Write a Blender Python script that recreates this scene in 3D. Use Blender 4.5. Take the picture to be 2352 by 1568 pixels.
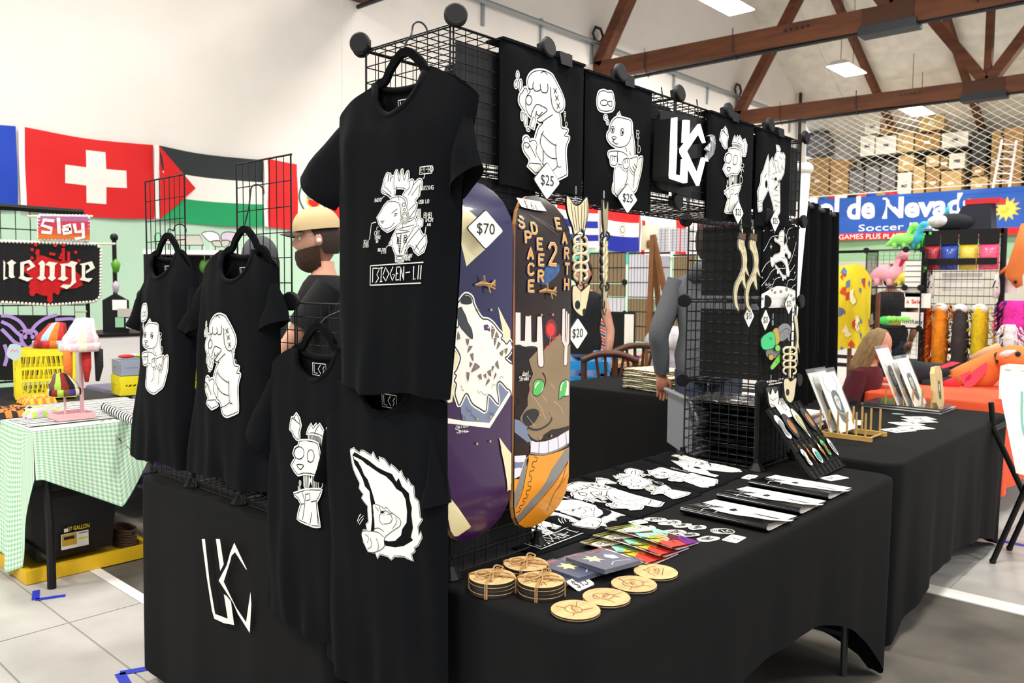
import bpy, math, random
from mathutils import Vector, Matrix
from mathutils.geometry import delaunay_2d_cdt
SC = bpy.context.scene
for _o in list(bpy.data.objects): bpy.data.objects.remove(_o)
COL = SC.collection
random.seed(7)
V = Vector
# ---------------------------------------------------------------- camera
FPX = 1873.158
CAM = V((-1.258707, -1.336319, 1.403435))
_y, _p, _r = 0.739890875, -0.0646022822, 0.00893880538
FW = V((math.cos(_p)*math.cos(_y), math.cos(_p)*math.sin(_y), math.sin(_p)))
_ri = FW.cross(V((0, 0, 1))).normalized(); _up = _ri.cross(FW)
RT = math.cos(_r)*_ri + math.sin(_r)*_up
UP = -math.sin(_r)*_ri + math.cos(_r)*_up
cd = bpy.data.cameras.new('camera'); cam = bpy.data.objects.new('camera', cd); COL.objects.link(cam)
cam.matrix_world = Matrix(((RT.x, UP.x, -FW.x, CAM.x), (RT.y, UP.y, -FW.y, CAM.y), (RT.z, UP.z, -FW.z, CAM.z), (0, 0, 0, 1)))
cd.sensor_width = 36; cd.lens = FPX/2352*36; cd.clip_end = 200; cd.clip_start = .05
cd.dof.use_dof = True; cd.dof.focus_distance = 2.3; cd.dof.aperture_fstop = 7.0
SC.camera = cam
# ---------------------------------------------------------------- world, exposure, hall lamps
w = bpy.data.worlds.new('daylight'); SC.world = w; w.use_nodes = True
w.node_tree.nodes['Background'].inputs[0].default_value = (.93, .96, 1, 1)
w.node_tree.nodes['Background'].inputs[1].default_value = 0.55
SC.view_settings.view_transform = 'Standard'; SC.view_settings.look = 'None'
SC.view_settings.exposure = 0.8; SC.view_settings.gamma = 1; SC.view_settings.use_curve_mapping = False
LAMP_W = 170
LAMPS = [(1.0, -1.5), (1.0, 4.0), (7.5, -1.5), (7.5, 4.0), (14.2, 1.0), (14.2, 6.4), (20.4, 1.5), (20.6, 6.2), (-4.5, -1.5), (-4.5, 4.0), (1.0, -7.0), (7.5, -7.0)]
LAMP_Z = 6.9
for x, y in LAMPS:
    l = bpy.data.lights.new('hall_lamp_light', 'AREA'); l.shape = 'RECTANGLE'; l.size = .55; l.size_y = 1.2
    l.energy = LAMP_W; l.color = (1, .97, .92)
    o = bpy.data.objects.new('hall_lamp_light', l); COL.objects.link(o); o.location = (x, y, LAMP_Z-.13)

# ---------------------------------------------------------------- pixel measuring helpers (photo pixels -> points on real planes)
def ray(x, y): return FW + (x-1176)/FPX*RT - (y-784)/FPX*UP
def pX(x, y, c): d = ray(x, y); return CAM + d*((c-CAM.x)/d.x)
def pY(x, y, c): d = ray(x, y); return CAM + d*((c-CAM.y)/d.y)
def pZ(x, y, c): d = ray(x, y); return CAM + d*((c-CAM.z)/d.z)
def pD(x, y, dep): return CAM + ray(x, y)*dep
def N(s): 
    a = [float(t) for t in s.split()]; return list(zip(a[0::2], a[1::2]))
# ---------------------------------------------------------------- materials
MATS = {}
def lin(h):
    h = h.lstrip('#'); c = [int(h[i:i+2], 16)/255 for i in (0, 2, 4)]
    return tuple((x/12.92 if x <= .04045 else ((x+.055)/1.055)**2.4) for x in c)+(1,)
def mat(name, hx, rough=.6, metal=0, var=0, vscale=8, bump=0, bscale=60, coat=0, sheen=0, emit=0, trans=0, alpha=1, spec=.5, stretch=None, hx2=None):
    if name in MATS: return MATS[name]
    m = bpy.data.materials.new(name); m.use_nodes = True; nt = m.node_tree; b = nt.nodes['Principled BSDF']
    b.inputs['Base Color'].default_value = lin(hx); b.inputs['Roughness'].default_value = rough; b.inputs['Metallic'].default_value = metal
    b.inputs['Coat Weight'].default_value = coat; b.inputs['Coat Roughness'].default_value = .08
    b.inputs['Sheen Weight'].default_value = sheen; b.inputs['Sheen Roughness'].default_value = .5
    b.inputs['Specular IOR Level'].default_value = spec
    if trans: b.inputs['Transmission Weight'].default_value = trans; b.inputs['IOR'].default_value = 1.3
    b.inputs['Alpha'].default_value = alpha
    if emit: b.inputs['Emission Color'].default_value = lin(hx); b.inputs['Emission Strength'].default_value = emit
    if var or bump:
        tc = nt.nodes.new('ShaderNodeTexCoord'); mp = nt.nodes.new('ShaderNodeMapping'); nt.links.new(tc.outputs['Object'], mp.inputs[0])
        if stretch: mp.inputs['Scale'].default_value = stretch
    if var:
        n = nt.nodes.new('ShaderNodeTexNoise'); n.inputs['Scale'].default_value = vscale; n.inputs['Detail'].default_value = 6
        nt.links.new(mp.outputs[0], n.inputs['Vector'])
        mx = nt.nodes.new('ShaderNodeMix'); mx.data_type = 'RGBA'
        a = lin(hx); c2 = lin(hx2) if hx2 else tuple(max(0, q*(1-var)) for q in a[:3])+(1,)
        mx.inputs[6].default_value = a; mx.inputs[7].default_value = c2
        r = nt.nodes.new('ShaderNodeMapRange'); r.inputs[1].default_value = .35; r.inputs[2].default_value = .65
        nt.links.new(n.outputs['Fac'], r.inputs[0]); nt.links.new(r.outputs[0], mx.inputs[0]); nt.links.new(mx.outputs[2], b.inputs['Base Color'])
    if bump:
        n2 = nt.nodes.new('ShaderNodeTexNoise'); n2.inputs['Scale'].default_value = bscale; n2.inputs['Detail'].default_value = 4
        nt.links.new(mp.outputs[0], n2.inputs['Vector'])
        bp = nt.nodes.new('ShaderNodeBump'); bp.inputs['Strength'].default_value = bump; bp.inputs['Distance'].default_value = .01
        nt.links.new(n2.outputs['Fac'], bp.inputs['Height']); nt.links.new(bp.outputs[0], b.inputs['Normal'])
    MATS[name] = m; return m
# ---------------------------------------------------------------- mesh builder
def perp(d):
    d = d.normalized(); a = V((0, 0, 1)) if abs(d.z) < .9 else V((1, 0, 0))
    u = d.cross(a).normalized(); return u, u.cross(d).normalized()
class MB:
    def __init__(s): s.v = []; s.f = []; s.m = []
    def add(s, vs, fs, m=0):
        b = len(s.v); s.v += [tuple(v) for v in vs]; s.f += [tuple(i+b for i in f) for f in fs]; s.m += [m]*len(fs); return s
    def box(s, x0, x1, y0, y1, z0, z1, m=0, M=None):
        vs = [V((x, y, z)) for x in (x0, x1) for y in (y0, y1) for z in (z0, z1)]
        if M is not None: vs = [M @ v for v in vs]
        return s.add(vs, [(0, 1, 3, 2), (4, 6, 7, 5), (0, 4, 5, 1), (2, 3, 7, 6), (0, 2, 6, 4), (1, 5, 7, 3)], m)
    def obox(s, c, ux, uy, uz, m=0):      # oriented box: centre and half-vectors
        c = V(c); ux, uy, uz = V(ux), V(uy), V(uz)
        vs = [c+i*ux+j*uy+k*uz for i in (-1, 1) for j in (-1, 1) for k in (-1, 1)]
        return s.add(vs, [(0, 1, 3, 2), (4, 6, 7, 5), (0, 4, 5, 1), (2, 3, 7, 6), (0, 2, 6, 4), (1, 5, 7, 3)], m)
    def bar(s, a, b, w, h=None, m=0, up=None):
        a, b = V(a), V(b); h = h or w; d = b-a
        if up is None: u, q = perp(d)
        else: u = d.cross(V(up)).normalized(); q = u.cross(d).normalized()
        return s.obox((a+b)/2, d/2, u*w/2, q*h/2, m)
    def tube(s, pts, r, n=6, m=0, caps=True, close=False):
        pts = [V(p) for p in pts]; k = len(pts); rs = r if isinstance(r, (list, tuple)) else [r]*k
        vs = []; u = None
        for i, p in enumerate(pts):
            if close: d = pts[(i+1) % k]-pts[i-1]
            else: d = pts[min(i+1, k-1)]-pts[max(i-1, 0)]
            if d.length < 1e-9: d = V((0, 0, 1))
            d.normalize()
            if u is None: u, _ = perp(d)
            u = (u-d*u.dot(d)); u = u.normalized() if u.length > 1e-6 else perp(d)[0]
            q = d.cross(u)
            for j in range(n):
                a = 2*math.pi*j/n; vs.append(p+rs[i]*(math.cos(a)*u+math.sin(a)*q))
        fs = []
        for i in range(k if close else k-1):
            for j in range(n):
                i2 = (i+1) % k; fs.append((i*n+j, i*n+(j+1) % n, i2*n+(j+1) % n, i2*n+j))
        if caps and not close: fs += [tuple(range(n))[::-1], tuple(range((k-1)*n, k*n))]
        return s.add(vs, fs, m)
    def lathe(s, prof, c=(0, 0, 0), n=16, ax=None, m=0, sx=1, sy=1):   # prof: (radius, height)
        c = V(c); ax = V(ax).normalized() if ax is not None else V((0, 0, 1)); u, q = perp(ax)
        vs = [c+ax*h+r*(math.cos(2*math.pi*j/n)*u*sx+math.sin(2*math.pi*j/n)*q*sy) for r, h in prof for j in range(n)]
        k = len(prof); fs = [(i*n+j, i*n+(j+1) % n, (i+1)*n+(j+1) % n, (i+1)*n+j) for i in range(k-1) for j in range(n)]
        fs += [tuple(range(n))[::-1], tuple(range((k-1)*n, k*n))]
        return s.add(vs, fs, m)
    def ball(s, c, r, n=10, k=7, m=0, M=None):
        c = V(c); r = r if isinstance(r, (tuple, list)) else (r, r, r); vs = []
        for i in range(k+1):
            t = math.pi*i/k
            for j in range(n):
                a = 2*math.pi*j/n; p = V((r[0]*math.sin(t)*math.cos(a), r[1]*math.sin(t)*math.sin(a), r[2]*math.cos(t)))
                vs.append(c+(M @ p if M is not None else p))
        fs = [(i*n+j, (i+1)*n+j, (i+1)*n+(j+1) % n, i*n+(j+1) % n) for i in range(k) for j in range(n)]
        return s.add(vs, fs, m)
    def grid(s, fn, nu, nv, m=0, flip=False):
        vs = [fn(i/nu, j/nv) for i in range(nu+1) for j in range(nv+1)]
        fs = [(i*(nv+1)+j, (i+1)*(nv+1)+j, (i+1)*(nv+1)+j+1, i*(nv+1)+j+1) for i in range(nu) for j in range(nv)]
        if flip: fs = [f[::-1] for f in fs]
        return s.add(vs, fs, m)
    def prism(s, poly, fn, d, m=0, m2=None):   # poly in 2D, fn(u,v,h)->3D, thickness d, capped
        k = len(poly); vs = [fn(u, v, 0) for u, v in poly]+[fn(u, v, d) for u, v in poly]
        s.add(vs, [(i, (i+1) % k, k+(i+1) % k, k+i) for i in range(k)], m if m2 is None else m2)
        pv, pf = tri(poly, 0)
        s.add([fn(u, v, 0) for u, v in pv], [f[::-1] for f in pf], m); s.add([fn(u, v, d) for u, v in pv], pf, m); return s
    def build(s, name, mats, parent=None, smooth=False):
        me = bpy.data.meshes.new(name); me.from_pydata(s.v, [], s.f)
        if not isinstance(mats, (list, tuple)): mats = [mats]
        for q in mats: me.materials.append(q)
        me.polygons.foreach_set('material_index', s.m)
        if smooth: me.polygons.foreach_set('use_smooth', [True]*len(s.f))
        me.update(); o = bpy.data.objects.new(name, me); COL.objects.link(o)
        if parent is not None: adopt(o, parent)
        return o
def adopt(o, parent):
    o.parent = parent
    r = parent
    if parent.type == 'EMPTY': o.matrix_parent_inverse = Matrix.Translation(-V(parent.location))
    return o
def thing(name, label, cat, loc=(0, 0, 0), group=None):
    o = bpy.data.objects.new(name, None); COL.objects.link(o); o.location = loc; o.empty_display_size = .05
    return tag(o, label, cat, group)
def tag(o, label, cat, group=None):
    o['label'] = label; o['category'] = cat
    if group: o['group'] = group
    return o
def struct(o): o['kind'] = 'structure'; return o
def kids(o): return [c for c in COL.objects if c.parent == o]
def copy_tree(o, loc=None, rotz=None, label=None, group=None):
    r = o.copy(); COL.objects.link(r)
    if loc is not None: r.location = loc
    if rotz is not None: r.rotation_euler = (0, 0, rotz)
    if label: r['label'] = label
    if group: r['group'] = group
    for c in kids(o):
        d = c.copy(); COL.objects.link(d); d.parent = r
        for g in kids(c):
            e = g.copy(); COL.objects.link(e); e.parent = d
    return r
# ---------------------------------------------------------------- flat art helpers
def smooth(pts, closed=False, n=4):
    k = len(pts); out = []
    rng = range(k) if closed else range(k-1)
    for i in rng:
        p0 = pts[(i-1) % k] if closed or i > 0 else pts[i]; p1 = pts[i]; p2 = pts[(i+1) % k]
        p3 = pts[(i+2) % k] if closed or i+2 < k else p2
        for j in range(n):
            t = j/n; t2 = t*t; t3 = t2*t
            out.append(tuple(.5*((2*p1[a])+(-p0[a]+p2[a])*t+(2*p0[a]-5*p1[a]+4*p2[a]-p3[a])*t2+(-p0[a]+3*p1[a]-3*p2[a]+p3[a])*t3) for a in range(len(p1))))
    if not closed: out.append(tuple(pts[-1]))
    return out
def inside(p, poly):
    x, y = p; c = False; j = len(poly)-1
    for i in range(len(poly)):
        xi, yi = poly[i]; xj, yj = poly[j]
        if (yi > y) != (yj > y) and x < (xj-xi)*(y-yi)/(yj-yi+1e-15)+xi: c = not c
        j = i
    return c
def tri(poly, step=0):
    k = len(poly); vs = [V((a, b)) for a, b in poly]; es = [(i, (i+1) % k) for i in range(k)]
    if step:
        xs = [p[0] for p in poly]; ys = [p[1] for p in poly]
        nx = int((max(xs)-min(xs))/step); ny = int((max(ys)-min(ys))/step)
        for i in range(1, nx+1):
            for j in range(1, ny+1):
                q = (min(xs)+i*step-.3*step, min(ys)+j*step-.4*step)
                if inside(q, poly): vs.append(V(q))
    r = delaunay_2d_cdt(vs, es, [], 1, 1e-7)
    out = [(v.x, v.y) for v in r[0]]; fs = []
    for f in r[2]:
        f = list(f)
        if len(f) < 3: continue
        cx = sum(out[i][0] for i in f)/len(f); cy = sum(out[i][1] for i in f)/len(f)
        if not inside((cx, cy), poly): continue
        a = sum(out[f[i]][0]*out[f[(i+1) % len(f)]][1]-out[f[(i+1) % len(f)]][0]*out[f[i]][1] for i in range(len(f)))
        fs.append(tuple(f) if a > 0 else tuple(f[::-1]))
    return out, fs
def clipc(poly, clip):      # Sutherland-Hodgman against a convex counter-clockwise polygon
    out = list(poly)
    for i in range(len(clip)):
        a = clip[i]; b = clip[(i+1) % len(clip)]; inp = out; out = []
        side = lambda p: (b[0]-a[0])*(p[1]-a[1])-(b[1]-a[1])*(p[0]-a[0])
        for j in range(len(inp)):
            p = inp[j]; q = inp[(j+1) % len(inp)]; sp, sq = side(p), side(q)
            if sp >= 0: out.append(p)
            if (sp >= 0) != (sq >= 0):
                t = sp/(sp-sq); out.append((p[0]+t*(q[0]-p[0]), p[1]+t*(q[1]-p[1])))
        if len(out) < 3: return []
    res = []
    for p in out:
        if not res or (abs(p[0]-res[-1][0])+abs(p[1]-res[-1][1])) > 1e-6: res.append(p)
    return res
class Art:
    """Flat artwork in its own plane: layers of filled shapes and strokes, laid on a surface by fn(u,v,h)."""
    def __init__(s): s.it = []
    def fill(s, pts, m, sm=False): s.it.append(('f', smooth(pts, True) if sm else list(pts), m, 0)); return s
    def line(s, pts, w, m, sm=True, closed=False): s.it.append(('l', smooth(pts, closed) if sm and len(pts) > 2 else list(pts), m, w, closed)); return s
    def out(s, pts, m, mw, w, halo, sm=True):        # filled shape with dark contour and pale halo
        p = smooth(pts, True) if sm else list(pts)
        s.it.append(('l', p, m, halo, True)); s.it.append(('f', p, m, 0)); s.it.append(('l', p, mw, w, True)); return s
    def mesh(s, vs, fs, m): s.it.append(('m', list(vs), m, fs)); return s
    def xf(s, f):
        a = Art()
        for i in s.it: a.it.append((i[0], [f(*p) for p in i[1]])+tuple(i[2:]))
        return a
    def scalew(s, k):
        for j, i in enumerate(s.it):
            if i[0] == 'l': s.it[j] = (i[0], i[1], i[2], i[3]*k, i[4])
        return s
    def bbox(s):
        xs = [p[0] for i in s.it for p in i[1]]; ys = [p[1] for i in s.it for p in i[1]]
        return min(xs), min(ys), max(xs), max(ys)
    def lay(s, name, fn, mats, parent, step=0, lift=.0006, dl=.00022, clip=None, cap=.0024):
        mb = MB(); h = lift; dl = min(dl, cap/max(1, len(s.it)))
        for i in s.it:
            k, pts, m = i[0], i[1], i[2]
            if k == 'f':
                if clip: pts = clipc(pts, clip)
                if len(pts) < 3: continue
                vs, fs = tri(pts, step)
                mb.add([fn(u, v, h) for u, v in vs], fs, m)
            elif k == 'm':
                mb.add([fn(u, v, h) for u, v in pts], i[3], m)
            else:
                w, closed = i[3]/2, i[4]
                if step:
                    den = []
                    for a in range(len(pts) if closed else len(pts)-1):
                        p, q = pts[a], pts[(a+1) % len(pts)]; g = max(1, int(math.hypot(q[0]-p[0], q[1]-p[1])/step))
                        den += [(p[0]+(q[0]-p[0])*b/g, p[1]+(q[1]-p[1])*b/g) for b in range(g)]
                    if not closed: den.append(pts[-1])
                    pts = den
                n = len(pts); vs = []; fs = []
                for a in range(n):
                    p0 = pts[a-1] if closed or a > 0 else pts[a]; p1 = pts[(a+1) % n] if closed or a < n-1 else pts[a]
                    dx, dy = p1[0]-p0[0], p1[1]-p0[1]; L = math.hypot(dx, dy) or 1
                    nx, ny = -dy/L*w, dx/L*w; x, y = pts[a]
                    ex = 0
                    if not closed and a in (0, n-1): ex = (-.6 if a == 0 else .6)*w
                    x += dx/L*ex; y += dy/L*ex
                    vs += [(x+nx, y+ny), (x-nx, y-ny)]
                for a in range(n if closed else n-1):
                    b = (a+1) % n; q = [vs[2*a], vs[2*a+1], vs[2*b+1], vs[2*b]]
                    if clip:
                        if not all(inside(z, clip) for z in q): continue
                    fs.append((2*a, 2*a+1, 2*b+1, 2*b))
                mb.add([fn(u, v, h) for u, v in vs], fs, m)
            h += dl
        return mb.build(name, mats, parent)
# stroke lettering on a 4 x 6 grid
GL = {'A': '0 0 2 6 4 0|.7 2 3.3 2', 'B': '0 0 0 6 2.6 6 3.4 5.2 3.4 4 2.4 3.1 0 3.1|2.4 3.1 3.8 2.2 3.8 .9 2.8 0 0 0', 'C': '4 5 3 6 1.2 6 0 4.8 0 1.2 1.2 0 3 0 4 1',
 'D': '0 0 0 6 2.4 6 4 4.4 4 1.6 2.4 0 0 0', 'E': '4 6 0 6 0 0 4 0|0 3.1 3.2 3.1', 'F': '4 6 0 6 0 0|0 3.1 3 3.1', 'G': '4 5 3 6 1.2 6 0 4.8 0 1.2 1.2 0 3 0 4 1 4 2.8 2.4 2.8', 'H': '0 0 0 6|4 0 4 6|0 3 4 3',
 'I': '2 0 2 6', 'J': '3 6 3 1 2 0 .6 .6', 'K': '0 0 0 6|4 6 0 2.6|1.4 3.6 4 0', 'L': '0 6 0 0 4 0', 'M': '0 0 .3 6 2 2 3.7 6 4 0', 'N': '0 0 0 6 4 0 4 6', 'O': '1.2 0 0 1.2 0 4.8 1.2 6 2.8 6 4 4.8 4 1.2 2.8 0 1.2 0',
 'P': '0 0 0 6 2.8 6 4 5.2 4 3.6 2.8 2.8 0 2.8', 'R': '0 0 0 6 2.8 6 4 5.2 4 3.8 2.8 3 0 3|2 3 4 0', 'S': '3.9 5 2.9 6 1.1 6 .1 5.2 .1 3.9 1 3.2 3 2.8 3.9 2 3.9 .9 2.9 0 1.1 0 .1 1', 'T': '0 6 4 6|2 6 2 0', 'U': '0 6 0 1.2 1.2 0 2.8 0 4 1.2 4 6',
 'V': '0 6 2 0 4 6', 'W': '0 6 .8 0 2 4 3.2 0 4 6', 'X': '0 0 4 6|0 6 4 0', 'Y': '0 6 2 3 4 6|2 3 2 0', 'Z': '0 6 4 6 0 0 4 0', '0': '1.2 0 0 1.2 0 4.8 1.2 6 2.8 6 4 4.8 4 1.2 2.8 0 1.2 0', '1': '.8 5 2 6 2 0', '2': '.1 4.8 1.1 6 2.9 6 3.9 5 3.8 3.8 .1 0 4 0',
 '3': '.2 5.3 1.2 6 3 6 3.8 4.8 3 3.4 1.6 3.2|3 3.4 3.9 1.8 3 0 1.2 0 .1 .8', '5': '3.8 6 .6 6 .3 3.4 2.4 3.7 3.9 2.6 3.7 .8 2.4 0 .8 .1 .1 .8', '6': '3 6 .8 3.6 .1 1.6 1.2 0 3 0 3.9 1.4 3 3 1.2 2.8 .3 1.9', '7': '0 6 4 6 1.4 0',
 '$': '3.9 4.8 2.9 5.6 1.1 5.6 .1 4.6 1 3.3 3 2.7 3.9 1.6 2.9 .5 1.1 .5 .1 1.2|2 6.7 2 -.7', '-': '.6 3 3.4 3', '.': '1.8 0 2.1 .2', '&': '4 0 .8 4.6 1.4 6 2.6 5.6 2.4 4.4 .3 2 .6 .3 2 0 4 2.4', ' ': '',
 'a': '3.4 3.4 1.4 3.6 .4 2 1 .2 2.6 .4 3.3 2|3.4 3.6 3.4 0', 'd': '3.4 6 3.4 0|3.3 1.2 2 0 .5 .8 .5 2.8 2 3.6 3.3 2.6', 'e': '.4 1.8 3.4 1.8 2.8 3.5 1.2 3.5 .3 2 .8 .3 2.2 0 3.4 .6', 'f': '3.2 5.6 2.2 6 1.5 5 1.5 0|.4 3.4 3 3.4', 'h': '.5 6 .5 0|.5 2.6 2 3.6 3.3 2.8 3.4 0', 'i': '2 3.4 2 0|2 4.6 2 5', 'k': '.5 6 .5 0|3 3.4 .6 1.6|1.4 2.2 3.2 0',
 'l': '2 6 2 0', 'o': '1.2 0 .4 1 .4 2.6 1.4 3.5 2.6 3.5 3.5 2.6 3.5 1 2.6 0 1.2 0', 'r': '.6 3.5 .6 0|.6 2.4 1.8 3.5 3.2 3.2', 's': '3.2 3.2 1.2 3.5 .5 2.6 3 1.3 2.6 .1 .4 .3', 't': '1.6 5.4 1.7 .8 2.6 0 3.2 .3|.4 3.6 3 3.6', 'u': '.5 3.5 .6 .8 1.6 0 3 .8 3.3 3.5|3.3 3.5 3.5 0', 'w': '.2 3.5 1 0 2 2.6 3 0 3.8 3.5', 'z': '.5 3.5 3.4 3.5 .4 0 3.5 0', 'n': '.5 3.5 .5 0|.5 2.6 2 3.6 3.3 2.8 3.4 0', 'b': '.5 6 .5 0|.5 2.6 2 3.5 3.4 2.6 3.4 1 2 0 .5 .8', 'g': '3.4 3.4 1.4 3.6 .4 2 1 .4 2.6 .5 3.3 2|3.4 3.6 3.3 -1.2 2 -2 .5 -1.4', 'v': '.4 3.5 2 0 3.5 3.5', 'c': '3.3 3 2 3.6 .5 2.6 .5 1 2 0 3.3 .6', 'm': '.2 3.5 .2 0|.2 2.8 1.2 3.5 2 2.8 2 0|2 2.8 3 3.5 3.8 2.8 3.8 0', 'y': '.4 3.5 2 .4|3.5 3.5 1 -1.8'}
def letters(art, txt, x, y, h, m, w, aspect=.62, gap=.3, vert=False, sm=False, slant=0):
    k = h/6; cw = 4*k*aspect/.62*.62*1.5 if False else h*aspect
    for ch in txt:
        for st in GL.get(ch, '').split('|'):
            if not st.strip(): continue
            p = [(x+a/4*cw+slant*b*k, y+b*k) for a, b in N(st)]
            art.line(p, w, m, sm=sm)
        x += cw*(1+gap) if ch not in 'I.il1' else cw*(.75+gap)
    return art
TXT = {}
def text(s, bold=0.0):
    """outline lettering as triangles, height about 1 (capitals), starting at x=0"""
    key = (s, bold)
    if key in TXT: return TXT[key]
    cu = bpy.data.curves.new('lettering', 'FONT'); cu.body = s; cu.size = 1; cu.offset = bold; cu.resolution_u = 3
    o = bpy.data.objects.new('lettering', cu); COL.objects.link(o)
    dg = bpy.context.evaluated_depsgraph_get(); me = o.evaluated_get(dg).to_mesh()
    vs = [(v.co.x, v.co.y) for v in me.vertices]; fs = [tuple(p.vertices) for p in me.polygons]
    o.evaluated_get(dg).to_mesh_clear(); bpy.data.objects.remove(o); bpy.data.curves.remove(cu)
    x0 = min(v[0] for v in vs); x1 = max(v[0] for v in vs); y0 = min(v[1] for v in vs); y1 = max(v[1] for v in vs)
    TXT[key] = ([((x-x0), (y-y0)) for x, y in vs], fs, x1-x0, y1-y0); return TXT[key]
def put_text(art, s, cx, cy, w, h, m, bold=0.0, shear=0):
    vs, fs, tw, th = text(s, bold)
    art.mesh([(cx-w/2+x/tw*w, cy-h/2+y/th*h+shear*(x/tw-.5)) for x, y in vs], fs, m); return art
for _t, _b in (('$25', 0), ('$70', 0), ('$20', 0), ('$10', 0), ('Sol', .035), ('de', .035), ('Nevada', .035), ('Soccer League', 0), ('GAMES', 0), ('PLUS', 0), ('PLAYOFFS', 0), ('27 GALLON', .02), ('Soccer', 0)): text(_t, _b)
# ================================================================ THE HALL
WL = 9.2; WF = 23.4
m_white = mat('wall_white_paint', '#efe9e2', .85, var=.05, vscale=1.2, bump=.05, bscale=40)
m_mint = mat('wall_mint_paint', '#bfe0c6', .8, var=.05, vscale=1.5)
m_green = mat('wall_sage_paint', '#8fb38f', .8, var=.05, vscale=1.5)
m_tile = mat('vinyl_floor_sheet', '#b4b0ab', .45, var=.12, vscale=5, bump=.02, bscale=90)
m_joint = mat('floor_joint', '#8b8781', .8)
m_conc = mat('stained_concrete', '#6d675f', .7, var=.45, vscale=2.2, bump=.1, bscale=30, hx2='#4a453f')
m_line = mat('white_floor_line', '#eeeae2', .6, var=.08, vscale=20)
m_wood = mat('old_timber', '#6b3a1c', .7, var=.45, vscale=3, bump=.15, bscale=18, stretch=(3, .4, 3))
m_insul = mat('white_insulation', '#e6e2d8', .55, var=.15, vscale=3, bump=.3, bscale=7)
m_steel = mat('galvanised_steel', '#9aa0a4', .45, .8)
m_dsteel = mat('dark_steel', '#2f3338', .5, .6)
m_black = mat('black_plastic', '#0b0b0c', .5, spec=.3)
m_wire = mat('black_coated_wire', '#080809', .5, spec=.3)
m_paper = mat('white_card', '#f4f1ea', .6)
m_ink = mat('black_ink', '#0f0f12', .6)
m_bluetape = mat('blue_tape', '#1a2fb8', .5)
# floor: concrete base with vinyl sheets laid on both sides of a bare strip, white lines at the strip's borders
mb = MB().box(-8, 28, -9, WL+.2, -.12, -.004)
floor = struct(mb.build('floor', m_conc))
def sheet(x0, x1, y0, y1, name='floor_sheet'):
    g = .004
    return MB().box(x0+g, x1-g, y0+g, y1-g, -.004, .0).build(name, m_tile, floor)
MB().box(-8, .25, -9, WL, -.004, -.003).build('sheet_bedding', m_joint, floor)
MB().box(2.95, WF, -9, WL, -.004, -.003).build('sheet_bedding', m_joint, floor)
ysn = [2.25+1.22*k for k in range(-7, 6)]+[WL]
xl = [-5.5, -4.2, -2.9, -1.6, -.36, -.05, .25]
for i in range(len(xl)-1):
    for j in range(len(ysn)-1): sheet(xl[i], xl[i+1], ysn[j], ysn[j+1])
ysr = [-.32+1.22*k for k in range(-5, 8)]+[WL]
xr = [2.95, 4.15, 5.35, 6.55, 8.2, 10, 12.5, 16, 20, WF]
for i in range(len(xr)-1):
    for j in range(len(ysr)-1): sheet(xr[i], xr[i+1], ysr[j], ysr[j+1])
MB().box(.25, .30, -9, WL, -.004, .001).build('painted_line', m_line, floor)
MB().box(2.83, 2.95, -9, WL, -.004, .001).build('painted_line', m_line, floor)
def tape(a, b, w, z=.0012):
    a, b = V((a[0], a[1], z)), V((b[0], b[1], z)); d = (b-a); u = V((-d.y, d.x, 0)).normalized()*w/2; h = V((0, 0, .0012))
    k = MB(); vs = [a-u, b-u, b+u, a+u]; k.add(vs+[v+h for v in vs], [(0, 3, 2, 1), (4, 5, 6, 7), (0, 1, 5, 4), (1, 2, 6, 5), (2, 3, 7, 6), (3, 0, 4, 7)])
    k.build('tape_mark', m_bluetape, floor)
tape((-.06, 2.62), (.05, 2.58), .03); tape((-.06, 2.62), (-.02, 2.74), .03)
tape((-.09, 1.64), (.10, 1.56), .035); tape((-.09, 1.64), (-.11, 1.53), .035); tape((-.16, 1.56), (-.13, 1.54), .03)
tape((3.97, .1), (3.975, -.9), .04); tape((1.0, 4.6), (1.25, 4.55), .04)
# walls
RZ = lambda x: 8.8-.5416*(abs(x-9.4)+9.4-20.015)
mb = MB()
mb.add([(-6, WL, 0), (WF+.2, WL, 0), (WF+.2, WL, 2.24), (-6, WL, 2.24)], [(0, 1, 2, 3)], 1)
mb.add([(-6, WL, 2.24), (WF+.2, WL, 2.24), (WF+.2, WL, RZ(WF)), (9.4, WL, RZ(9.4)), (-6, WL, RZ(-6))], [(0, 1, 2, 3, 4)], 0)
mb.add([(-6, WL+.2, 0), (WF+.2, WL+.2, 0), (WF+.2, WL+.2, RZ(WF)), (9.4, WL+.2, RZ(9.4)), (-6, WL+.2, RZ(-6))], [(4, 3, 2, 1, 0)], 0)
wall_left = struct(mb.build('wall_left', [m_white, m_mint]))
MB().box(6.36, 6.40, WL-.012, WL, 2.24, 12).build('panel_joint_strip', m_white, wall_left)
mb = MB().box(WF, WF+.2, -9, WL, 0, 2.3, 1).box(WF, WF+.2, -9, WL, 2.3, 4.05, 0)
wall_far = struct(mb.build('wall_far', [m_green, mat('wall_grey_panel', '#b9b4a8', .8)]))
m_plank = mat('ledge_wood', '#b08a55', .6, var=.3, vscale=6, stretch=(6, .5, 6))
MB().box(WF-.1, 27.2, -9, WL, 4.05, 4.15).build('mezzanine_floor', m_plank, wall_far)
MB().box(27, 27.2, -9, WL, 4.15, 6).build('mezzanine_back', mat('mezzanine_back_paint', '#6a6258', .9), wall_far)
mb = MB()
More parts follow.
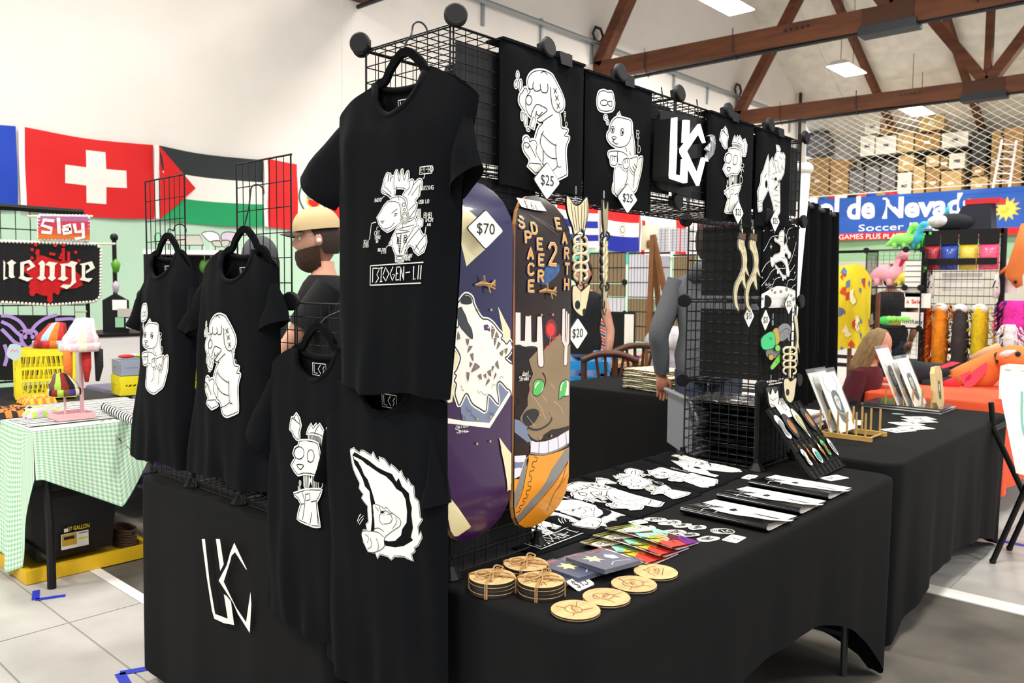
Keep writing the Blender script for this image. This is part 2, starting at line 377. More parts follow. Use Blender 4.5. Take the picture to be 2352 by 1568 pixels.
for s in (1, -1):
    xa, xb = (9.4, 27.2) if s > 0 else (9.4, -6)
    za, zb = RZ(9.4), RZ(xb)
    mb.add([(xa, -9, za), (xb, -9, zb), (xb, WL+.2, zb), (xa, WL+.2, za), (xa, -9, za+.2), (xb, -9, zb+.2), (xb, WL+.2, zb+.2), (xa, WL+.2, za+.2)], [(0, 1, 2, 3), (4, 7, 6, 5), (0, 4, 5, 1), (3, 2, 6, 7), (1, 5, 6, 2)])
ceiling = struct(mb.build('ceiling', m_insul))
sl = V((1, 0, -.5416)).normalized(); nrm = V((-.5416, 0, -1)).normalized()
raft = [WL-.05, 6.93, 4.66, 2.38, .1, -2.2]
for y in raft[1:]:
    MB().bar((9.4, y, RZ(9.4)-.12), (26.5, y, RZ(26.5)-.12), .14, .26, up=(0, 0, 1)).build('rafter', m_wood, ceiling)
MB().bar((9.4, 7.95, RZ(9.4)-.01), (26.5, 7.95, RZ(26.5)-.01), .02, .03, up=(0, 0, 1)).build('panel_seam', m_insul, ceiling)
# insulation cushions between rafters
def cushion(L, W):
    def fn(u, v):
        e = (1-(2*u-1)**6)*(1-(2*v-1)**6); wr = .02*math.sin(23*v+4*math.sin(9*u))
        return V((u*L, v*W, 0)) + V((0, 0, -(.02+.12*math.sin(math.pi*u)**.8+wr)*e))
    k = MB().grid(fn, 8, 10); me = k.build('insulation_cushion', m_insul, None, True); return me
base = cushion(.98, 2.1); me_c = base.data; bpy.data.objects.remove(base)
ang = math.atan(.5416)
for j in range(1, 4):
    for i in range(12):
        o = bpy.data.objects.new('insulation_cushion', me_c); COL.objects.link(o); o.parent = ceiling
        x = 12.5+i*.98*math.cos(ang); o.location = (x, raft[j+1]+.09, RZ(x)+.005); o.rotation_euler = (0, ang, 0)
# trusses
for n, X in enumerate((6.61, 12.85, 19.06)):
    t = struct(thing('roof_truss', '', 'beam', (X, WL, 6.0))); del t['label'], t['category']
    zt = RZ(X)-.2
    MB().bar((X, WL+.02, 5.98), (X, 3.3, 5.86), .26, .34, up=(0, 0, 1)).build('bottom_chord', m_wood, t)
    MB().bar((X, 3.3, 5.86), (X, -8.5, 5.86), .26, .34, up=(0, 0, 1)).build('bottom_chord', m_wood, t)
    def brace(y0, z0, dy):
        z1 = zt; y1 = y0+dy*(z1-z0)
        MB().bar((X, y0, z0), (X, y1, z1), .22, .26, up=(1, 0, 0)).build('brace', m_wood, t)
    brace(WL-.08, 6.1, -.58); brace(3.3, 6.0, .72); brace(3.2, 6.0, -.72); brace(-2.6, 6.0, .72)
    MB().bar((X, 3.25, 6.0), (X, 3.25, zt), .14, .2, up=(1, 0, 0)).build('post', m_wood, t)
    k = MB().box(X-.16, X+.16, 2.85, 3.75, 5.60, 5.74).build('splice_shoe', m_dsteel, t)
    k = MB().box(X-.15, X-.135, 2.9, 3.7, 5.72, 6.02).build('gusset_plate', mat('rusty_plate', '#4a2a1a', .7, .2), t)
    for q in range(5):
        MB().lathe([(.025, 0), (.025, .02)], (X-.15, 4.6+q*.1, 5.95), 8, (-1, 0, 0)).build('bolt', m_dsteel, t)
    MB().tube([(X+.02, WL-.05, 5.72), (X+.02, -8, 5.62)], .035, 8).build('sprinkler_pipe', m_dsteel, t)
    for y in (7.9, 6.0, 2.0): MB().tube([(X, y, 5.65), (X-.16, y, 5.8), (X-.16, y, 6.2)], .012, 5).build('pipe_hanger', m_dsteel, t)
# wall conduit
c = struct(thing('trim_1', '', 'x', (6, WL, 6.5))); del c['label'], c['category']
MB().tube([(6.5, WL-.09, 6.50), (23.3, WL-.09, 6.55)], .05, 8).build('conduit', m_steel, c)
x = 9.4
while x < 23:
    MB().box(x-.03, x+.03, WL-.05, WL, 6.1, 6.62).build('conduit_bracket', m_steel, c); x += 1.62
for X in (6.5, 12.75, 18.95):
    MB().tube([(X+.3*math.cos(a/6*math.pi*2)*.6, WL-.1, 6.7+.16*math.sin(a/6*math.pi*2)) for a in range(7)], .03, 6).build('flexible_conduit', m_dsteel, c)
# lamps
m_lampglow = mat('lamp_diffuser', '#fff6e4', .5, emit=9)
m_lampbody = mat('lamp_housing', '#d9d6d0', .5)
lampnames = {(14.2, 6.4): 0, (20.6, 6.2): 0}
def hall_lamp(x, y, z, label):
    t = thing('hall_lamp', label, 'lamp', (x, y, z), 'bright hall lamps hung from the roof')
    prof = [(.30, .0), (.28, .06), (.16, .14)]
    mbx = MB(); L = .62
    mbx.add([(x-L, y-.28, z), (x+L, y-.28, z), (x+L, y+.28, z), (x-L, y+.28, z), (x-L*.9, y-.16, z+.12), (x+L*.9, y-.16, z+.12), (x+L*.9, y+.16, z+.12), (x-L*.9, y+.16, z+.12)],
            [(0, 1, 5, 4), (1, 2, 6, 5), (2, 3, 7, 6), (3, 0, 4, 7), (4, 5, 6, 7)])
    mbx.build('housing', m_lampbody, t)
    MB().box(x-L+.02, x+L-.02, y-.26, y+.26, z-.015, z+.01).build('diffuser', m_lampglow, t)
    for s in (-1, 1): MB().tube([(x+s*.4, y, z+.12), (x+s*.4, y, RZ(x))], .008, 4).build('suspension_wire', m_dsteel, t)
hall_lamp(13.38, 6.5, 6.9, 'bright hall lamp nearest the top edge, cut by the frame')
hall_lamp(19.55, 6.49, 6.9, 'bright hall lamp hanging between the two timber trusses')
P = pX(2105, 255, 22.2); hall_lamp(22.2, P.y, P.z, 'bright hall lamp over the boxes behind the net')
for x, y in LAMPS:
    if x < 12: hall_lamp(x, y, LAMP_Z, 'bright hall lamp over the booths')
# sports net hung in front of the mezzanine
mb = MB(); m_net = mat('net_cord', '#d8d3c2', .8)
def netp(u, v):
    y = 8.9-u*8; z = 4.2+v*2.65
    return V((22.75+.25*math.sin(u*9)*(.3+v*.5)-.15*math.sin(3.1*v), y+.12*math.sin(7*v+u*5), z-.25*math.sin(u*6.3)**2*v))
nu = 26
for k in range(-26, nu):
    for sgn in (1, -1):
        pts = []
        for q in range(27):
            v = q/26; u = (k+.5+v*14)/nu if sgn > 0 else (k+14-v*14+.5)/nu
            if 0 <= u <= 1: pts.append(netp(u, v))
        if len(pts) > 2: mb.tube(pts, .006, 3, caps=False)
for v in (0, 1): mb.tube([netp(u/40, v) for u in range(41)], .014, 4)
tag(mb.build('sports_net', m_net), 'white knotted ball net hanging in front of the stacked boxes', 'net')
o = MB().tube([(22.8, 9.05, 4.1), (22.8, 9.05, 7.35)], .05, 8); tag(o.build('net_pole', m_dsteel), 'dark steel pole holding the white net by the wall', 'pole')
# banner
bn = thing('banner', 'blue soccer league banner with big white lettering', 'banner', (WF-.1, 5, 3))
m_bblue = mat('banner_blue', '#1450a8', .35, var=.12, vscale=2); m_bred = mat('banner_red', '#d3121d', .4); m_bwht = mat('banner_white', '#f2efe9', .5); m_bgold = mat('banner_gold', '#f0b429', .5)
def bfn(u, v, h=0): return V((WF-.13-.03*math.sin(u*3.1)*math.cos(v*4)-h, -u, v))     # u=-y
def buv(px, py): q = pX(px, py, WF-.14); return (-q.y, q.z)
(u0, v1), (u1, _) = buv(1842, 462), buv(2700, 400); vb = buv(1930, 537)[1]; vr = buv(1930, 552)[1]; v1 = buv(2150, 440)[1]
MB().grid(lambda a, b: bfn(u0+(u1-u0)*a, vb+(v1-vb)*b), 30, 8).build('banner_sheet', m_bblue, bn, True)
MB().grid(lambda a, b: bfn(u0+(u1-u0)*a, vr+(vb-vr)*b), 30, 2).build('red_strip', m_bred, bn, True)
def btxt(s, x0, x1, yb, yt, m, bold):
    a = Art()
    p0 = buv(x0, yb); p1 = buv(x1, yt); q1 = buv(x1, yb)
    put_text(a, s, (p0[0]+p1[0])/2, (p0[1]+p1[1])/2, p1[0]-p0[0], p1[1]-p0[1]-(q1[1]-p0[1])*0, m, bold)
    a.lay('lettering', bfn, [m_bwht], bn, 0, .004, .002)
btxt('Sol', 1850, 1928, 508, 448, 0, .035); btxt('de', 1944, 2011, 505, 448, 0, .035); btxt('Nevada', 2026, 2248, 503, 440, 0, .035)
btxt('Soccer League', 1972, 2200, 536, 506, 0, 0)
btxt('GAMES', 1927, 1983, 550, 537, 0, 0); btxt('PLUS', 1989, 2022, 549, 536, 0, 0); btxt('PLAYOFFS', 2028, 2112, 548, 534, 0, 0)
sunc = buv(2312, 480); a = Art()
a.fill([(sunc[0]+(.33 if k % 2 == 0 else .19)*math.cos(k*math.pi/12), sunc[1]+(.33 if k % 2 == 0 else .19)*math.sin(k*math.pi/12)) for k in range(24)], 1)
a.fill([(sunc[0]+.2*math.cos(k*math.pi/10), sunc[1]+.2*math.sin(k*math.pi/10)) for k in range(20)], 2)
a.lay('sun_emblem', bfn, [m_bwht, m_bgold, mat('sun_disc', '#f7cf52', .5)], bn, .3, .004, .002)
# flags along the left wall
FL = {}
def flag(name, label, x0, x1, zt, zb, base, paint=None, hoist=True, seed=0):
    t = thing(name, label, 'flag', (x0, WL-.03, zb), 'national flags strung along the wall')
    def fn(u, v, h=0):      # u metres along, v metres up
        s = (u-x0)/(x1-x0)
        return V((u, WL-.05-.015*math.sin(s*9+seed)-.012*math.sin((v-zb)*7+s*5+seed)-h, v-.03*math.sin(math.pi*s)))
    mats = []; mbx = MB()
    for (a0, a1, b0, b1, m) in base:
        if m not in mats: mats.append(m)
        mbx.grid(lambda a, b: fn(x0+(x1-x0)*(a0+(a1-a0)*a), zb+(zt-zb)*(b0+(b1-b0)*b)), max(2, int(14*(a1-a0))), max(2, int(10*(b1-b0))), mats.index(m), True)
    mbx.build('flag_cloth', mats, t, True)
    if hoist: MB().grid(lambda a, b: fn(x0-.06+.06*a, zb+(zt-zb)*b, .003), 1, 8).build('hoist_band', m_bwht, t)
    if paint:
        ar, ms = paint; ar.xf(lambda u, v: (x0+u*(x1-x0), zb+v*(zt-zb))).lay('emblem', fn, ms, t, .12, .004, .002)
fr = mat('flag_red', '#d90f14', .7); fw = mat('flag_white', '#f0ece4', .7); fk = mat('flag_black', '#20282a', .7); fg = mat('flag_green', '#0f9a5c', .7); fb = mat('flag_blue', '#0a3fb4', .7); fdb = mat('flag_navy', '#0b1f96', .7); fy = mat('flag_yellow', '#f5c813', .7)
zt, zb = 3.19, 2.255
flag('flag', 'plain blue end of a flag at the left edge', .6, 1.86, zt, zb, [(0, 1, 0, 1, fb)])
flag('flag', 'red flag with a white cross', 1.94, 3.42, zt, zb, [(0, 1, 0, 1, fr)], (Art().fill(N('.45 .18 .6 .18 .6 .4 .76 .4 .76 .63 .6 .63 .6 .85 .45 .85 .45 .63 .29 .63 .29 .4 .45 .4'), 0), [fw]), seed=1)
flag('flag', 'black, white and green striped flag with a red triangle', 3.48, 4.98, zt, zb, [(0, 1, .667, 1, fk), (0, 1, .333, .667, fw), (0, 1, 0, .333, fg)], (Art().fill(N('0 0 .33 .5 0 1'), 0), [fr]), seed=2)
em = Art().fill(N('.42 .62 .58 .62 .58 .42 .5 .33 .42 .42'), 0).fill(N('.43 .61 .5 .61 .5 .5 .43 .5'), 1).fill(N('.5 .61 .57 .61 .57 .5 .5 .5'), 2).fill(N('.44 .49 .56 .49 .56 .42 .5 .36 .44 .42'), 3)
em.line(N('.38 .72 .34 .5 .4 .32 .5 .26'), .025, 4).line(N('.62 .72 .66 .5 .6 .32 .5 .26'), .025, 4).line(N('.45 .25 .5 .2 .55 .25'), .012, 3)
flag('flag', 'red and white vertical flag with a small crest', 5.04, 6.54, zt+.03, zb, [(0, .33, 0, 1, fr), (.33, .67, 0, 1, fw), (.67, 1, 0, 1, fr)], (em, [fy, mat('crest_blue', '#3a86c8', .7), fw, fr, mat('laurel_green', '#2f6b4a', .7)]), seed=3)
fx = 6.62
for k, (lab, base) in enumerate([('plain white flag behind the big shirt', [(0, 1, 0, 1, fw)]), ('white flag with blue bars behind the skateboards', [(0, 1, .0, .3, fw), (0, 1, .3, .45, fdb), (0, 1, .45, .7, fw), (0, 1, .7, .85, fdb), (0, 1, .85, 1, fw)]), ('light flag half hidden by the brown skateboard', [(0, .5, 0, 1, fw), (.5, 1, 0, 1, fr)])]):
    flag('flag', lab, fx, fx+1.5, zt, zb, base, seed=4+k); fx += 1.58
flag('flag', 'white flag with blue bars and a red corner seen past the fish skeleton', 11.5, 12.95, 3.2, 2.3, [(0, 1, .8, 1, fr), (0, 1, .62, .8, fw), (0, 1, .45, .62, fdb), (0, 1, .3, .45, fw), (0, 1, .15, .3, fdb), (0, 1, 0, .15, fw)], seed=8)
ro = Art(); ro.line([(.5+.09*math.cos(a/12*math.pi*2), .5+.15*math.sin(a/12*math.pi*2)) for a in range(12)], .012, 0, closed=True).line([(.5+.05*math.cos(a/12*math.pi*2), .5+.08*math.sin(a/12*math.pi*2)) for a in range(12)], .03, 1, closed=True)
a = pY(1386, 480, WL); b = pY(1466, 580, WL)
flag('flag', 'red, white and blue horizontal flag with a round seal', 13.1, 14.5, 3.2, 2.27, [(0, 1, .70, 1, fr), (0, 1, .36, .70, fw), (0, 1, 0, .36, fdb)], (ro.xf(lambda u, v: (u, v+.03)), [fr, mat('seal_green', '#7d8f6a', .7)]), seed=9)
flag('flag', 'white flag with a red bar beside the cream tote', 14.6, 16.0, 3.2, 2.2, [(0, .12, 0, .8, fr), (0, .12, .8, 1, fw), (.12, 1, 0, 1, fw)], seed=10)
flag('flag', 'red and white flag just under the wire beam', 16.1, 17.6, 3.2, 2.3, [(0, .3, 0, 1, fr), (.3, .7, 0, 1, fw), (.7, 1, 0, 1, fr)], seed=11)
flag('flag', 'red flag beside the dark wire tower', 17.7, 19.2, 3.2, 2.3, [(0, 1, 0, 1, fr)], seed=12)
flag('flag', 'blue and white flag above the antler charms', 19.3, 20.8, 3.2, 2.3, [(0, .3, 0, 1, fb), (.3, .8, 0, 1, fw), (.8, 1, 0, 1, fr)], seed=13)
flag('flag', 'yellow flag at the end of the string', 20.9, 22.4, 3.2, 2.3, [(0, 1, 0, 1, fy)], seed=14)
o = MB().grid(lambda u, v: V((11.6+3.6*u, WL-.02, 2.0+.2*v)), 6, 2)
tag(o.build('wall_streamer', mat('teal_streamer', '#45c3b0', .6)), 'teal paper streamer pinned under the round seal flag', 'streamer')
# ================================================================ ARTWORK (measured in the photo, flattened to its own plane)
def TR(ox, oy, s, fn): return lambda st: [fn(ox+x/s, oy+y/s) for x, y in N(st)]
def yplane(c): return lambda x, y: (lambda q: (q.x, q.z))(pY(x, y, c))
def xplane(c): return lambda x, y: (lambda q: (-q.y, q.z))(pX(x, y, c))
def ell(cx, cy, rx, ry, n=14): return ' '.join('%.1f %.1f' % (cx+rx*math.cos(2*math.pi*k/n), cy+ry*math.sin(2*math.pi*k/n)) for k in range(n))
OW, HL = .0022, .0105
def rtd(a, T, pts, h):
    for ch, (x, y) in zip('RTD', pts):
        p = T('%f %f' % (x, y))[0]; letters(a, ch, p[0]-h*.3, p[1]-h/2, h, 0, .0018, .6)
    return a
def bunny():
    a = Art(); T = TR(1150, 140, 5.6, yplane(-.035)); o = lambda s, sm=True: a.out(T(s), 0, 1, OW, HL, sm); l = lambda s: a.line(T(s), OW, 1)
    for e in ((283, 170, 12, 42), (267, 290, 16, 44), (322, 300, 16, 66), (352, 695, 11, 50), (402, 745, 18, 76), (432, 858, 17, 20)): a.out(T(ell(*e)), 0, 1, OW*.8, HL*.7)
    o('380 335 410 370 400 440 395 620 360 600 310 520 315 430 345 395')
    o('425 335 408 250 430 180 480 130 550 105 640 115 720 165 750 215 790 290 840 390 875 480 880 560 855 620 815 648 835 740 850 850 930 885 890 955 945 980 915 1080 905 1200 915 1440 890 1475 800 1510 740 1525 680 1480 640 1340 580 1280 522 1160 530 1050 515 1000 530 930 560 840 600 790 610 770 580 775 530 740 470 700 430 660 400 590 395 500 410 430 450 375')
    o('370 1040 365 990 405 960 435 985 440 1025 480 1000 515 1010 530 1060 515 1160 575 1290 450 1290 430 1240 375 1160 355 1090')
    o('430 1300 560 1300 600 1380 500 1420 410 1340', False)
    l(ell(433, 488, 40, 62)+' 473 488'); l('485 250 480 320 510 365 555 365 575 340 572 280'); l('575 340 600 385 650 385 665 330 660 275'); l('485 330 455 348 425 335')
    l('700 320 700 450 720 570 770 640 815 648'); l('465 690 485 620 530 540 600 565 655 610 610 660 535 725'); l('520 700 530 625'); l('528 655 560 682 585 650 600 640'); l('530 740 580 768 650 720 720 675')
    for x, y in ((755, 370), (775, 463), (793, 565)): l('%d %d %d %d' % (x-22, y-30, x+22, y+30)); l('%d %d %d %d' % (x+18, y-34, x-18, y+34))
    a.out(T('485 705 520 715 490 850 450 830'), 0, 1, OW, HL, False)
    l('590 915 572 980 570 1050 600 1120 650 1185 720 1230 785 1245'); l('590 915 660 990 720 1040 780 1075'); l('780 1050 780 1150 800 1340 840 1355'); l('600 1130 602 1220 592 1290'); l('800 1340 740 1385 660 1410'); l('610 880 590 915'); l('575 140 610 118 655 160')
    l('430 1060 455 1120 500 1220'); l('365 1050 400 1040 430 1070 400 1110 370 1080')
    return rtd(a, T, ((880, 672), (878, 735), (900, 810)), .011)
def otter():
    a = Art(); T = TR(1370, 190, 5.6, yplane(-.035)); o = lambda s, sm=True: a.out(T(s), 0, 1, OW, HL, sm); l = lambda s: a.line(T(s), OW, 1)
    o('90 180 110 108 165 88 205 107 262 112 282 190 288 270 260 335 180 350 115 328 92 270'); l(ell(165, 243, 42, 36)+' 207 243'); l('205 235 255 225 250 295 205 255')
    a.out(T(ell(185, 430, 16, 28)), 0, 1, OW*.8, HL*.7); a.out(T(ell(207, 490, 10, 24)), 0, 1, OW*.8, HL*.7)
    o('280 1375 285 1290 305 1265 330 1300 325 1400')
    o('330 800 335 870 320 1030 300 1200 300 1380 340 1440 430 1480 520 1430 580 1380 610 1280 640 1150 650 1060 655 970 630 960 592 1000 588 950 550 960 545 850 525 680 510 560 490 720 440 800')
    o('310 430 355 372 382 435', False)
    o('330 432 420 450 500 480 515 540 510 620 495 720 460 790 400 815 330 805 250 760 207 700 207 640 230 600 238 540 270 470')
    l(ell(267, 587, 24, 42)+' 291 587'); l('245 575 290 575'); l(ell(395, 620, 21, 47)+' 416 620'); l('378 590 412 630'); a.fill(T(ell(267, 597, 10, 20)), 1); a.fill(T(ell(398, 630, 9, 22)), 1)
    a.out(T('258 685 290 675 320 690 290 712'), 0, 1, OW, OW); l('290 705 270 745'); l('280 735 310 765 345 770')
    o('215 880 260 862 340 862 400 880 450 920 490 975 580 960 575 1080 545 1160 500 1110 480 1060 420 1050 350 1030 300 990 240 950 215 920')
    o('240 990 235 930 265 920 300 930 330 930 335 1010 300 1045 250 1030'); o('405 1050 410 985 440 970 475 975 480 1060 450 1100 415 1090')
    l('265 930 270 980'); l('300 935 300 985'); l('430 980 428 1030'); l('455 980 455 1030'); l('340 862 340 1000'); l('540 1050 575 1100'); l('520 1080 555 1140')
    l('450 1110 455 1190 430 1280 410 1310'); l('545 1165 540 1260 530 1350'); l('435 820 450 880'); l('480 880 490 930')
    return rtd(a, T, ((575, 660), (575, 760), (592, 860)), .020)
def crackhead():
    a = Art(); T = TR(620, 940, 5.6, xplane(-.107)); o = lambda s, sm=False: a.out(T(s), 0, 1, OW, HL, sm); l = lambda s: a.line(T(s), OW, 1)
    o('295 108 320 105 350 55 378 110 398 200 382 290 388 382 362 380 322 330 305 278 272 253 282 170'); l('300 110 345 145 390 190'); l('325 100 345 145')
    a.fill(T('485 320 560 305 640 320 690 380 710 520 680 570 660 450 640 430 560 400 490 390'), 0)
    for k in range(11): l('%d %d %d %d' % (495+k*17, 315+max(0, k-6)*14, 492+k*17, 395+max(0, k-5)*22))
    o('482 305 540 192 570 245 615 190 628 228 660 192 710 292 762 240 800 330 790 430 760 520 722 530 715 430 690 340 640 315 560 298'); l('590 300 628 228'); l('745 300 755 400 735 480')
    a.fill(T('450 820 520 820 540 900 560 825 630 835 625 1010 570 1020 545 920 520 1000 480 1030 455 990'), 0)
    for x in (465, 482, 500, 515, 572, 590, 606, 620): l('%d 825 %d 1000' % (x, x-3))
    a.out(T('400 1045 400 985 412 985 420 1040'), 0, 1, OW, HL*.6, False); a.out(T(ell(420, 940, 7, 24)), 0, 1, OW*.7, HL*.5)
    o('345 1080 400 1062 450 1042 560 1028 690 1032 660 1110 625 1180 640 1300 672 1492 590 1488 480 1448 388 1402 402 1330 438 1210 402 1130 352 1090')
    l('445 1045 475 1150 480 1210 452 1410'); a.line(T('488 1085 545 1075 545 1155 492 1165'), OW, 1, False, True); l('570 1320 548 1460'); l('630 1195 655 1465'); l('565 1182 625 1165'); l('438 1210 470 1205')
    o('415 402 530 402 600 415 648 440 665 540 678 620 655 680 668 750 620 830 540 815 470 810 402 830 362 780 322 710 372 622 345 560 365 492 405 468')
    l(ell(415, 553, 58, 78)+' 473 553'); l(ell(558, 593, 46, 80)+' 604 593'); a.line(T('390 705 430 700 470 715 452 745 435 765 410 745'), OW*1.2, 1, True, True); l('415 635 445 625'); l('520 655 545 675')
    return rtd(a, T, ((702, 730), (685, 835), (688, 940)), .026)
def comet():
    a = Art(); T = TR(760, 1020, 5.6, xplane(-.122))
    ring = '240 70 290 55 310 85 370 120 385 88 430 86 540 150 560 100 590 180 640 230 635 165 700 200 770 300 785 265 820 295 890 370 905 340 925 410 985 510 980 445 1020 530 1050 545 1065 690 1115 740 1135 950 1160 965 1100 1060 1110 1190 1145 1135 1150 1200 1090 1300 1040 1335 1045 1380 1000 1420 1020 1505 930 1440 820 1430 780 1475 740 1430 640 1400 615 1455 590 1385 490 1370 430 1250 410 1140 430 1105 480 1100 465 1030 500 1000 490 850 490 790 405 690 430 640 370 560 380 500 320 380 290 310 270 230 250 120'
    a.line(T(ring), .006, 0, False, True); a.line(T(ring), .003, 1, False, True); a.fill(T(ring), 0)
    a.fill(T('272 140 300 100 400 150 500 200 610 290 700 340 800 380 850 480 880 430 920 540 1000 630 1010 720 1035 820 1025 900 1040 1080 1010 1200 1035 1240 930 1310 830 1325 710 1300 700 1250 575 1110 530 1110 545 960 535 800 520 700 510 600 450 540 420 450 360 340 300 250'), 1)
    a.fill(T('285 150 330 170 400 200 530 290 640 370 720 410 800 490 850 570 920 620 960 710 975 870 965 1010 915 1090 900 1170 830 1240 750 1245 700 1230 590 1080 560 900 585 750 550 620 490 450 440 390 400 300 350 220 300 190'), 0)
    a.out(T('560 772 620 775 700 820 730 810 770 860 850 920 900 980 890 1050 820 1100 720 1180 700 1230 700 1310 620 1370 500 1375 430 1230 410 1140 450 1110 560 1110 580 1060 570 900'), 0, 1, .0014, .001)
    for s in ('640 800 660 870 640 930 650 990 690 1030', '670 880 720 850 780 900 800 960 770 1010 700 1020', '580 1080 640 1072 700 1120', '560 1110 640 1130 700 1190', '610 1200 640 1300 620 1370', '540 1200 550 1300 500 1340', '850 930 860 1000 810 1080', '600 790 640 850', '470 1150 520 1190 500 1260', '750 900 820 880'): a.line(T(s), .0014, 1)
    a.fill(T(ell(690, 865, 22, 16)), 1)
    a.line(T('380 1010 410 950 455 910'), .0012, 0); a.line(T('375 980 395 920 420 890'), .002, 0); a.line(T('405 1020 430 980 455 945'), .0016, 0)
    return a
def biogen():
    a = Art(); f = xplane(-.112); T = TR(830, 370, 8, f); B = TR(830, 500, 8, f); W1 = .0016; H1 = .006
    o = lambda s, sm=True, t=T: a.out(t(s), 0, 1, W1, H1, sm); l = lambda s, t=T: a.line(t(s), W1, 1)
    o('385 560 400 440 420 330 465 225 490 250 485 390 505 250 530 245 530 380 550 300 580 290 585 480 620 560 580 680 500 620'); l('440 380 430 480 470 500 560 600'); l('400 530 570 660')
    o('600 300 610 220 640 170 660 250 690 370 705 230 730 150 745 250 770 350 790 250 825 180 835 280 830 380 870 450 870 560 830 640 780 640 790 560 780 500 650 490 620 520 600 450')
    o('850 380 890 335 920 380 910 440 940 400 1000 330 1050 340 1060 420 1020 560 990 650 950 720 980 800 960 900 970 1000 880 1050 850 900 820 700 760 620 850 480'); l('910 440 880 540 840 620'); l('1000 440 930 560 890 630'); l('960 780 860 900'); l('950 900 890 1020'); l('1030 400 1010 540')
    o('560 690 700 655 780 700 815 800 840 930 760 960 740 850 700 760 600 740'); l('640 460 700 720'); l(ell(780, 800, 22, 34)); l(ell(795, 890, 16, 24))
    o('720 1160 900 1100 970 1050 990 1170 960 1220 700 1300 690 1250'); l('780 1140 795 1280'); l('710 1250 960 1170')
    o('1015 885 1040 885 1055 1050 1100 1080 1100 1180 1060 1210 990 1150 1020 1070', False)
    o('640 330 690 220 850 240 980 170 1030 130 1050 190 1110 310 1170 330 1185 450 1160 620 1080 680 1000 610 970 530 910 500 850 620 835 800 715 800 710 690 640 520 620 380', False, B)
    o('580 490 620 400 640 440 640 520 600 500', False, B)
    for s in ('690 290 740 480 765 660', '960 200 850 440 790 650', '770 300 768 660', '1050 200 900 440 850 610', '720 690 830 690', '735 715 735 770 815 770 815 715 735 715', '1150 330 1060 480 1000 590', '1020 500 1080 590', '1090 640 1160 520', '690 300 800 280 900 250'): l(s, B)
    for k in range(7): l('755 %d 782 %d' % (340+k*45, 340+k*45), B)
    for k in range(3): l(ell(730, 380+k*40, 14, 18), B); l(ell(845, 340+k*50, 24, 22), B)
    o('520 750 640 745 710 770 740 870 755 1000 755 1130 690 1190 600 1270 540 1300 450 1240 380 1150 340 1040 400 940 450 830', False)
    a.fill(T('640 1025 650 960 702 960 680 1000'), 2); a.line(T('640 1025 650 960 702 960 680 1000'), W1*.8, 1, False, True); a.fill(T('398 1105 477 1100 440 1155'), 2); a.line(T('398 1105 477 1100 440 1155'), W1*.8, 1, False, True)
    l('490 1235 530 1250'); a.line(T('490 1235 530 1250 560 1225 590 1225 655 1135'), W1, 1, False); l('600 960 690 880')
    a.out(T(ell(820, 1040, 52, 102)), 0, 1, W1, H1*.6); l(ell(820, 1040, 34, 72)+' 854 1040'); a.line(T('795 1050 835 1030 832 1075'), W1, 1, False, True)
    bl = lambda s: a.line(B(s), .0022, 0, False)
    for s in ('1180 820 272 885 290 1240 1180 1200', '330 1185 320 930 440 930 400 1050 435 1110 390 1195', '475 920 480 1170', '455 925 500 920', '465 1175 500 1170', '510 1050 550 915 620 1030 570 1160 515 1080', '685 905 640 1030 690 1155 725 1050 690 1045', '800 905 750 910 750 1145 800 1140', '750 1025 775 1025', '825 1150 815 910 880 1150 865 900', '905 1010 970 1000', '1030 895 1045 1135', '1070 1120 1078 1128', '1120 875 1128 1125', '1160 880 1170 1125'): bl(s)
    tl = lambda s, x, y, h, t=T: letters(a, s, *t('%d %d' % (x, y))[0], h/8*.00102, 0, .0011, .5, .3, slant=.0)
    a.line(T('1040 240 1050 105 1250 75 1240 210'), .0018, 0, False, True); tl('EV-RD', 1065, 205, 85); a.line(T('1130 240 1120 300 1100 305'), .0016, 0)
    tl('RADIO', 290, 755, 60); a.line(T('410 705 440 660 460 655'), .0014, 0, False); tl('BUZZING', 1065, 530, 62); a.line(T('1060 590 1055 640 1015 648'), .0014, 0, False); tl('USB LO', 1045, 780, 58); a.line(T('1000 762 1030 765'), .0014, 0)
    tl('BMB', 1140, 1040, 85); tl('INCR', 1165, 1115, 62); tl('JNS', 1195, 1190, 40); a.line(T('1185 1210 1180 1335 1160 1340'), .0014, 0, False)
    a.line(T('340 1125 262 1150 242 1440'), .0018, 0, False); tl('CRT', 330, 1370, 75); tl('120HZ', 335, 1440, 55); tl('SD', 365, 1505, 50); a.line(T('365 1265 370 1220 390 1212'), .0014, 0, False)
    tl('SCAN', 135, 480, 60, B); tl('LINES', 130, 548, 55, B); tl('300 TYPE', 410, 620, 46, B); tl('C 2.0', 480, 660, 42, B); tl('HEART', 900, 730, 50, B); tl('RATE', 905, 785, 46, B); a.line(B('895 570 915 580 925 650'), .0014, 0, False); a.line(B('575 550 600 520 625 512'), .0014, 0, False)
    return a
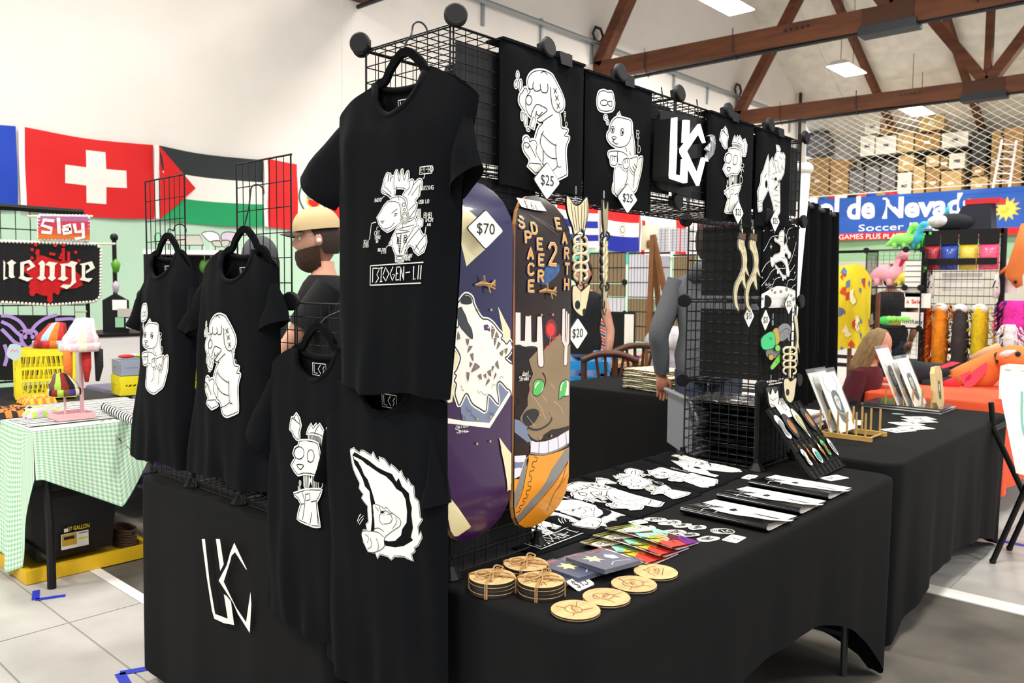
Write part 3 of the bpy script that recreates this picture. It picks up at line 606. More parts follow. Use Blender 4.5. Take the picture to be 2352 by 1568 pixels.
def skullhand():
    a = Art(); T = TR(1620, 260, 8, yplane(-.035)); o = lambda s, sm=False: a.out(T(s), 0, 1, .0018, .008, sm); l = lambda s: a.line(T(s), .0016, 1)
    o('1260 950 1320 805 1340 1000 1352 830 1400 700 1390 585 1440 605 1462 650 1440 745 1480 725 1500 745 1530 725 1562 770 1550 900 1530 1080 1480 1195 1422 1235 1430 1350 1458 1262 1465 1420 1470 1600 1460 1800 1410 1900 1340 1800 1300 1600 1260 1400 1260 1100')
    for s in ('1400 690 1455 700', '1360 860 1410 880', '1430 790 1490 850', '1510 800 1560 850', '1470 960 1530 1030', '1400 980 1440 1080', '1350 900 1380 1080', '1420 880 1400 1000', '1500 900 1450 1100', '1320 1120 1400 1080', '1270 960 1280 1150', '1300 1200 1420 1240', '1330 1400 1420 1430', '1340 1520 1440 1500', '1320 1600 1460 1640', '1350 1700 1440 1720', '1380 1780 1380 1660', '1290 1450 1330 1560'): l(s)
    o('1150 1020 1228 755 1248 900 1240 1100 1260 1250 1230 1400 1120 1600 1062 1640 1055 1420 1092 1250 1100 1120'); o('1052 1600 1110 1580 1120 1760 1060 1780'); l('1065 1650 1110 1640'); l('1065 1700 1112 1690')
    a.fill(T(ell(1200, 1290, 24, 72)), 1); a.fill(T(ell(1362, 1212, 15, 36)), 1); a.fill(T('1345 1385 1395 1310 1385 1370 1355 1400'), 1); a.fill(T('1140 1120 1160 1150 1230 1075 1200 1120 1170 1165'), 1)
    return a
def astro():
    a = Art(); T = TR(1640, 500, 8, yplane(-.04)); W2 = .0014
    for s in ('1035 600 1090 480 1170 350 1270 330', '1010 985 1060 840 1140 790', '1000 1240 1090 1080 1150 1000 1230 945 1330 935 1420 920', '1170 1280 1220 1150 1320 1095', '1430 1260 1470 1150 1530 1120 1570 1135 1610 1060', '1530 1300 1560 1250 1600 1225', '1460 890 1510 780 1570 560 1600 440', '1490 1010 1540 930 1575 855', '1030 240 1045 225', '1130 235 1190 215 1245 155', '1365 265 1370 230 1395 175', '1425 330 1455 250 1490 195 1565 175'): a.line(T(s), .0022, 0)
    for x, y, r in ((1160, 530, 42), (1478, 365, 24), (1578, 1000, 22), (1012, 1085, 18)): a.fill(T(' '.join('%f %f' % (x+(r if k % 2 == 0 else r*.3)*.7*math.cos(k*math.pi/4), y+(r*1.4 if k % 2 == 0 else r*.3)*math.sin(k*math.pi/4)) for k in range(8))), 0)
    for x, y in ((1208, 270), (1555, 345), (1372, 880), (1185, 1135), (1390, 1215), (1570, 680)): a.fill(T(ell(x, y, 6, 8, 6)), 0)
    o = lambda s, sm=True: a.out(T(s), 0, 1, W2, .006, sm)
    a.line(T('1400 300 1425 360 1435 420 1420 460 1390 485'), .0035, 0)
    o('1212 872 1240 890 1350 1060 1430 1072 1420 1108 1350 1112 1300 1030', False); a.fill(T(ell(1265, 1010, 14, 34)), 0); a.fill(T(ell(1350, 1135, 14, 30)), 0)
    o('1270 400 1290 280 1340 240 1370 290 1360 420 1370 500 1420 490 1460 590 1500 650 1490 720 1460 720 1450 660 1400 640 1390 710 1440 770 1470 900 1492 1010 1470 1060 1430 1030 1420 880 1340 790 1280 800 1210 840 1180 900 1150 860 1140 740 1180 740 1220 690 1300 650 1310 520 1280 470 1220 420 1215 375')
    for s in ('1280 350 1350 340', '1300 440 1340 430', '1330 730 1380 740 1420 710', '1200 780 1230 830', '1370 580 1410 590', '1330 480 1330 540'): a.line(T(s), W2, 1)
    moon = '990 1390 1100 1310 1250 1265 1400 1260 1585 1330 1592 1640 985 1640'
    a.fill(T(moon), 0); a.line(T('990 1390 1100 1312 1250 1268 1400 1263 1585 1333'), W2, 1)
    for x, y, r in ((1152, 1335, 20), (1210, 1390, 24), (1310, 1365, 22), (1105, 1515, 36), (1508, 1412, 20), (1558, 1480, 28), (1408, 1307, 24), (1000, 1470, 16)): a.fill(T(ell(x, y, r, r*.95)), 2); a.line(T(ell(x, y, r, r*.95)), W2*.8, 1, True, True)
    p = T('1035 1240')[0]; letters(a, 'Mellow', p[0], p[1], .011, 0, .0012, .5, .25); p = T('1085 1300')[0]; letters(a, 'white', p[0], p[1], .008, 0, .001, .5, .25); a.line(T('1045 1280 1100 1240 1165 1225'), .0012, 0)
    return a
ARTS = dict(bunny=bunny(), otter=otter(), crackhead=crackhead(), comet=comet(), biogen=biogen(), skullhand=skullhand(), astro=astro())
m_print = mat('white_screen_print', '#f1eee8', .65); m_grey = mat('grey_print', '#9c9a94', .65)
PM = [m_print, mat('shirt_black_ink', '#06070a', .95, spec=.15), m_grey]
def placed(name, cx, cy, h, rot=0):
    A = ARTS[name]; b = A.bbox(); k = h/(b[3]-b[1]); ox, oy = (b[0]+b[2])/2, (b[1]+b[3])/2; c, s = math.cos(rot), math.sin(rot)
    return A.xf(lambda u, v: (cx+k*((u-ox)*c-(v-oy)*s), cy+k*((u-ox)*s+(v-oy)*c))).scalew(k)
# ================================================================ MAIN BOOTH: tables and cloths
TZ = .74
m_cloth = mat('black_stretch_cloth', '#0d0d0e', .9, var=.15, vscale=3, bump=.04, bscale=250, spec=.2)
m_tee = mat('black_cotton', '#06080c', .95, var=.2, vscale=5, bump=.08, bscale=300, spec=.15)
m_ttop = mat('table_plastic', '#d8d6d0', .5); m_tleg = mat('table_leg_grey', '#4a4c50', .45, .6)
def rrect(x0, x1, y0, y1, r, n=7, step=.035):
    out = []
    for cx, cy, a0 in ((x1-r, y0+r, -90), (x1-r, y1-r, 0), (x0+r, y1-r, 90), (x0+r, y0+r, 180)):
        for k in range(n+1):
            a = math.radians(a0+90*k/n); out.append((V((cx+r*math.cos(a), cy+r*math.sin(a))), V((math.cos(a), math.sin(a)))))
    res = []
    for i, (p, d) in enumerate(out):
        q, e = out[(i+1) % len(out)]; res.append((p, d)); L = (q-p).length; m = int(L/step)
        for j in range(1, m): t = j/m; res.append((p.lerp(q, t), d.lerp(e, t).normalized()))
    return res
def tablecloth(parent, x0, x1, y0, y1, hem, ripple=.012, flare=.03, r=.06, seed=0, z=TZ, m=None, rows=9):
    per = rrect(x0, x1, y0, y1, r); n = len(per); vs = []; L = 0
    for i, (p, d) in enumerate(per):
        hz = hem(p.x, p.y)
        prof = [(-.012, z), (-.003, z-.004), (0, z-.014)]
        for k in range(1, rows+1):
            t = k/rows
            w = flare*t + ripple*t*(math.sin(i*.55+seed)+.6*math.sin(i*.23+seed*2+1.5*t)+.35*math.sin(i*1.3))
            prof.append((w, z-.014+(hz-z+.014)*t))
        vs += [V((p.x+d.x*w, p.y+d.y*w, zz)) for w, zz in prof]
    k = rows+3; fs = [(i*k+j, i*k+j+1, ((i+1) % n)*k+j+1, ((i+1) % n)*k+j) for i in range(n) for j in range(k-1)]
    mb = MB().add(vs, fs); mb.add([vs[i*k] for i in range(n)], [tuple(range(n))])
    o = mb.build('cloth_drape', m or m_cloth, parent, True); return o
def folding_table(label, x0, x1, y0, y1, z=TZ-.006, name='folding_table', group='folding tables under the black cloths'):
    t = thing(name, label, 'table', ((x0+x1)/2, (y0+y1)/2, 0), group)
    MB().box(x0+.03, x1-.03, y0+.03, y1-.03, z-.045, z-.004).build('table_top', m_ttop, t)
    lx = (x1-x0) > (y1-y0)
    for sx in (0, 1):
        for sy in (0, 1):
            x = x0+.1+(x1-x0-.2)*sx; y = y0+.1+(y1-y0-.2)*sy
            MB().tube([(x, y, z-.045), (x, y, 0)], .013, 8).build('leg', m_tleg, t)
    for s in (0, 1):
        if lx: x = x0+.1+(x1-x0-.2)*s; MB().tube([(x, y0+.1, .15), (x, y1-.1, .15)], .01, 6).build('crossbar', m_tleg, t)
        else: y = y0+.1+(y1-y0-.2)*s; MB().tube([(x0+.1, y, .15), (x1-.1, y, .15)], .01, 6).build('crossbar', m_tleg, t)
    return t
folding_table('folding table under the black cloth with the coasters and magazines', 0, 1.82, -.38, .34)
folding_table('folding table under the black cloth with the white letter logo', -.02, .68, .40, 1.51)
tc = thing('tablecloth', 'black stretch tablecloth under the coasters and black magazines', 'tablecloth', (.9, 0, 0))
def hem1(x, y):
    if y < -.3: return max(.004, .395*(1-abs((x-.88)/.94)**2.6))
    if x > 1.7: return max(.004, .10*(1-((y+.02)/.36)**2))
    return .02
tablecloth(tc, -.04, 1.85, -.405, .37, hem1, .006, -.012, .075, 1)
tc = thing('tablecloth', 'black tablecloth printed with a white angular letter logo', 'tablecloth', (.3, .95, 0))
tablecloth(tc, -.055, .70, .385, 1.535, lambda x, y: .045+.012*math.sin(y*9), .006, .004, .05, 3, rows=10)
lg = Art(); T = TR(0, 1000, 2.76, xplane(-.074))
lgp = ['1280 655 1300 655 1330 930 1365 1130 1445 1160 1420 1005 1437 1015 1465 1050 1485 1200 1420 1188 1360 1160 1345 1110 1312 900', '1370 655 1395 655 1420 815 1398 857', '1487 678 1568 850 1560 845 1492 738 1470 760 1460 800 1420 925 1470 1030 1500 1090 1562 1182 1590 990 1595 1070 1585 1250 1510 1130 1480 1060 1388 918 1440 820 1460 745']
for s in lgp: lg.fill(T(s), 0)
lg.lay('logo_print', lambda u, v, h: V((-.074-h, -u, v)), PM, tc, 0)
tc = thing('tablecloth', 'black stretch tablecloth under the wooden plate racks', 'tablecloth', (2.9, 0, 0))
def hem2(x, y):
    if y < -.25: return max(.004, .18*(1-abs((x-2.95)/.95)**2.2))
    if x < 2.2: return max(.004, .2*(1-abs((y-.03)/.38)**2.2))
    return .02
tablecloth(tc, 2.02, 3.90, -.355, .41, hem2, .010, -.01, .075, 5)
folding_table('folding table under the black cloth with the wooden plate racks', 2.06, 3.86, -.33, .38)
tc = thing('tablecloth', 'black tablecloth under the stack of bubble mailers', 'tablecloth', (3.5, 1.5, 0))
tablecloth(tc, 3.12, 3.92, .46, 2.33, lambda x, y: .03, .012, .01, .05, 2)
folding_table('folding table under the black cloth with the bubble mailers', 3.16, 3.88, .5, 2.29)
# ================================================================ WIRE GRID RACK
PI_ = .31; RB = TZ+.004
def panel_mesh(w=.30, h=.30, nx=8, nz=8, rf=.0028, ri=.0015):
    mb = MB()
    for i in range(nx+1):
        x = w*i/nx; r = rf if i in (0, nx) else ri; mb.tube([(x, 0, 0), (x, 0, h)], r, 4, caps=False)
    for i in range(nz+1):
        z = h*i/nz; r = rf if i in (0, nz) else ri; mb.tube([(0, -r, z), (w, -r, z)], r, 4, caps=False)
    o = mb.build('grid_panel', m_wire); me = o.data; bpy.data.objects.remove(o); return me
ME_P = panel_mesh()
def inst(me, name, parent, loc, rot=(0, 0, 0), scale=None):
    o = bpy.data.objects.new(name, me); COL.objects.link(o); adopt(o, parent); o.location = loc; o.rotation_euler = rot
    if scale: o.scale = scale
    return o
def conn_mesh():
    mb = MB().lathe([(.0, -.004), (.024, -.004), (.026, -.001), (.026, .008), (.022, .011), (0, .011)], (0, 0, 0), 20, (0, -1, 0)); mb.box(-.012, .012, .002, .022, -.014, .014)
    o = mb.build('connector', m_black, None, False); me = o.data; bpy.data.objects.remove(o); return me
ME_C = conn_mesh()
mbf = MB().lathe([(.030, 0), (.030, .004), (.012, .03), (.010, .045), (0, .045)], (0, 0, 0), 10)
o = mbf.build('foot', m_black); ME_F = o.data; bpy.data.objects.remove(o)
rack = thing('wire_grid_rack', 'black wire grid display rack with tall beam and tower on the black tables', 'rack', (0, 0, RB))
H2 = math.pi/2
def fp(i, k, y=0): inst(ME_P, 'grid_panel', rack, (i*PI_+.005, y, RB+k*PI_+.005))
def sp(j, k, x=0): inst(ME_P, 'grid_panel', rack, (x, j*PI_+.005, RB+k*PI_+.005), (0, 0, H2))
def tp(i, j, z): inst(ME_P, 'grid_panel', rack, (i*PI_+.005, j*PI_+.305, z), (H2, 0, 0))
def cn(x, y, z, rz=0, tilt=0): inst(ME_C, 'connector', rack, (x, y, z), (tilt, 0, rz))
for k in range(4): fp(0, k); sp(0, k); fp(0, k, PI_); sp(0, k, PI_)
for i in range(1, 6): fp(i, 3); fp(i, 3, PI_)
for i in range(6): tp(i, 0, RB+4*PI_); tp(i, 0, RB+3*PI_)
sp(0, 3, 6*PI_)
for k in range(3): fp(5, k); fp(5, k, PI_); sp(0, k, 5*PI_); sp(0, k, 6*PI_)
for j in range(1, 5):
    for k in range(2): sp(j, k)
    tp(0, j, RB+.012)
ME_T = panel_mesh(.29, .42, 8, 6)
for j in (2, 4): inst(ME_T, 'tall_grid_panel', rack, (-.006, j*PI_+.01, RB+2*PI_-.02), (0, 0, H2))
for i in range(7): cn(i*PI_, -.012, RB+4*PI_+.012, -.7 if i == 0 else 0, -.15); cn(i*PI_, PI_+.012, RB+4*PI_+.01, math.pi)
for i in (3,): cn(i*PI_, -.012, RB+3*PI_)
for i in (2, 4): cn(i*PI_, -.004, RB+3*PI_-.004)
cn(-.012, PI_, RB+4*PI_+.012, -H2+.5); cn(0, PI_, RB+3*PI_+.1, -.9)
for k in range(1, 4):
    cn(5*PI_-.012, PI_, RB+k*PI_, -H2+.35); cn(5*PI_-.004, -.012, RB+k*PI_, -.75); cn(6*PI_+.004, -.012, RB+k*PI_, 0); cn(0, -.012, RB+k*PI_, -.7)
for j in range(2, 6): cn(-.014, j*PI_, RB+2*PI_, -H2+.45)
for k in (1,):
    for j in range(1, 6): cn(-.012, j*PI_, RB+k*PI_, -H2)
for i, j in ((0, 0), (1, 0), (0, 1), (1, 1), (5, 0), (6, 0), (5, 1), (6, 1), (0, 2), (0, 3), (0, 4), (0, 5), (1, 2), (1, 3), (1, 4), (1, 5)): inst(ME_F, 'foot', rack, (i*PI_, j*PI_, TZ))
m_sheet = mat('black_backing_sheet', '#0e0e10', .7, var=.2, vscale=3)
def bsheet(x0, x1, y0, y1, z0, z1): MB().box(x0, x1, y0, y1, z0, z1).build('backing_sheet', m_sheet, rack)
for i in range(6): bsheet(i*PI_+.025, (i+1)*PI_-.006, .012, .015, RB+3*PI_+.02, RB+4*PI_-.03)
for k in range(3): bsheet(.012, PI_-.01, .012, .015, RB+k*PI_+.012, RB+(k+1)*PI_-.012)
for k in (1, 2): bsheet(5*PI_+.012, 5*PI_+.015, .01, PI_-.06, RB+k*PI_+.02, RB+(k+1)*PI_-.03)
for k in range(3): bsheet(5*PI_+.02, 6*PI_-.01, .012, .015, RB+k*PI_+.012, RB+(k+1)*PI_-.012)
bsheet(5*PI_+.012, 5*PI_+.015, .004, .02, RB+.03, RB+PI_)
# ================================================================ HANGING T-SHIRTS
class Tee:
    """T-shirt hanging in a plane X = xp, front towards -X. u = -Y (rightwards for someone facing it), v = height."""
    def __init__(s, xp, uc, zn, zcol, sh, zsh, hem, zhem, arm, D=.045, seed=0, hd=.0, nk=.088, au=None):
        s.xp, s.uc, s.zn, s.zcol, s.sh, s.zsh, s.hem, s.zhem, s.arm, s.D, s.seed, s.hd, s.nk = xp, uc, zn, zcol, sh, zsh, hem, zhem, arm, D, seed, hd, nk; s.au = au or tuple(a+(h-a)*.18 for a, h in zip(sh, hem))
    def edge(s, side, v):        # u of the body edge at height v
        a = s.sh[side]; h = s.hem[side]; za = s.arm
        if v >= za: t = (v-za)/max(1e-6, s.zsh-za); return s.au[side]*(1-t)+a*t
        t = (za-v)/(za-s.zhem); return s.au[side]*(1-t)+h*t
    def ztop(s, u, back=False):
        d = u-s.uc
        if abs(d) < s.nk:
            q = 1-(d/s.nk)**2
            return s.zn-(.018 if back else (s.zn-s.zcol))*q**.55
        e = s.sh[0] if d < 0 else s.sh[1]; t = (abs(d)-s.nk)/max(1e-6, abs(e-s.uc)-s.nk); t = min(1, t)
        return s.zn+(s.zsh-s.zn)*(t**1.25)
    def depth(s, u, v):
        l, r = s.edge(0, v), s.edge(1, v); c = (l+r)/2; h = (r-l)/2; q = max(0, 1-min(1, abs((u-c)/h))**3)
        t = (v-s.zhem)/(s.zn-s.zhem); t = max(0, min(1, t)); fold = (1-t)*.5+.25
        w = .010*fold*math.sin((u-s.uc)*38+s.seed+1.4*math.sin(v*5+s.seed))+.006*fold*math.sin((u-s.uc)*71+2*s.seed+v*6)+.005*math.sin(v*17+(u-s.uc)*22+s.seed)
        w *= 1-.88*math.exp(-((u-s.uc)/.13)**4)*math.exp(-((t-.5)/.38)**4)
        ft = max(0, t-.82)/.18
        return (s.D*(q**.6)*(1-.55*ft)+w*q**.5+s.hd*(1-t)**2)
    def front(s, u, v, h=0): return V((s.xp-s.depth(u, v)-h, -u, v))
    def build(s, label, art, parent_group, sleeves, nlabel=True):
        t = thing('t_shirt', label, 't-shirt', (s.xp, -s.uc, s.zhem), parent_group)
        def sheet(front):
            nu, nv = 48, 34; vs = []
            for i in range(nu+1):
                a = i/nu; zt = None
                for j in range(nv+1):
                    b = j/nv
                    # march along column
                    us = s.sh[0]+(s.sh[1]-s.sh[0])*a; zt = s.ztop(us, not front); v = s.zhem+.006*math.sin(a*9+s.seed)+(zt-s.zhem)*b
                    u = s.edge(0, v)+(s.edge(1, v)-s.edge(0, v))*a
                    dd = s.depth(u, v) if front else -.35*s.depth(u, v)+s.hd*(1-b)**2*1.3
                    vs.append(V((s.xp-dd, -u, v)))
            fs = [(i*(nv+1)+j, (i+1)*(nv+1)+j, (i+1)*(nv+1)+j+1, i*(nv+1)+j+1) for i in range(nu) for j in range(nv)]
            return vs, [f if front else f[::-1] for f in fs]
        MB().add(*sheet(True)).build('front_panel', m_tee, t, True); MB().add(*sheet(False)).build('back_panel', m_tee, t, True)
        nf = []; nb = []
        for k in range(17):
            u = s.uc-s.nk+2*s.nk*k/16; v = s.ztop(u); nf.append(s.front(u, v, -.004)); vb = s.ztop(u, True); nb.append(V((s.xp+.35*s.depth(u, vb)-.002, -u, vb)))
        MB().tube(nf, .0085, 7).build('collar_rib', m_tee, t, True); MB().tube(nb, .0075, 7).build('collar_rib', m_tee, t, True)
        for side, (c1, c2) in sleeves:       # cuff corners (u,v): outer/top, inner/bottom
            sg_ = .035 if side == 0 else -.035
            a1 = (s.sh[side]+sg_, s.zsh+.004); a2 = (s.edge(side, s.arm)+sg_, s.arm)
            mb = MB()
            for sg in (1, -.5):
                def fn(p, q, sg=sg):
                    e = (a1[0]*(1-q)+a2[0]*q, a1[1]*(1-q)+a2[1]*q); f = (c1[0]*(1-q)+c2[0]*q, c1[1]*(1-q)+c2[1]*q)
                    u = e[0]*(1-p)+f[0]*p; v = e[1]*(1-p)+f[1]*p+.012*math.sin(math.pi*p)*(1-q)
                    d = sg*(.004+.040*math.sin(math.pi*min(1, max(0, q)))**.6*(.25+.75*p))*(1 if 0 < q < 1 else 0)+.004*math.sin(9*p+7*q+s.seed)*p+s.hd*.15
                    return V((s.xp-d, -u, v))
                mb.grid(fn, 8, 10, 0, sg < 0)
            mb.build('sleeve', m_tee, t, True)
        if art: art.lay('front_print', s.front, PM, t, .009, .0012, .0003, None, .008)
        if nlabel:
            na = Art(); z0 = s.zcol+.012; w = .05
            na.line([(s.uc-.025, z0+.03), (s.uc-.025, z0), (s.uc+.03, z0), (s.uc+.03, z0+.03), (s.uc-.025, z0+.03)], .0018, 0, False)
            na.line([(s.uc-.018, z0+.026), (s.uc-.018, z0+.005), (s.uc-.006, z0+.005)], .002, 0, False).line([(s.uc+.008, z0+.026), (s.uc-.002, z0+.016), (s.uc+.008, z0+.005)], .002, 0, False).line([(s.uc+.024, z0+.024), (s.uc+.017, z0+.016), (s.uc+.023, z0+.014), (s.uc+.017, z0+.006)], .0018, 0, False)
            na.lay('neck_label', lambda u, v, h: V((s.xp+.35*s.depth(u, v)*.9-.008-h, -u, v)), PM, t, 0)
        return t
def hanger(label, xp, uc, zn, sh, zsh, hook_to, dx=.0):
    t = thing('clothes_hanger', label, 'hanger', (xp, -uc, zn), 'black clothes hangers on the wire rack')
    pts = [(sh[0]+.03, zsh-.02), (uc-.11, zn-.006), (uc-.07, zn+.008), (uc-.052, zn+.03), (uc-.02, zn+.055), (uc, zn+.06), (uc+.02, zn+.055), (uc+.052, zn+.03), (uc+.07, zn+.008), (uc+.11, zn-.006), (sh[1]-.03, zsh-.02)]
    mb = MB(); path = smooth(pts, False, 4)
    n = len(path); vs = []
    for i, (u, v) in enumerate(path):
        p, q = path[max(0, i-1)], path[min(n-1, i+1)]; dx_, dy_ = q[0]-p[0], q[1]-p[1]; L = math.hypot(dx_, dy_); nx, ny = -dy_/L, dx_/L; h = .0095
        for e, f in ((-1, -1), (-1, 1), (1, 1), (1, -1)): vs.append(V((xp+f*.005, -(u+nx*h*e), v+ny*h*e)))
    fs = [(i*4+j, i*4+(j+1) % 4, (i+1)*4+(j+1) % 4, (i+1)*4+j) for i in range(n-1) for j in range(4)]+[(3, 2, 1, 0), tuple((n-1)*4+j for j in range(4))]
    mb.add(vs, fs); mb.build('hanger_body', mat('hanger_velvet', '#060607', .95, spec=.1), t)
    z0 = zn+.062; zt = hook_to; r = .018
    hk = [V((xp, -uc, z0)), V((xp+dx*.3, -uc+.006, z0+.02)), V((xp+dx*.6, -uc-.004, (z0+zt)/2)), V((xp+dx, -uc, zt-r))]
    for k in range(1, 9):
        a = math.pi*(1-k/7); hk.append(V((xp+dx+r+r*math.cos(a), -uc-.012*k/8, zt-r+r*math.sin(a)+.004)))
    MB().tube([tuple(p) for p in smooth([tuple(q) for q in hk], False, 3)], .0022, 6).build('hanger_hook', m_dsteel, t)
GRP = 'black t-shirts hung on the side of the rack'
# big shirt at the corner
S1 = Tee(-.055, -.092, 1.866, 1.782, (-.332, .142), 1.80, (xplane(-.105)(790, 860)[0], xplane(-.105)(1032, 925)[0]), 1.175, 1.615, .05, 1, .05, au=(-.325, .098))
S1.build('largest black t-shirt, hung highest at the rack corner, with a labelled cyborg print', ARTS['biogen'], GRP, [(0, ((-.480, 1.690), (-.350, 1.590))), (1, ((.155, 1.655), (.085, 1.585)))])
hanger('black hanger holding the highest shirt at the rack corner', -.055, -.092, 1.866, (-.332, .142), 1.80, RB+4*PI_+.012, .02)
S2 = Tee(-.05, -1.285, 1.505, 1.425, (-1.445, -1.075), 1.452, (-1.515, -1.12), .83, 1.29, .045, 2, .02)
S2.build('black t-shirt with an otter print, farthest left on the rack', placed('otter', -1.30, 1.20, .285), GRP, [(0, ((-1.540, 1.285), (-1.45, 1.245))), (1, ((-1.03, 1.28), (-1.10, 1.235)))])
hanger('black hanger holding the leftmost otter shirt', -.05, -1.28, 1.505, (-1.445, -1.075), 1.452, 1.60, .02)
S3 = Tee(-.05, -.81, 1.505, 1.415, (-1.03, -.622), 1.45, (-1.10, -.605), .845, 1.29, .05, 4, .02)
S3.build('black t-shirt with a smoking rabbit print hung left of the man in the cap', placed('bunny', -.845, 1.18, .285), GRP, [(0, ((-1.165, 1.285), (-1.05, 1.245))), (1, ((-.565, 1.315), (-.72, 1.27)))])
hanger('black hanger holding the smoking rabbit shirt', -.05, -.80, 1.505, (-1.03, -.622), 1.45, 1.69, .02)
q4 = xplane(-.078); q5 = xplane(-.088)
S4 = Tee(-.078, q4(733, 800)[0], 1.245, q4(730, 872)[1], (q4(625, 835)[0], q4(835, 860)[0]), 1.20, (q4(612, 1380)[0], q4(830, 1450)[0]), .52, 1.05, .03, 6, .0)
S4.build('black t-shirt with a broken robot head print, hung low beside the comet shirt', ARTS['crackhead'], GRP, [(0, (q4(576, 985), q4(630, 1040))), (1, (q4(850, 1000), q4(830, 1040)))])
hanger('black hanger holding the broken robot head shirt', -.078, S4.uc, 1.245, S4.sh, 1.20, RB+2*PI_+.008, .09)
S5 = Tee(-.088, q5(893, 900)[0], 1.195, q5(895, 948)[1], (q5(752, 885)[0], q5(1028, 930)[0]), 1.165, (q5(752, 1500)[0], q5(1030, 1600)[0]), .47, 1.0, .035, 8, .0)
S5.build('black t-shirt with a white flaming comet print, lowest at the rack corner', ARTS['comet'], GRP, [(0, (q5(750, 1080), q5(765, 1110))), (1, (q5(1030, 1155), q5(985, 1165)))])
hanger('black hanger under the big shirt holding the comet shirt', -.088, S5.uc, 1.195, S5.sh, 1.165, RB+2*PI_+.008, .11)
# ================================================================ SHIRTS FOLDED OVER BOARDS ON THE BEAM AND TOWER
def flat_shirt(label, x0, x1, z0, z1, yf, art, seed, group):
    t = thing('t_shirt', label, 't-shirt', ((x0+x1)/2, yf, z0), group)
    def f(u, v, h=0):
        a = (u-x0)/(x1-x0); b = (v-z0)/(z1-z0); e = min(1, 12*min(a, 1-a, max(.05, b), 1.02-b))
        w = .0016*math.sin(u*46+seed+2*math.sin(v*9))+.0014*math.sin(v*31+u*17+seed)
        return V((u, yf-.006*max(0, e)**.5-w*max(0, e)-h, v+.004*math.sin(a*8+seed)*(1-b)))
    mb = MB().grid(lambda a, b: f(x0+(x1-x0)*a, z0+(z1-z0)*b), 26, 26)
    mb.build('folded_front', m_tee, t, True)
    mb = MB().box(x0+.004, x1-.004, yf-.001, yf+.009, z0+.002, z1-.002); mb.build('folded_back', m_tee, t)
    MB().box(x0+.002, x1-.002, yf-.008, yf+.05, z1-.004, z1+.002).build('folded_over_top', m_tee, t)
    if art: art.lay('front_print', f, PM, t, .010, .0008, .0002, None, .005)
    return t
bg = 'black shirts displayed along the top beam'
ZB, ZT = RB+3*PI_-.03, RB+4*PI_+.004
flat_shirt('black shirt on the beam with a white smoking rabbit print', .145, .462, ZB, ZT-.004, -.010, ARTS['bunny'], 1, bg)
flat_shirt('black shirt on the beam with a white otter and fish bubble print', .470, .787, ZB-.015, ZT-.014, -.010, ARTS['otter'], 2, bg)
flat_shirt('black shirt on the beam with a white broken robot head print', 1.115, 1.432, ZB-.01, ZT-.012, -.010, placed('crackhead', 1.275, 1.80, .275), 3, bg)
flat_shirt('black shirt at the far end of the beam with a skull and bone hand print', 1.458, 1.742, ZB-.004, ZT-.014, -.010, ARTS['skullhand'], 4, bg)
flat_shirt('black shirt on the far tower with a white astronaut skateboarder print', 1.525, 1.825, 1.352, 1.648, -.012, ARTS['astro'], 5, bg)
# bulldog clips
for x, l in ((.375, 'black clip holding the smoking rabbit beam shirt'), (.655, 'black clip holding the otter beam shirt'), (1.275, 'black clip holding the robot head beam shirt'), (1.63, 'black clip holding the skull hand beam shirt')):
    t = thing('bulldog_clip', l, 'clip', (x, -.02, ZT), 'black clips along the top of the beam')
    z = ZT-.012
    mb = MB(); mb.add([(x-.022, -.024, z-.012), (x+.022, -.024, z-.012), (x+.026, -.02, z+.02), (x-.026, -.02, z+.02), (x-.022, -.018, z-.012), (x+.022, -.018, z-.012), (x+.026, .05, z+.02), (x-.026, .05, z+.02)], [(0, 1, 2, 3), (3, 2, 6, 7), (0, 3, 7, 4), (1, 5, 6, 2), (4, 7, 6, 5)])
    mb.build('clip_body', m_black, t); MB().tube([(x-.015, -.02, z+.02), (x-.012, .01, z+.028), (x+.012, .01, z+.028), (x+.015, -.02, z+.02)], .0012, 5).build('clip_handle', m_dsteel, t)
# illuminated logo sign
sg = thing('logo_sign', 'black backing board with a raised glowing white angular letter logo', 'sign', (.95, -.02, 1.65))
Tg = TR(1370, 190, 5.6, yplane(-.03)); Tf = TR(1370, 190, 5.6, yplane(-.085))
bp = smooth(Tg('850 360 900 352 1000 375 1100 405 1200 425 1285 450 1310 500 1320 700 1315 900 1290 1100 1275 1280 1255 1400 1210 1445 1120 1440 1030 1410 940 1385 870 1360 820 1290 802 1180 815 1000 830 700 840 500'), True, 3)
m_sign = mat('sign_black_foam', '#151516', .6, spec=.3)
MB().prism(bp, lambda u, v, h: V((u, -.014-h, v)), .010).build('backing_board', m_sign, sg)
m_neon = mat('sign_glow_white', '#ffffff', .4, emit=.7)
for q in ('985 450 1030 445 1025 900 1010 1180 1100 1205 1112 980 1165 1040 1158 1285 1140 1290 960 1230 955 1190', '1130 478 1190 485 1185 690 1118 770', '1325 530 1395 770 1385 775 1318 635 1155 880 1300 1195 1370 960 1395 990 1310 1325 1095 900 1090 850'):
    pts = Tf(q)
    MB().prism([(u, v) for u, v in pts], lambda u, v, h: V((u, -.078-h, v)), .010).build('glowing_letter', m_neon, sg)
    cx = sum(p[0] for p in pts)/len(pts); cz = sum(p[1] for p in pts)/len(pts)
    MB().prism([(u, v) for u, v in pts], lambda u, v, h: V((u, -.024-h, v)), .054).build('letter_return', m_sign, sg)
mb = MB(); m_foil = mat('silver_foil', '#c9ccd2', .25, .9, bump=.5, bscale=60)
fo = Tf('1380 690 1430 670 1480 690 1495 740 1490 830 1470 920 1400 1010 1385 1020 1360 940 1395 890 1370 860 1410 790 1440 760 1440 700 1390 695')
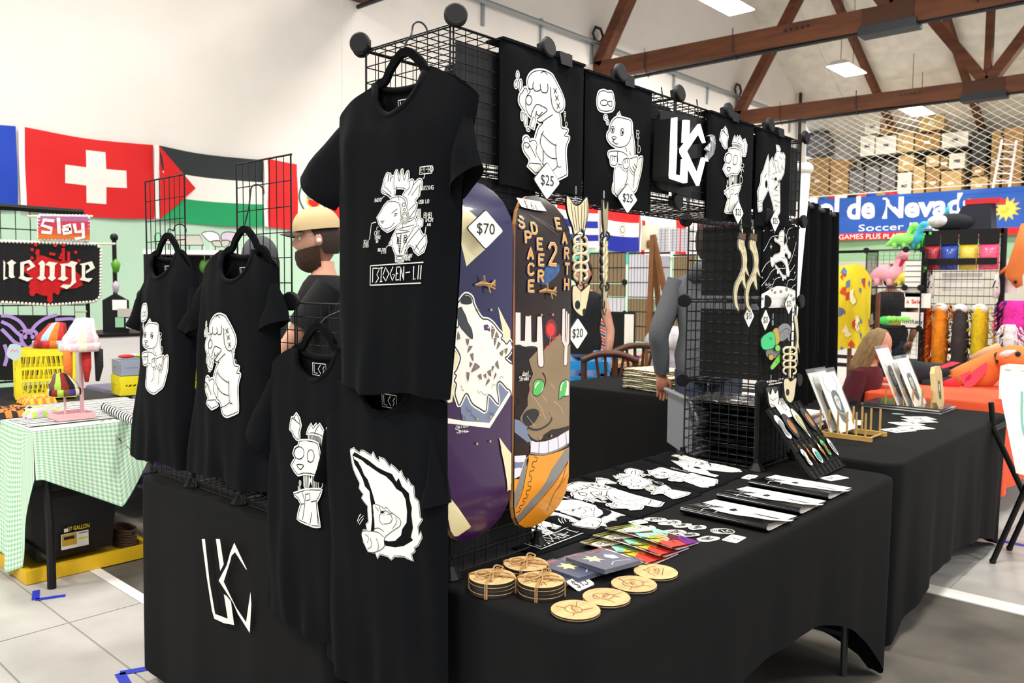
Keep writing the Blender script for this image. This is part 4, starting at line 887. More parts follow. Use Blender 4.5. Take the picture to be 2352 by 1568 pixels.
MB().prism(fo, lambda u, v, h: V((u, -.089-h-.004*math.sin(u*300+v*170), v)), .008).build('foil_wrap', m_foil, sg)
for x0, x1 in ((.84, .835), (1.04, 1.04)): MB().tube([(x0, -.02, 1.93), (x1, -.01, ZT+.01)], .002, 5).build('hanging_tie', m_black, sg)
# ================================================================ PRICE CARDS
m_bord = m_ink
def diamond(label, px, py, hw, hh, yf, txt, ry=0):
    """diamond-shaped price card; centre pixel and half sizes in metres, facing -Y"""
    c = pY(px, py, yf); t = thing('price_card', label, 'price card', (c.x, yf, c.z), 'diamond price cards')
    def poly(k, rr=.006):
        pts = [(0, hh*k), (-hw*k, 0), (0, -hh*k), (hw*k, 0)]; out = []
        for i in range(4):
            p, a, b = V(pts[i]), V(pts[i-1]), V(pts[(i+1) % 4])
            p0 = p+(a-p).normalized()*rr; p1 = p+(b-p).normalized()*rr
            out += [tuple(p0), tuple((p0+p1+2*p)/4), tuple(p1)]
        return out[::-1]
    fn = lambda u, v, h: V((c.x+u, yf-h+u*ry, c.z+v))
    po = poly(1)
    if sum(po[i][0]*po[(i+1) % len(po)][1]-po[(i+1) % len(po)][0]*po[i][1] for i in range(len(po))) < 0: po = po[::-1]
    MB().prism(po, fn, .002).build('card_border', m_bord, t)
    pi = [(u*.955, v*.955) for u, v in po]
    Art().fill(pi, 0).lay('card_face', fn, [m_paper], t, 0, .0024)
    put_text(Art(), txt, 0, 0, hw*.95, hh*.62, 0).lay('price_lettering', fn, [m_ink], t, 0, .0030)
diamond('white diamond card reading $25 over the smoking rabbit shirt', 1255, 416, .052, .047, -.035, '$25')
diamond('white diamond card reading $25 over the otter shirt', 1440, 456, .050, .043, -.035, '$25')
diamond('white diamond card reading $25 over the robot head shirt', 1694, 488, .041, .041, -.035, '$25')
diamond('white diamond card reading $25 over the skull hand shirt', 1779, 508, .040, .041, -.035, '$25')
diamond('white diamond card reading $25 over the astronaut shirt', 1811, 698, .040, .041, -.035, '$25')
diamond('white diamond card reading $10 under the antler charms', 1719, 726, .041, .042, -.02, '$10')
diamond('white diamond card reading $20 above the green visor charm', 1757, 735, .037, .041, -.03, '$20')
diamond('white diamond card reading $20 under the fish skeleton beside the brown skateboard', 1325, 766, .045, .042, -.06, '$20')
diamond('white diamond card reading $70 on the purple skateboard', 1114, 527, .058, .0435, -.098, '$70')
# ================================================================ SKATEBOARDS
m_ply = mat('maple_ply_edge', '#d9a066', .6, var=.3, vscale=40, stretch=(1, 1, .1))
def board(label, xc, zc, yb, base, arts, mats, seed, extra=None):
    W, L = .104, .405
    t = thing('skateboard_deck', label, 'skateboard', (xc, yb, zc-L))
    def outl(k=1):
        pts = []
        for i in range(11):
            a = math.pi*i/10; pts.append((W*k*math.cos(a), (L-.115)+.115*k*math.sin(a)**.9))
        for i in range(11):
            a = math.pi+math.pi*i/10; pts.append((W*k*math.cos(a), -(L-.115)-.115*k*abs(math.sin(a))**.9))
        return pts
    def yz(u, v):
        a = max(0, abs(v)-.275); return 2.2*a*a + .006*(u/W)**2*max(0, 1-a*5)
    def fn(u, v, h=0): return V((xc+u, yb+yz(u, v)-h, zc+v))
    po = outl(); vs, fs = tri(po, .01)
    mb = MB(); mb.add([fn(u, v) for u, v in vs], fs, 0); mb.add([fn(u, v, -.011) for u, v in vs], [f[::-1] for f in fs], 1)
    mb.build('deck', [base, m_black], t, True)
    k = len(po); mb = MB(); mb.add([fn(u, v, h) for h in (0, -.0037, -.0074, -.011) for u, v in [(u*(1.003), v*1.001) for u, v in po]], [(r*k+i, r*k+(i+1) % k, (r+1)*k+(i+1) % k, (r+1)*k+i) for r in range(3) for i in range(k)])
    mb.build('ply_edge', m_ply, t)
    clip = outl(.985)
    arts.xf(lambda u, v: (u-xc, v-zc)).lay('deck_graphic', fn, mats, t, .0055, .0006, .00012, clip, .004)
    if extra: extra.xf(lambda u, v: (u-xc, v-zc)).lay('price_sticker', fn, mats, t, .004, .0052, .0004)
    for sx in (-1, 1):
        for v in (.175, .12, -.175, -.12): MB().lathe([(.0028, 0), (.0028, .001)], fn(sx*.021, v, .0046), 8, (0, -1, 0)).build('bolt_hole', m_ply, t)
    m_tw = mat('jute_twine', '#b08b58', .95, bump=.3, bscale=200)
    tw = MB()
    for k in range(5): tw.tube([tuple(fn(-.03+.0*k, .175, .004)), tuple(fn(-.01, .178+.004*math.sin(k*2), .008+.002*math.cos(k))), tuple(fn(.012, .174+.003*math.cos(k*3), .009)), tuple(fn(.032, .176+.01*math.sin(k*1.7), .005))], .0022, 5)
    tw.tube([tuple(fn(-.004, .176, .009)), tuple(fn(-.01, .195, .012))], .002, 5); tw.tube([tuple(fn(.006, .176, .009)), tuple(fn(.01, .158, .012))], .002, 5)
    tw.build('twine_tie', m_tw, t)
    return t
m_pur = mat('deck_purple', '#36104a', .26, coat=.35, var=.15, vscale=6); m_navy = mat('deck_navy', '#17144a', .26, coat=.35)
m_crm = mat('deck_cream', '#efe3b4', .3, coat=.4); m_dwh = mat('deck_white', '#f6f1e6', .3, coat=.4); m_slate = mat('deck_slate', '#76819c', .3, coat=.4); m_char = mat('deck_charcoal', '#33353c', .3, coat=.4); m_taupe = mat('deck_taupe', '#85705f', .3, coat=.4); m_dink = mat('deck_ink', '#141418', .3, coat=.4); m_dpur = mat('deck_violet', '#4a1f66', .25, coat=.6)
YB = -.075
Y1 = yplane(YB); A1 = TR(1020, 640, 7, Y1); A2 = TR(1020, 840, 7, Y1); A3 = TR(1020, 1030, 7, Y1); A4 = TR(1040, 400, 7, Y1)
a = Art(); W1 = .0022
a.fill(A4('-300 60 1000 60 1000 1700 900 2800 -300 2800'), 0)                          # navy upper field
a.fill([(-.2, .8), (.3, .8)]+A2('1300 450 1090 480 1075 400 725 1000 85 935 -300 900'), 1)
a.fill(A4('120 390 560 840 560 1165 225 1480 140 1100'), 2)                             # cream triangles
a.fill(A1('870 445 1085 830 1090 1100 985 1010'), 2); a.fill(A1('145 1110 250 1250 200 1500 150 1980 100 2000 0 1900'), 2)
wolf = '340 250 420 270 460 330 470 390 530 530 610 640 700 655 790 720 870 820 950 905 920 960 970 1000 1020 1050 1080 990 1120 1100 1090 1180 1030 1250 1000 1290 1200 1500 1200 2000 1080 1800 1030 1770 900 1650 850 1750 880 2020 710 1860 670 2120 560 2080 450 2000 360 1840 260 2030 220 1960 190 1840 210 1700 180 1640 210 1560 180 1520 225 1440 270 1260 200 1110 160 1040 160 900 180 800 240 770 235 640 195 540 215 430 260 350'
a.fill(A2('270 600 350 440 700 460 900 260 1000 30 1100 100 1150 300 1075 400 725 920 310 880 280 760'), 6)
a.fill(A2('85 845 310 885 725 915 1090 370 1090 470 730 1000 85 930'), 3)
a.line(A1(wolf), .010, 3, True, True); a.fill(A1(wolf), 3, True); a.line(A1(wolf), W1*1.5, 5, True, True)
a.fill(A1('270 370 300 290 350 268 420 290 447 350 440 395 370 415 290 400'), 5, True)
a.fill(A1('210 500 280 460 310 520 350 600 380 700 440 820 455 960 400 930 330 850 280 790 250 720 235 620'), 7, True); a.line(A1('210 500 280 460 310 520 350 600 380 700 440 820 455 960 400 930 330 850 280 790 250 720'), W1, 5)
a.fill(A1('632 750 690 738 725 790 738 845 690 820 645 825'), 8); a.line(A1('632 750 690 738 725 790 738 845 690 820 645 825'), W1*.8, 5, False, True); a.fill(A1(ell(705, 785, 12, 15, 8)), 3)
for q in ('755 750 795 790 765 790', '755 805 815 810 765 975', '840 845 885 945 815 930', '795 950 845 955 808 1080', '870 1010 910 1045 840 1135', '235 845 265 960 218 975', '348 970 400 970 380 1075', '400 1080 452 1085 372 1190', '415 1215 460 1195 462 1325', '410 1335 447 1370 412 1420', '490 1350 567 1415 430 1500', '855 1310 878 1450 815 1370', '760 1410 798 1400 762 1490', '680 1495 735 1460 745 1570', '885 1195 955 1140 935 1235', '975 1130 1030 1120 1000 1210', '355 1500 398 1510 380 1650', '525 1560 580 1525 590 1620', '620 1550 655 1520 665 1600', '820 1500 830 1540 785 1620', '700 1600 720 1640 650 1715'):
    a.fill(A1(q), 9); a.line(A1(q), W1*.6, 5, False, True)
for q in ('270 1710 285 1760 280 1780 310 1800', '525 1790 545 1850 570 1800 600 1840 640 1870 680 1840', '755 1760 770 1690 825 1720 840 1650 880 1680 900 1560 950 1590'): a.line(A1(q), W1*.5, 5, False)
for q in ('355 660 370 740 410 700 430 790 490 830 505 870', '710 750 740 790 735 750 770 790 760 740 800 800', '280 760 300 830 320 810 330 880'): a.line(A2(q), W1*.5, 5, False)
a.fill(A2('875 1145 1090 1420 1090 2000 1040 2000 960 1560'), 2); a.fill(A3('905 0 1020 0 1090 80 1090 560 1030 700 1000 400'), 2)
a.fill(A3('110 800 500 1270 490 1300 330 1440 60 1440 50 1000'), 2)
p = A2('190 1010')[0]; letters(a, 'Mellow', p[0], p[1], .0075, 3, .0011, .75, .15); p = A2('200 1090')[0]; letters(a, 'white', p[0], p[1], .0065, 3, .0011, .85, .2); a.line(A2('175 1010 270 1045 380 1052'), .0013, 3)
D1M = [m_navy, m_pur, m_crm, m_dwh, m_ply, m_dink, m_slate, m_char, m_dpur, m_taupe]
board('purple skateboard deck with a howling white wolf graphic', .028, 1.236, YB, m_pur, a, D1M, 1)
# brown deck
m_brn = mat('deck_dark_brown', '#2b150e', .3, coat=.25, spec=.3, var=.5, vscale=9, hx2='#120b0c'); m_or = mat('deck_orange', '#f29a1c', .3, coat=.4); m_gry = mat('deck_grey', '#86837d', .3, coat=.4); m_tan = mat('deck_tan', '#937b5a', .3, coat=.4, var=.12, vscale=9); m_grn = mat('deck_green', '#4fc05a', .3, coat=.4); m_red = mat('deck_red', '#f0210f', .3, coat=.4); m_rdk = mat('deck_red_halo', '#7d120f', .3, coat=.4); m_pnk = mat('deck_pink_white', '#f6dcd6', .3, coat=.4); m_blu = mat('deck_blue', '#1b6fb8', .3, coat=.4, var=.5, vscale=25, hx2='#2b1f33'); m_lav = mat('deck_lavender', '#e6e2ee', .3, coat=.4)
D2M = [m_brn, m_tan, m_or, m_gry, m_grn, m_red, m_rdk, m_pnk, m_dink, m_dwh, m_blu, m_navy, m_lav, m_slate]
a = Art()
a.fill(A4('1350 1750 1500 1450 1700 1450 1700 1550 1650 1640 1480 1780'), 10)
a.fill(A1('1350 1300 1480 1150 1480 1560 1420 1560'), 1); a.line(A1('1350 1320 1420 1560'), .001, 8)
a.fill(A1(ell(1695, 810, 100, 165)), 6); a.fill(A1(ell(1692, 815, 66, 105)), 5); a.line(A1('1690 920 1675 1050'), .003, 13)
head = '1590 1140 1680 1050 1770 960 1860 890 1870 990 1920 1060 2200 1060 2200 2400 2000 2420 1900 2520 1700 2500 1600 2560 1480 2600 1400 2560 1330 2480 1320 2400 1270 2340 1220 2260 1240 2140 1320 2020 1330 1900 1360 1780 1350 1690 1430 1480 1500 1300'
a.fill(A1(head), 1); a.line(A1('1590 1140 1620 1090 1680 1060 1740 960 1830 910 1840 880 1870 940'), .003, 5, False)
a.fill(A2('1330 440 1280 480 1320 510 1190 540 1200 620 1130 630 1130 830 1210 850 1330 640'), 0)
a.fill(A2('1120 850 1220 880 1330 1010 1330 1100 1380 1190 1330 1230 1120 1050'), 13); a.fill(A2('1120 1060 1350 1260 1350 1420 1120 1480'), 0)
for q in ('1140 540 1225 545 1225 1000 1290 1000 1300 600 1380 590 1385 1010 1470 1010 1480 610 1545 605 1560 1000 1575 1350 1570 1400 1530 1420 1495 1390 1480 1100 1300 1090 1140 1060', '1890 490 1935 480 1940 900 1950 1050 1955 520 1975 530 1970 1000 1985 560 2012 560 2010 1030 1985 1080 1975 1360 1950 1400 1918 1380 1930 1080 1880 1000'):
    a.line(A1(q), .005, 8, False, True); a.fill(A1(q), 7)
for x in (1945, 1975): a.line(A1('%d 560 %d 1010' % (x, x-8)), .0016, 8)
eye = '1412 470 1415 300 1450 230 1520 215 1570 250 1580 320 1560 400 1480 480 1440 470'
a.fill(A2(eye), 9, True); a.fill(A2('1418 468 1420 310 1450 240 1515 225 1565 255 1555 380 1478 478 1440 468'), 4, True); a.line(A2(eye), .0022, 8, True, True); a.line(A2('1445 350 1460 300 1495 265'), .004, 9)
a.line(A2('1560 110 1600 180 1605 260 1580 330'), .004, 8)
eye = '1825 545 1835 330 1880 250 1960 215 2010 250 2010 480 1900 490'
a.fill(A2(eye), 9); a.fill(A2('1830 540 1838 335 1880 255 1965 225 1970 330 1935 480'), 4); a.line(A2(eye), .0022, 8, False, True); a.line(A2('1860 390 1870 320 1905 265'), .004, 9)
a.fill(A2('1250 830 1290 740 1360 695 1450 690 1500 730 1490 800 1450 880 1390 940 1330 965 1270 920'), 8, True); a.line(A2('1335 965 1340 990 1320 1015'), .003, 8); a.line(A2('1340 990 1420 1020 1520 1010 1640 940 1700 870 1705 830'), .0045, 8)
a.fill(A2('1540 1190 1580 1100 1700 1020 1850 1000 2010 960 2010 1030 1900 1080 1700 1180'), 0)
a.fill(A2('1360 1190 1450 1220 1600 1210 1800 1140 2010 1030 2010 1240 1880 1310 1700 1380 1560 1410 1370 1395'), 12); a.line(A2('1370 1395 1560 1415 1700 1385 1880 1315 2010 1240'), .005, 3); 
for q in ('1375 1195 1365 1395', '1505 1225 1495 1400', '1650 1200 1650 1385', '1805 1145 1825 1330', '1950 1070 1965 1270'): a.line(A2(q), .0018, 8)
a.fill(A3('1350 100 1560 110 1700 80 1900 20 2060 -40 2080 700 1900 1200 1700 1400 1300 1400 1100 1180 1210 800 1290 400'), 2)
a.fill(A3('1120 120 1300 100 1310 300 1250 420 1120 490'), 12); a.fill(A3('1120 210 1270 210 1240 310 1120 320'), 13); a.fill(A3('1120 490 1200 490 1120 760 1100 800'), 2)
a.fill(A3('1370 70 1310 180 1300 400 1270 560 1200 850 1130 1080 1100 1180 1090 900 1160 620 1250 300 1290 160'), 3); a.line(A3('1340 170 1300 400 1250 680 1150 1080'), .002, 8)
a.fill(A3('1930 20 2030 -20 2040 140 1800 480 1620 720 1460 960 1230 1310 1160 1270 1220 1120 1400 820 1580 580 1700 330'), 3); a.line(A3('2030 140 1800 490 1640 710 1460 960 1230 1300'), .0022, 8); a.line(A3('2030 170 1950 290 1890 500 1770 720 1740 870 1720 1010'), .0026, 8); a.line(A3('1980 410 1890 560 1830 640'), .0016, 8)
zz = [(1440, 90), (1475, 140)]; x, y = 1440, 90; zig = []
zp = N('1440 95 1432 130 1475 140 1455 205 1405 205 1385 280 1430 290 1410 350 1360 360 1350 430 1385 440 1375 520 1330 530 1330 595 1375 600 1365 660 1315 670 1308 735 1345 740 1325 795 1280 805 1272 850 1305 855 1285 910 1240 920 1230 965 1265 970 1245 1025 1195 1035 1175 1095 1200 1100')
a.line(A3(' '.join('%f %f' % q for q in zp)), .0022, 8, False)
def vlet(ch, x, y, h, m, w, T=A4):
    p = T('%d %d' % (x, y))[0]; letters(a, ch, p[0], p[1], h, m, w, .68)
for off, m, w in ((-.0022, 11, .0062), (0, 9, .0062), (0, 2, .0040)):
    n0 = len(a.it)
    for ch, x, y in (('S', 1085, 850), ('P', 1160, 1095), ('A', 1190, 1355), ('C', 1195, 1610), ('E', 1200, 1880), ('D', 1270, 950), ('E', 1335, 1205), ('E', 1355, 1460), ('R', 1345, 1720), ('E', 1680, 870), ('A', 1750, 1105), ('R', 1780, 1350), ('T', 1790, 1600), ('H', 1780, 1850)): vlet(ch, x, y, .0245, m, w)
    p = A4('1510 1450')[0]; letters(a, '2', p[0], p[1], .050, m, w*1.35, .55)
    for j in range(n0, len(a.it)): i = a.it[j]; a.it[j] = (i[0], [(u+off, v+off) for u, v in i[1]])+tuple(i[2:])
xs = Art().fill(A4('1140 365 1510 430 1560 590 1390 575 1260 545 1170 515'), 9)
for ch, x, y, h in (('$', 1235, 530, .017), ('6', 1325, 550, .017), ('0', 1385, 565, .011)): p = A4('%d %d' % (x, y))[0]; letters(xs, ch, p[0], p[1], h, 8, .0015, .45)
p = A2('1240 150')[0]; letters(a, 'dual', p[0], p[1], .0095, 9, .0012, .5, .15); p = A2('1195 240')[0]; letters(a, 'Streaks', p[0], p[1], .0105, 9, .0012, .38, .1); a.line(A2('1230 155 1360 160'), .0012, 9)
for q in ('1265 640 1460 760 1690 920', '1300 680 1500 830 1665 975'): a.line(A4(q), .0006, 3)
for q in ('1360 450 1500 640 1590 850', '1670 270 1740 370', '1540 480 1610 560', '1300 800 1420 960', '1720 560 1820 640 1890 760'): a.line(A2(q), .0005, 9)
board('brown skateboard deck lettered SPACE DEER 2 EARTH with a deer graphic', .238, 1.222, YB-.004, m_brn, a, D2M, 2, xs)
# ================================================================ THINGS ON THE MAIN TABLE
m_birch = mat('laser_cut_birch', '#d9b57e', .6, var=.25, vscale=14, stretch=(1, 6, 1)); m_char2 = mat('charred_edge', '#1c120c', .7); m_burn = mat('engraved_brown', '#7a4a22', .7)
m_twine = mat('jute_twine', '#b08b58', .95, bump=.3, bscale=200)
def coaster_art(kind, r):
    a = Art(); w = .0016
    sets = {0: ['-.5 .2 -.2 .5 .2 .5 .5 .2 .3 -.1 .0 -.3 -.4 -.2 -.5 .2', '-.8 .3 -.5 .2', '.2 .5 .5 .9', '-.2 -.3 0 -.9', '.3 -.1 .9 -.3', '-.3 .1 .1 .2 .3 .1'],
            1: ['-.7 -.6 -.4 0 -.5 .5 0 .7 .4 .3 .3 -.2 .8 -.6', '-.2 .2 0 .1 .2 .25', '-.4 -.2 .2 -.4', '.3 -.2 .1 -.7', '-.1 .7 -.3 .3'],
            2: ['-.6 .1 -.2 .6 .3 .5 .6 0 .3 -.5 -.3 -.4 -.6 .1', '-.9 .4 -.5 .2', '.3 .5 .8 .7', '-.2 .1 .2 .2', '-.3 -.4 -.5 -.8', '.1 -.5 .2 -.9', '-.1 .3 .1 .5'],
            3: ['-.8 0 -.3 .4 .1 .3 .4 .5 .8 .1', '-.5 -.1 0 -.2 .5 -.1', '-.2 .4 0 .7 .2 .4', '-.6 -.4 .6 -.4', '.1 0 .3 .1']}
    for s in sets[kind % 4]: a.line([(x*r, y*r) for x, y in N(s)], w, 0)
    for k in range(10): x = -.5+.1*k; a.line([(x*r, -.1*r), (x*r+.1*r, .15*r)], w*.5, 0)
    return a
def disc(parent, c, r, th, kind, name='coaster'):
    mb = MB().lathe([(r-.0008, 0), (r, .0006), (r, th-.0006)], c, 36, m=1); n = len(mb.f); mb.f.pop(); mb.m.pop()
    mb.lathe([(r, th-.0006), (r-.0008, th)], c, 36, m=0)
    o = mb.build(name, [m_birch, m_char2], parent)
    return o
def coaster(label, px, py, kind, rot):
    c = pZ(px, py, TZ+.009); c.z = TZ+.0005; r = .051
    t = thing('coaster', label, 'coaster', c, 'round engraved wooden coasters')
    for k in range(2): disc(t, V((c.x, c.y, c.z+k*.0042)), r, .004, kind, 'wooden_disc')
    z = c.z+.0083; cr, sr = math.cos(rot), math.sin(rot)
    coaster_art(kind, r*.8).lay('engraving', lambda u, v, h: V((c.x+u*cr-v*sr, c.y+u*sr+v*cr, z+h)), [m_burn], t, 0, .0003)
coaster('round wooden coaster nearest the table corner', 1322, 1398, 0, .9); coaster('second round wooden coaster from the table corner', 1393, 1369, 1, .4); coaster('third round wooden coaster from the table corner', 1456, 1339, 2, .8); coaster('round wooden coaster farthest along the row, nearest the comics', 1506, 1311, 3, .5)
def bundle(label, px, py, kind):
    c = pZ(px, py, TZ+.02); c.z = TZ+.0005; r = .051
    t = thing('coaster_bundle', label, 'coasters', c, 'coaster sets tied with twine')
    for k in range(4): disc(t, V((c.x+.001*math.sin(k*2), c.y, c.z+k*.0082)), r, .008, kind, 'wooden_disc')
    zt = c.z+.0328; coaster_art(kind, r*.8).lay('engraving', lambda u, v, h: V((c.x+u, c.y+v, zt+h)), [m_burn], t, 0, .0003)
    for a in (.5, .5+H2):
        d = V((math.cos(a), math.sin(a), 0)); R = r+.002
        for o in (-.002, .002):
            n = V((-d.y, d.x, 0))*o
            MB().tube([c+n-d*R, V((*(c+n-d*R)[:2], zt)), c+n-d*(R-.006)+V((0, 0, .036)), c+n+V((0, 0, .038)), c+n+d*(R-.006)+V((0, 0, .036)), V((*(c+n+d*R)[:2], zt)), c+n+d*R], .0016, 6).build('twine', m_twine, t)
    for s in (-1, 1):
        lp = [(0, 0, .039), (.018*s, .012, .047), (.036*s, .016, .044), (.040*s, .006, .040), (.02*s, -.002, .041), (0, 0, .040)]
        MB().tube([c+V(q) for q in smooth(lp, False, 4)], .0018, 6).build('bow_loop', m_twine, t)
        MB().tube([c+V(q) for q in smooth([(0, 0, .04), (.012*s, -.014, .042), (.03*s, -.026, .036)], False, 4)], .0018, 6).build('bow_tail', m_twine, t)
bundle('bundle of wooden coasters tied with twine, nearest the rack foot', 1131, 1336, 1); bundle('bundle of wooden coasters tied with twine, beside the $15 card', 1243, 1343, 2); bundle('bundle of wooden coasters tied with twine, behind the other two bundles', 1208, 1306, 0)
# handwritten cards
def card(label, c, w, d, rz, txts, z=TZ, tilt=0, th=.0015, name='price_card', cat='price card'):
    """small lying card: centre, size, heading; txts = list of (text, x, y, height)"""
    t = thing(name, label, cat, (c[0], c[1], z), None); cr, sr = math.cos(rz), math.sin(rz)
    def fn(u, v, h): return V((c[0]+u*cr-v*sr, c[1]+u*sr+v*cr, z+.0006+h+tilt*(v+d/2)))
    po = [(-w/2+.004, -d/2), (w/2-.004, -d/2), (w/2, -d/2+.004), (w/2, d/2-.004), (w/2-.004, d/2), (-w/2+.004, d/2), (-w/2, d/2-.004), (-w/2, -d/2+.004)]
    MB().prism(po, fn, th).build('card_stock', m_paper, t)
    a = Art()
    for s, x, y, h in txts: letters(a, s, x, y, h, 0, max(.0012, h*.11), .5, .3)
    if txts: a.lay('handwriting', lambda u, v, h: fn(u, v, h+th), [m_ink], t, 0, .0004)
    return t
card('white card handwritten $15 beside the coaster bundles', pZ(1333, 1346, TZ), .062, .036, .0, [('$15', -.022, -.012, .023)], tilt=.35)
card('white card handwritten 3 for $5 by the stickers', pZ(1686, 1238, TZ), .066, .042, .05, [('3 for', -.026, .003, .014), ('$5', -.01, -.017, .015)])
card('white card handwritten $15 below the wire tower', pZ(1722, 1096, TZ), .075, .04, .15, [('$15', -.02, -.012, .02)])
card('white card handwritten with a price under the charm display', pZ(1915, 1098, TZ), .10, .055, -.3, [('$15', -.03, -.012, .022)])
# CD cases
m_clear = mat('clear_case_plastic', '#dfe6ee', .08, alpha=.10, spec=.5); m_cdn = mat('cd_cover_navy', '#1b2350', .3); m_cdy = mat('cd_cover_yellow', '#f0dfa0', .4); m_cdr = mat('cd_cover_red', '#c01840', .4)
for k, lab in enumerate(('clear CD case with navy cover, rearmost of the three', 'clear CD case with navy cover, middle of the three', 'clear CD case with navy cover, nearest the coasters')):
    x0 = .098+.058*k; y0 = -.222-.030*k; z0 = TZ+.0005+.0*k; w, d = .142, .125; t = thing('cd_case', lab, 'CD', (x0+w/2, y0+d/2, z0), 'CD cases on the table')
    tl = .004*k+.02; rz = -.05; cr, sr = math.cos(rz), math.sin(rz)
    fn = lambda u, v, h, x0=x0, y0=y0, k=k: V((x0+u*cr-v*sr, y0+u*sr+v*cr, TZ+.001+h+(.0115*k if k else 0)*(1-u/.2*.6)))
    MB().prism([(.004, .004), (w-.004, .004), (w-.004, d-.004), (.004, d-.004)], fn, .0085).build('booklet', m_cdn, t)
    a = Art(); sp = [(.05+(.028 if q % 2 else .014)*math.cos(q*.5), .075+(.028 if q % 2 else .014)*math.sin(q*.5)) for q in range(13)]
    a.fill(sp, 0).line(N('.05 .02 .08 .035 .12 .02'), .003, 1).fill(N('.09 .05 .11 .045 .12 .07 .1 .085 .085 .07'), 1); letters(a, 'LOST', .015, .108, .012, 2, .002, .7); letters(a, 'GLOBE', .075, .108, .012, 2, .002, .7)
    a.lay('cover_print', lambda u, v, h: fn(u, v, h+.0085), [m_cdy, mat('cd_pale_blue', '#b9c8e0', .4), m_cdr], t, 0, .0004)
    MB().prism([(0, 0), (w, 0), (w, d), (0, d)], fn, .0105).build('jewel_case', m_clear, t)
# colour comics
cm = [mat('comic_'+n, h, .35) for n, h in (('white', '#f3ead8'), ('yellow', '#f2d13a'), ('red', '#d8433a'), ('maroon', '#5a1630'), ('teal', '#8fd0b8'), ('purple', '#6a2a80'), ('peach', '#f0a878'), ('black', '#17151a'), ('lime', '#9ad23c'))]
for k, lab in enumerate(('colourful comic with a yellow spine, nearest the CD cases', 'colourful comic with a yellow spine, middle of the three', 'colourful comic with a yellow spine, nearest the stickers')):
    x0 = .368+.060*k; y0 = -.292+.004*k; w, d = .145, .215; z0 = TZ+.0008+.0045*k; t = thing('comic_book', lab, 'comic', (x0, y0, z0), 'colour comics overlapping on the table')
    def fn(u, v, h, x0=x0, y0=y0, k=k): b = .010*math.exp(-(u/.02)**2)+.004*math.sin(v*14); return V((x0+u+.02*(v/d), y0+v, TZ+.001+h+max(0, .0045*k*(1-u/w)+b)))
    for s in range(3): MB().grid(lambda a, b: fn(w*a-.001*s, d*b, .0008*s), 14, 10).build('page', cm[0], t, True)
    a = Art()
    a.fill(N('0 0 .145 0 .145 .215 0 .215'), 3).fill(N('0 .15 .145 .13 .145 .215 0 .215'), 0).fill(N('0 .2 .145 .2 .145 .215 0 .215'), 8).fill(N('.0 .09 .05 .15 .1 .12 .14 .16 .145 .1 .09 .07'), 4)
    a.fill(N('0 .0 .012 .0 .012 .215 0 .215'), 1).fill(N('.02 .09 .06 .11 .07 .07 .03 .05'), 1).fill(N('.015 0 .09 .0 .1 .04 .06 .07 .02 .05'), 2).fill(N('.09 0 .145 0 .145 .06 .11 .05'), 5).fill(N('.06 .05 .09 .06 .11 .1 .08 .11'), 6)
    for q in range(7): a.line([(.02+.017*q, .03+.02*(q % 3)), (.03+.017*q, .06+.02*(q % 3)), (.02+.016*q, .1+.015*(q % 2))], .0018, 7)
    for q in range(4): a.fill([(.0, .03+.05*q), (.012, .03+.05*q), (.012, .045+.05*q), (0, .045+.05*q)], 7)
    letters(a, 'MELLOW', .02, .17, .02, 7, .003, .75)
    a.lay('cover_print', fn, cm, t, .014, .0026, .0001)
# stickers
def sticker(label, px, py, r, seed, dark=False, shape=None):
    c = pZ(px, py, TZ+.002); t = thing('sticker', label, 'sticker', (c.x, c.y, TZ), 'loose die-cut stickers'); rnd = random.Random(seed)
    if shape == 'o': po = [(r*math.cos(k*math.pi/10), r*math.sin(k*math.pi/10)) for k in range(20)]
    else: po = smooth([(r*rnd.uniform(.75, 1.1)*math.cos(k*math.pi/5)*1.25, r*rnd.uniform(.7, 1.05)*math.sin(k*math.pi/5)*.8) for k in range(10)], True, 3)
    rz = rnd.uniform(-.3, .3)-.55; cr, sr = math.cos(rz), math.sin(rz); z = TZ+.0006+.0007*(seed % 5)
    fn = lambda u, v, h: V((c.x+u*cr-v*sr, c.y+u*sr+v*cr, z+h))
    MB().prism(po, fn, .0006).build('sticker_paper', m_paper, t)
    a = Art()
    if dark: a.fill([(u*.9, v*.9) for u, v in po], 0); a.line([(-r*.3, r*.5), (-r*.3, -r*.4), (0, -r*.4)], r*.12, 1, False); a.line([(r*.45, r*.4), (r*.05, 0), (r*.45, -r*.45)], r*.12, 1, False); a.line([(u*.97, v*.97) for u, v in po], r*.08, 1, False, True)
    else:
        a.line([(u*.86, v*.86) for u, v in po], .0009, 0, False, True)
        for k in range(9): a.line([(rnd.uniform(-.8, .8)*r, rnd.uniform(-.5, .5)*r) for _ in range(4)], .0011, 0)
        for k in range(2): x, y = rnd.uniform(-.5, .5)*r, rnd.uniform(-.3, .3)*r; a.fill([(x+.12*r*math.cos(q), y+.12*r*math.sin(q)) for q in range(6)], 0)
    a.lay('sticker_print', fn, [m_ink, m_paper], t, 0, .0009)
for i, (px, py, r, lab, dk, sh) in enumerate(((1480, 1212, .030, 'white cartoon sticker lying nearest the comics', 0, 0), (1506, 1194, .030, 'white cartoon sticker at the back left of the sticker group', 0, 0), (1540, 1199, .030, 'white cartoon sticker in the middle of the back row', 0, 0), (1566, 1206, .026, 'white cartoon sticker right of the middle back row', 0, 0), (1600, 1211, .028, 'white cartoon sticker at the right end of the back row', 0, 0), (1548, 1222, .032, 'wide white cartoon sticker in the middle of the group', 0, 0), (1583, 1229, .026, 'white cartoon sticker behind the lettered one', 0, 0), (1626, 1236, .030, 'white sticker with bold lettering beside the 3 for $5 card', 0, 0))): sticker(lab, px, py, r, i+3, dk, sh)
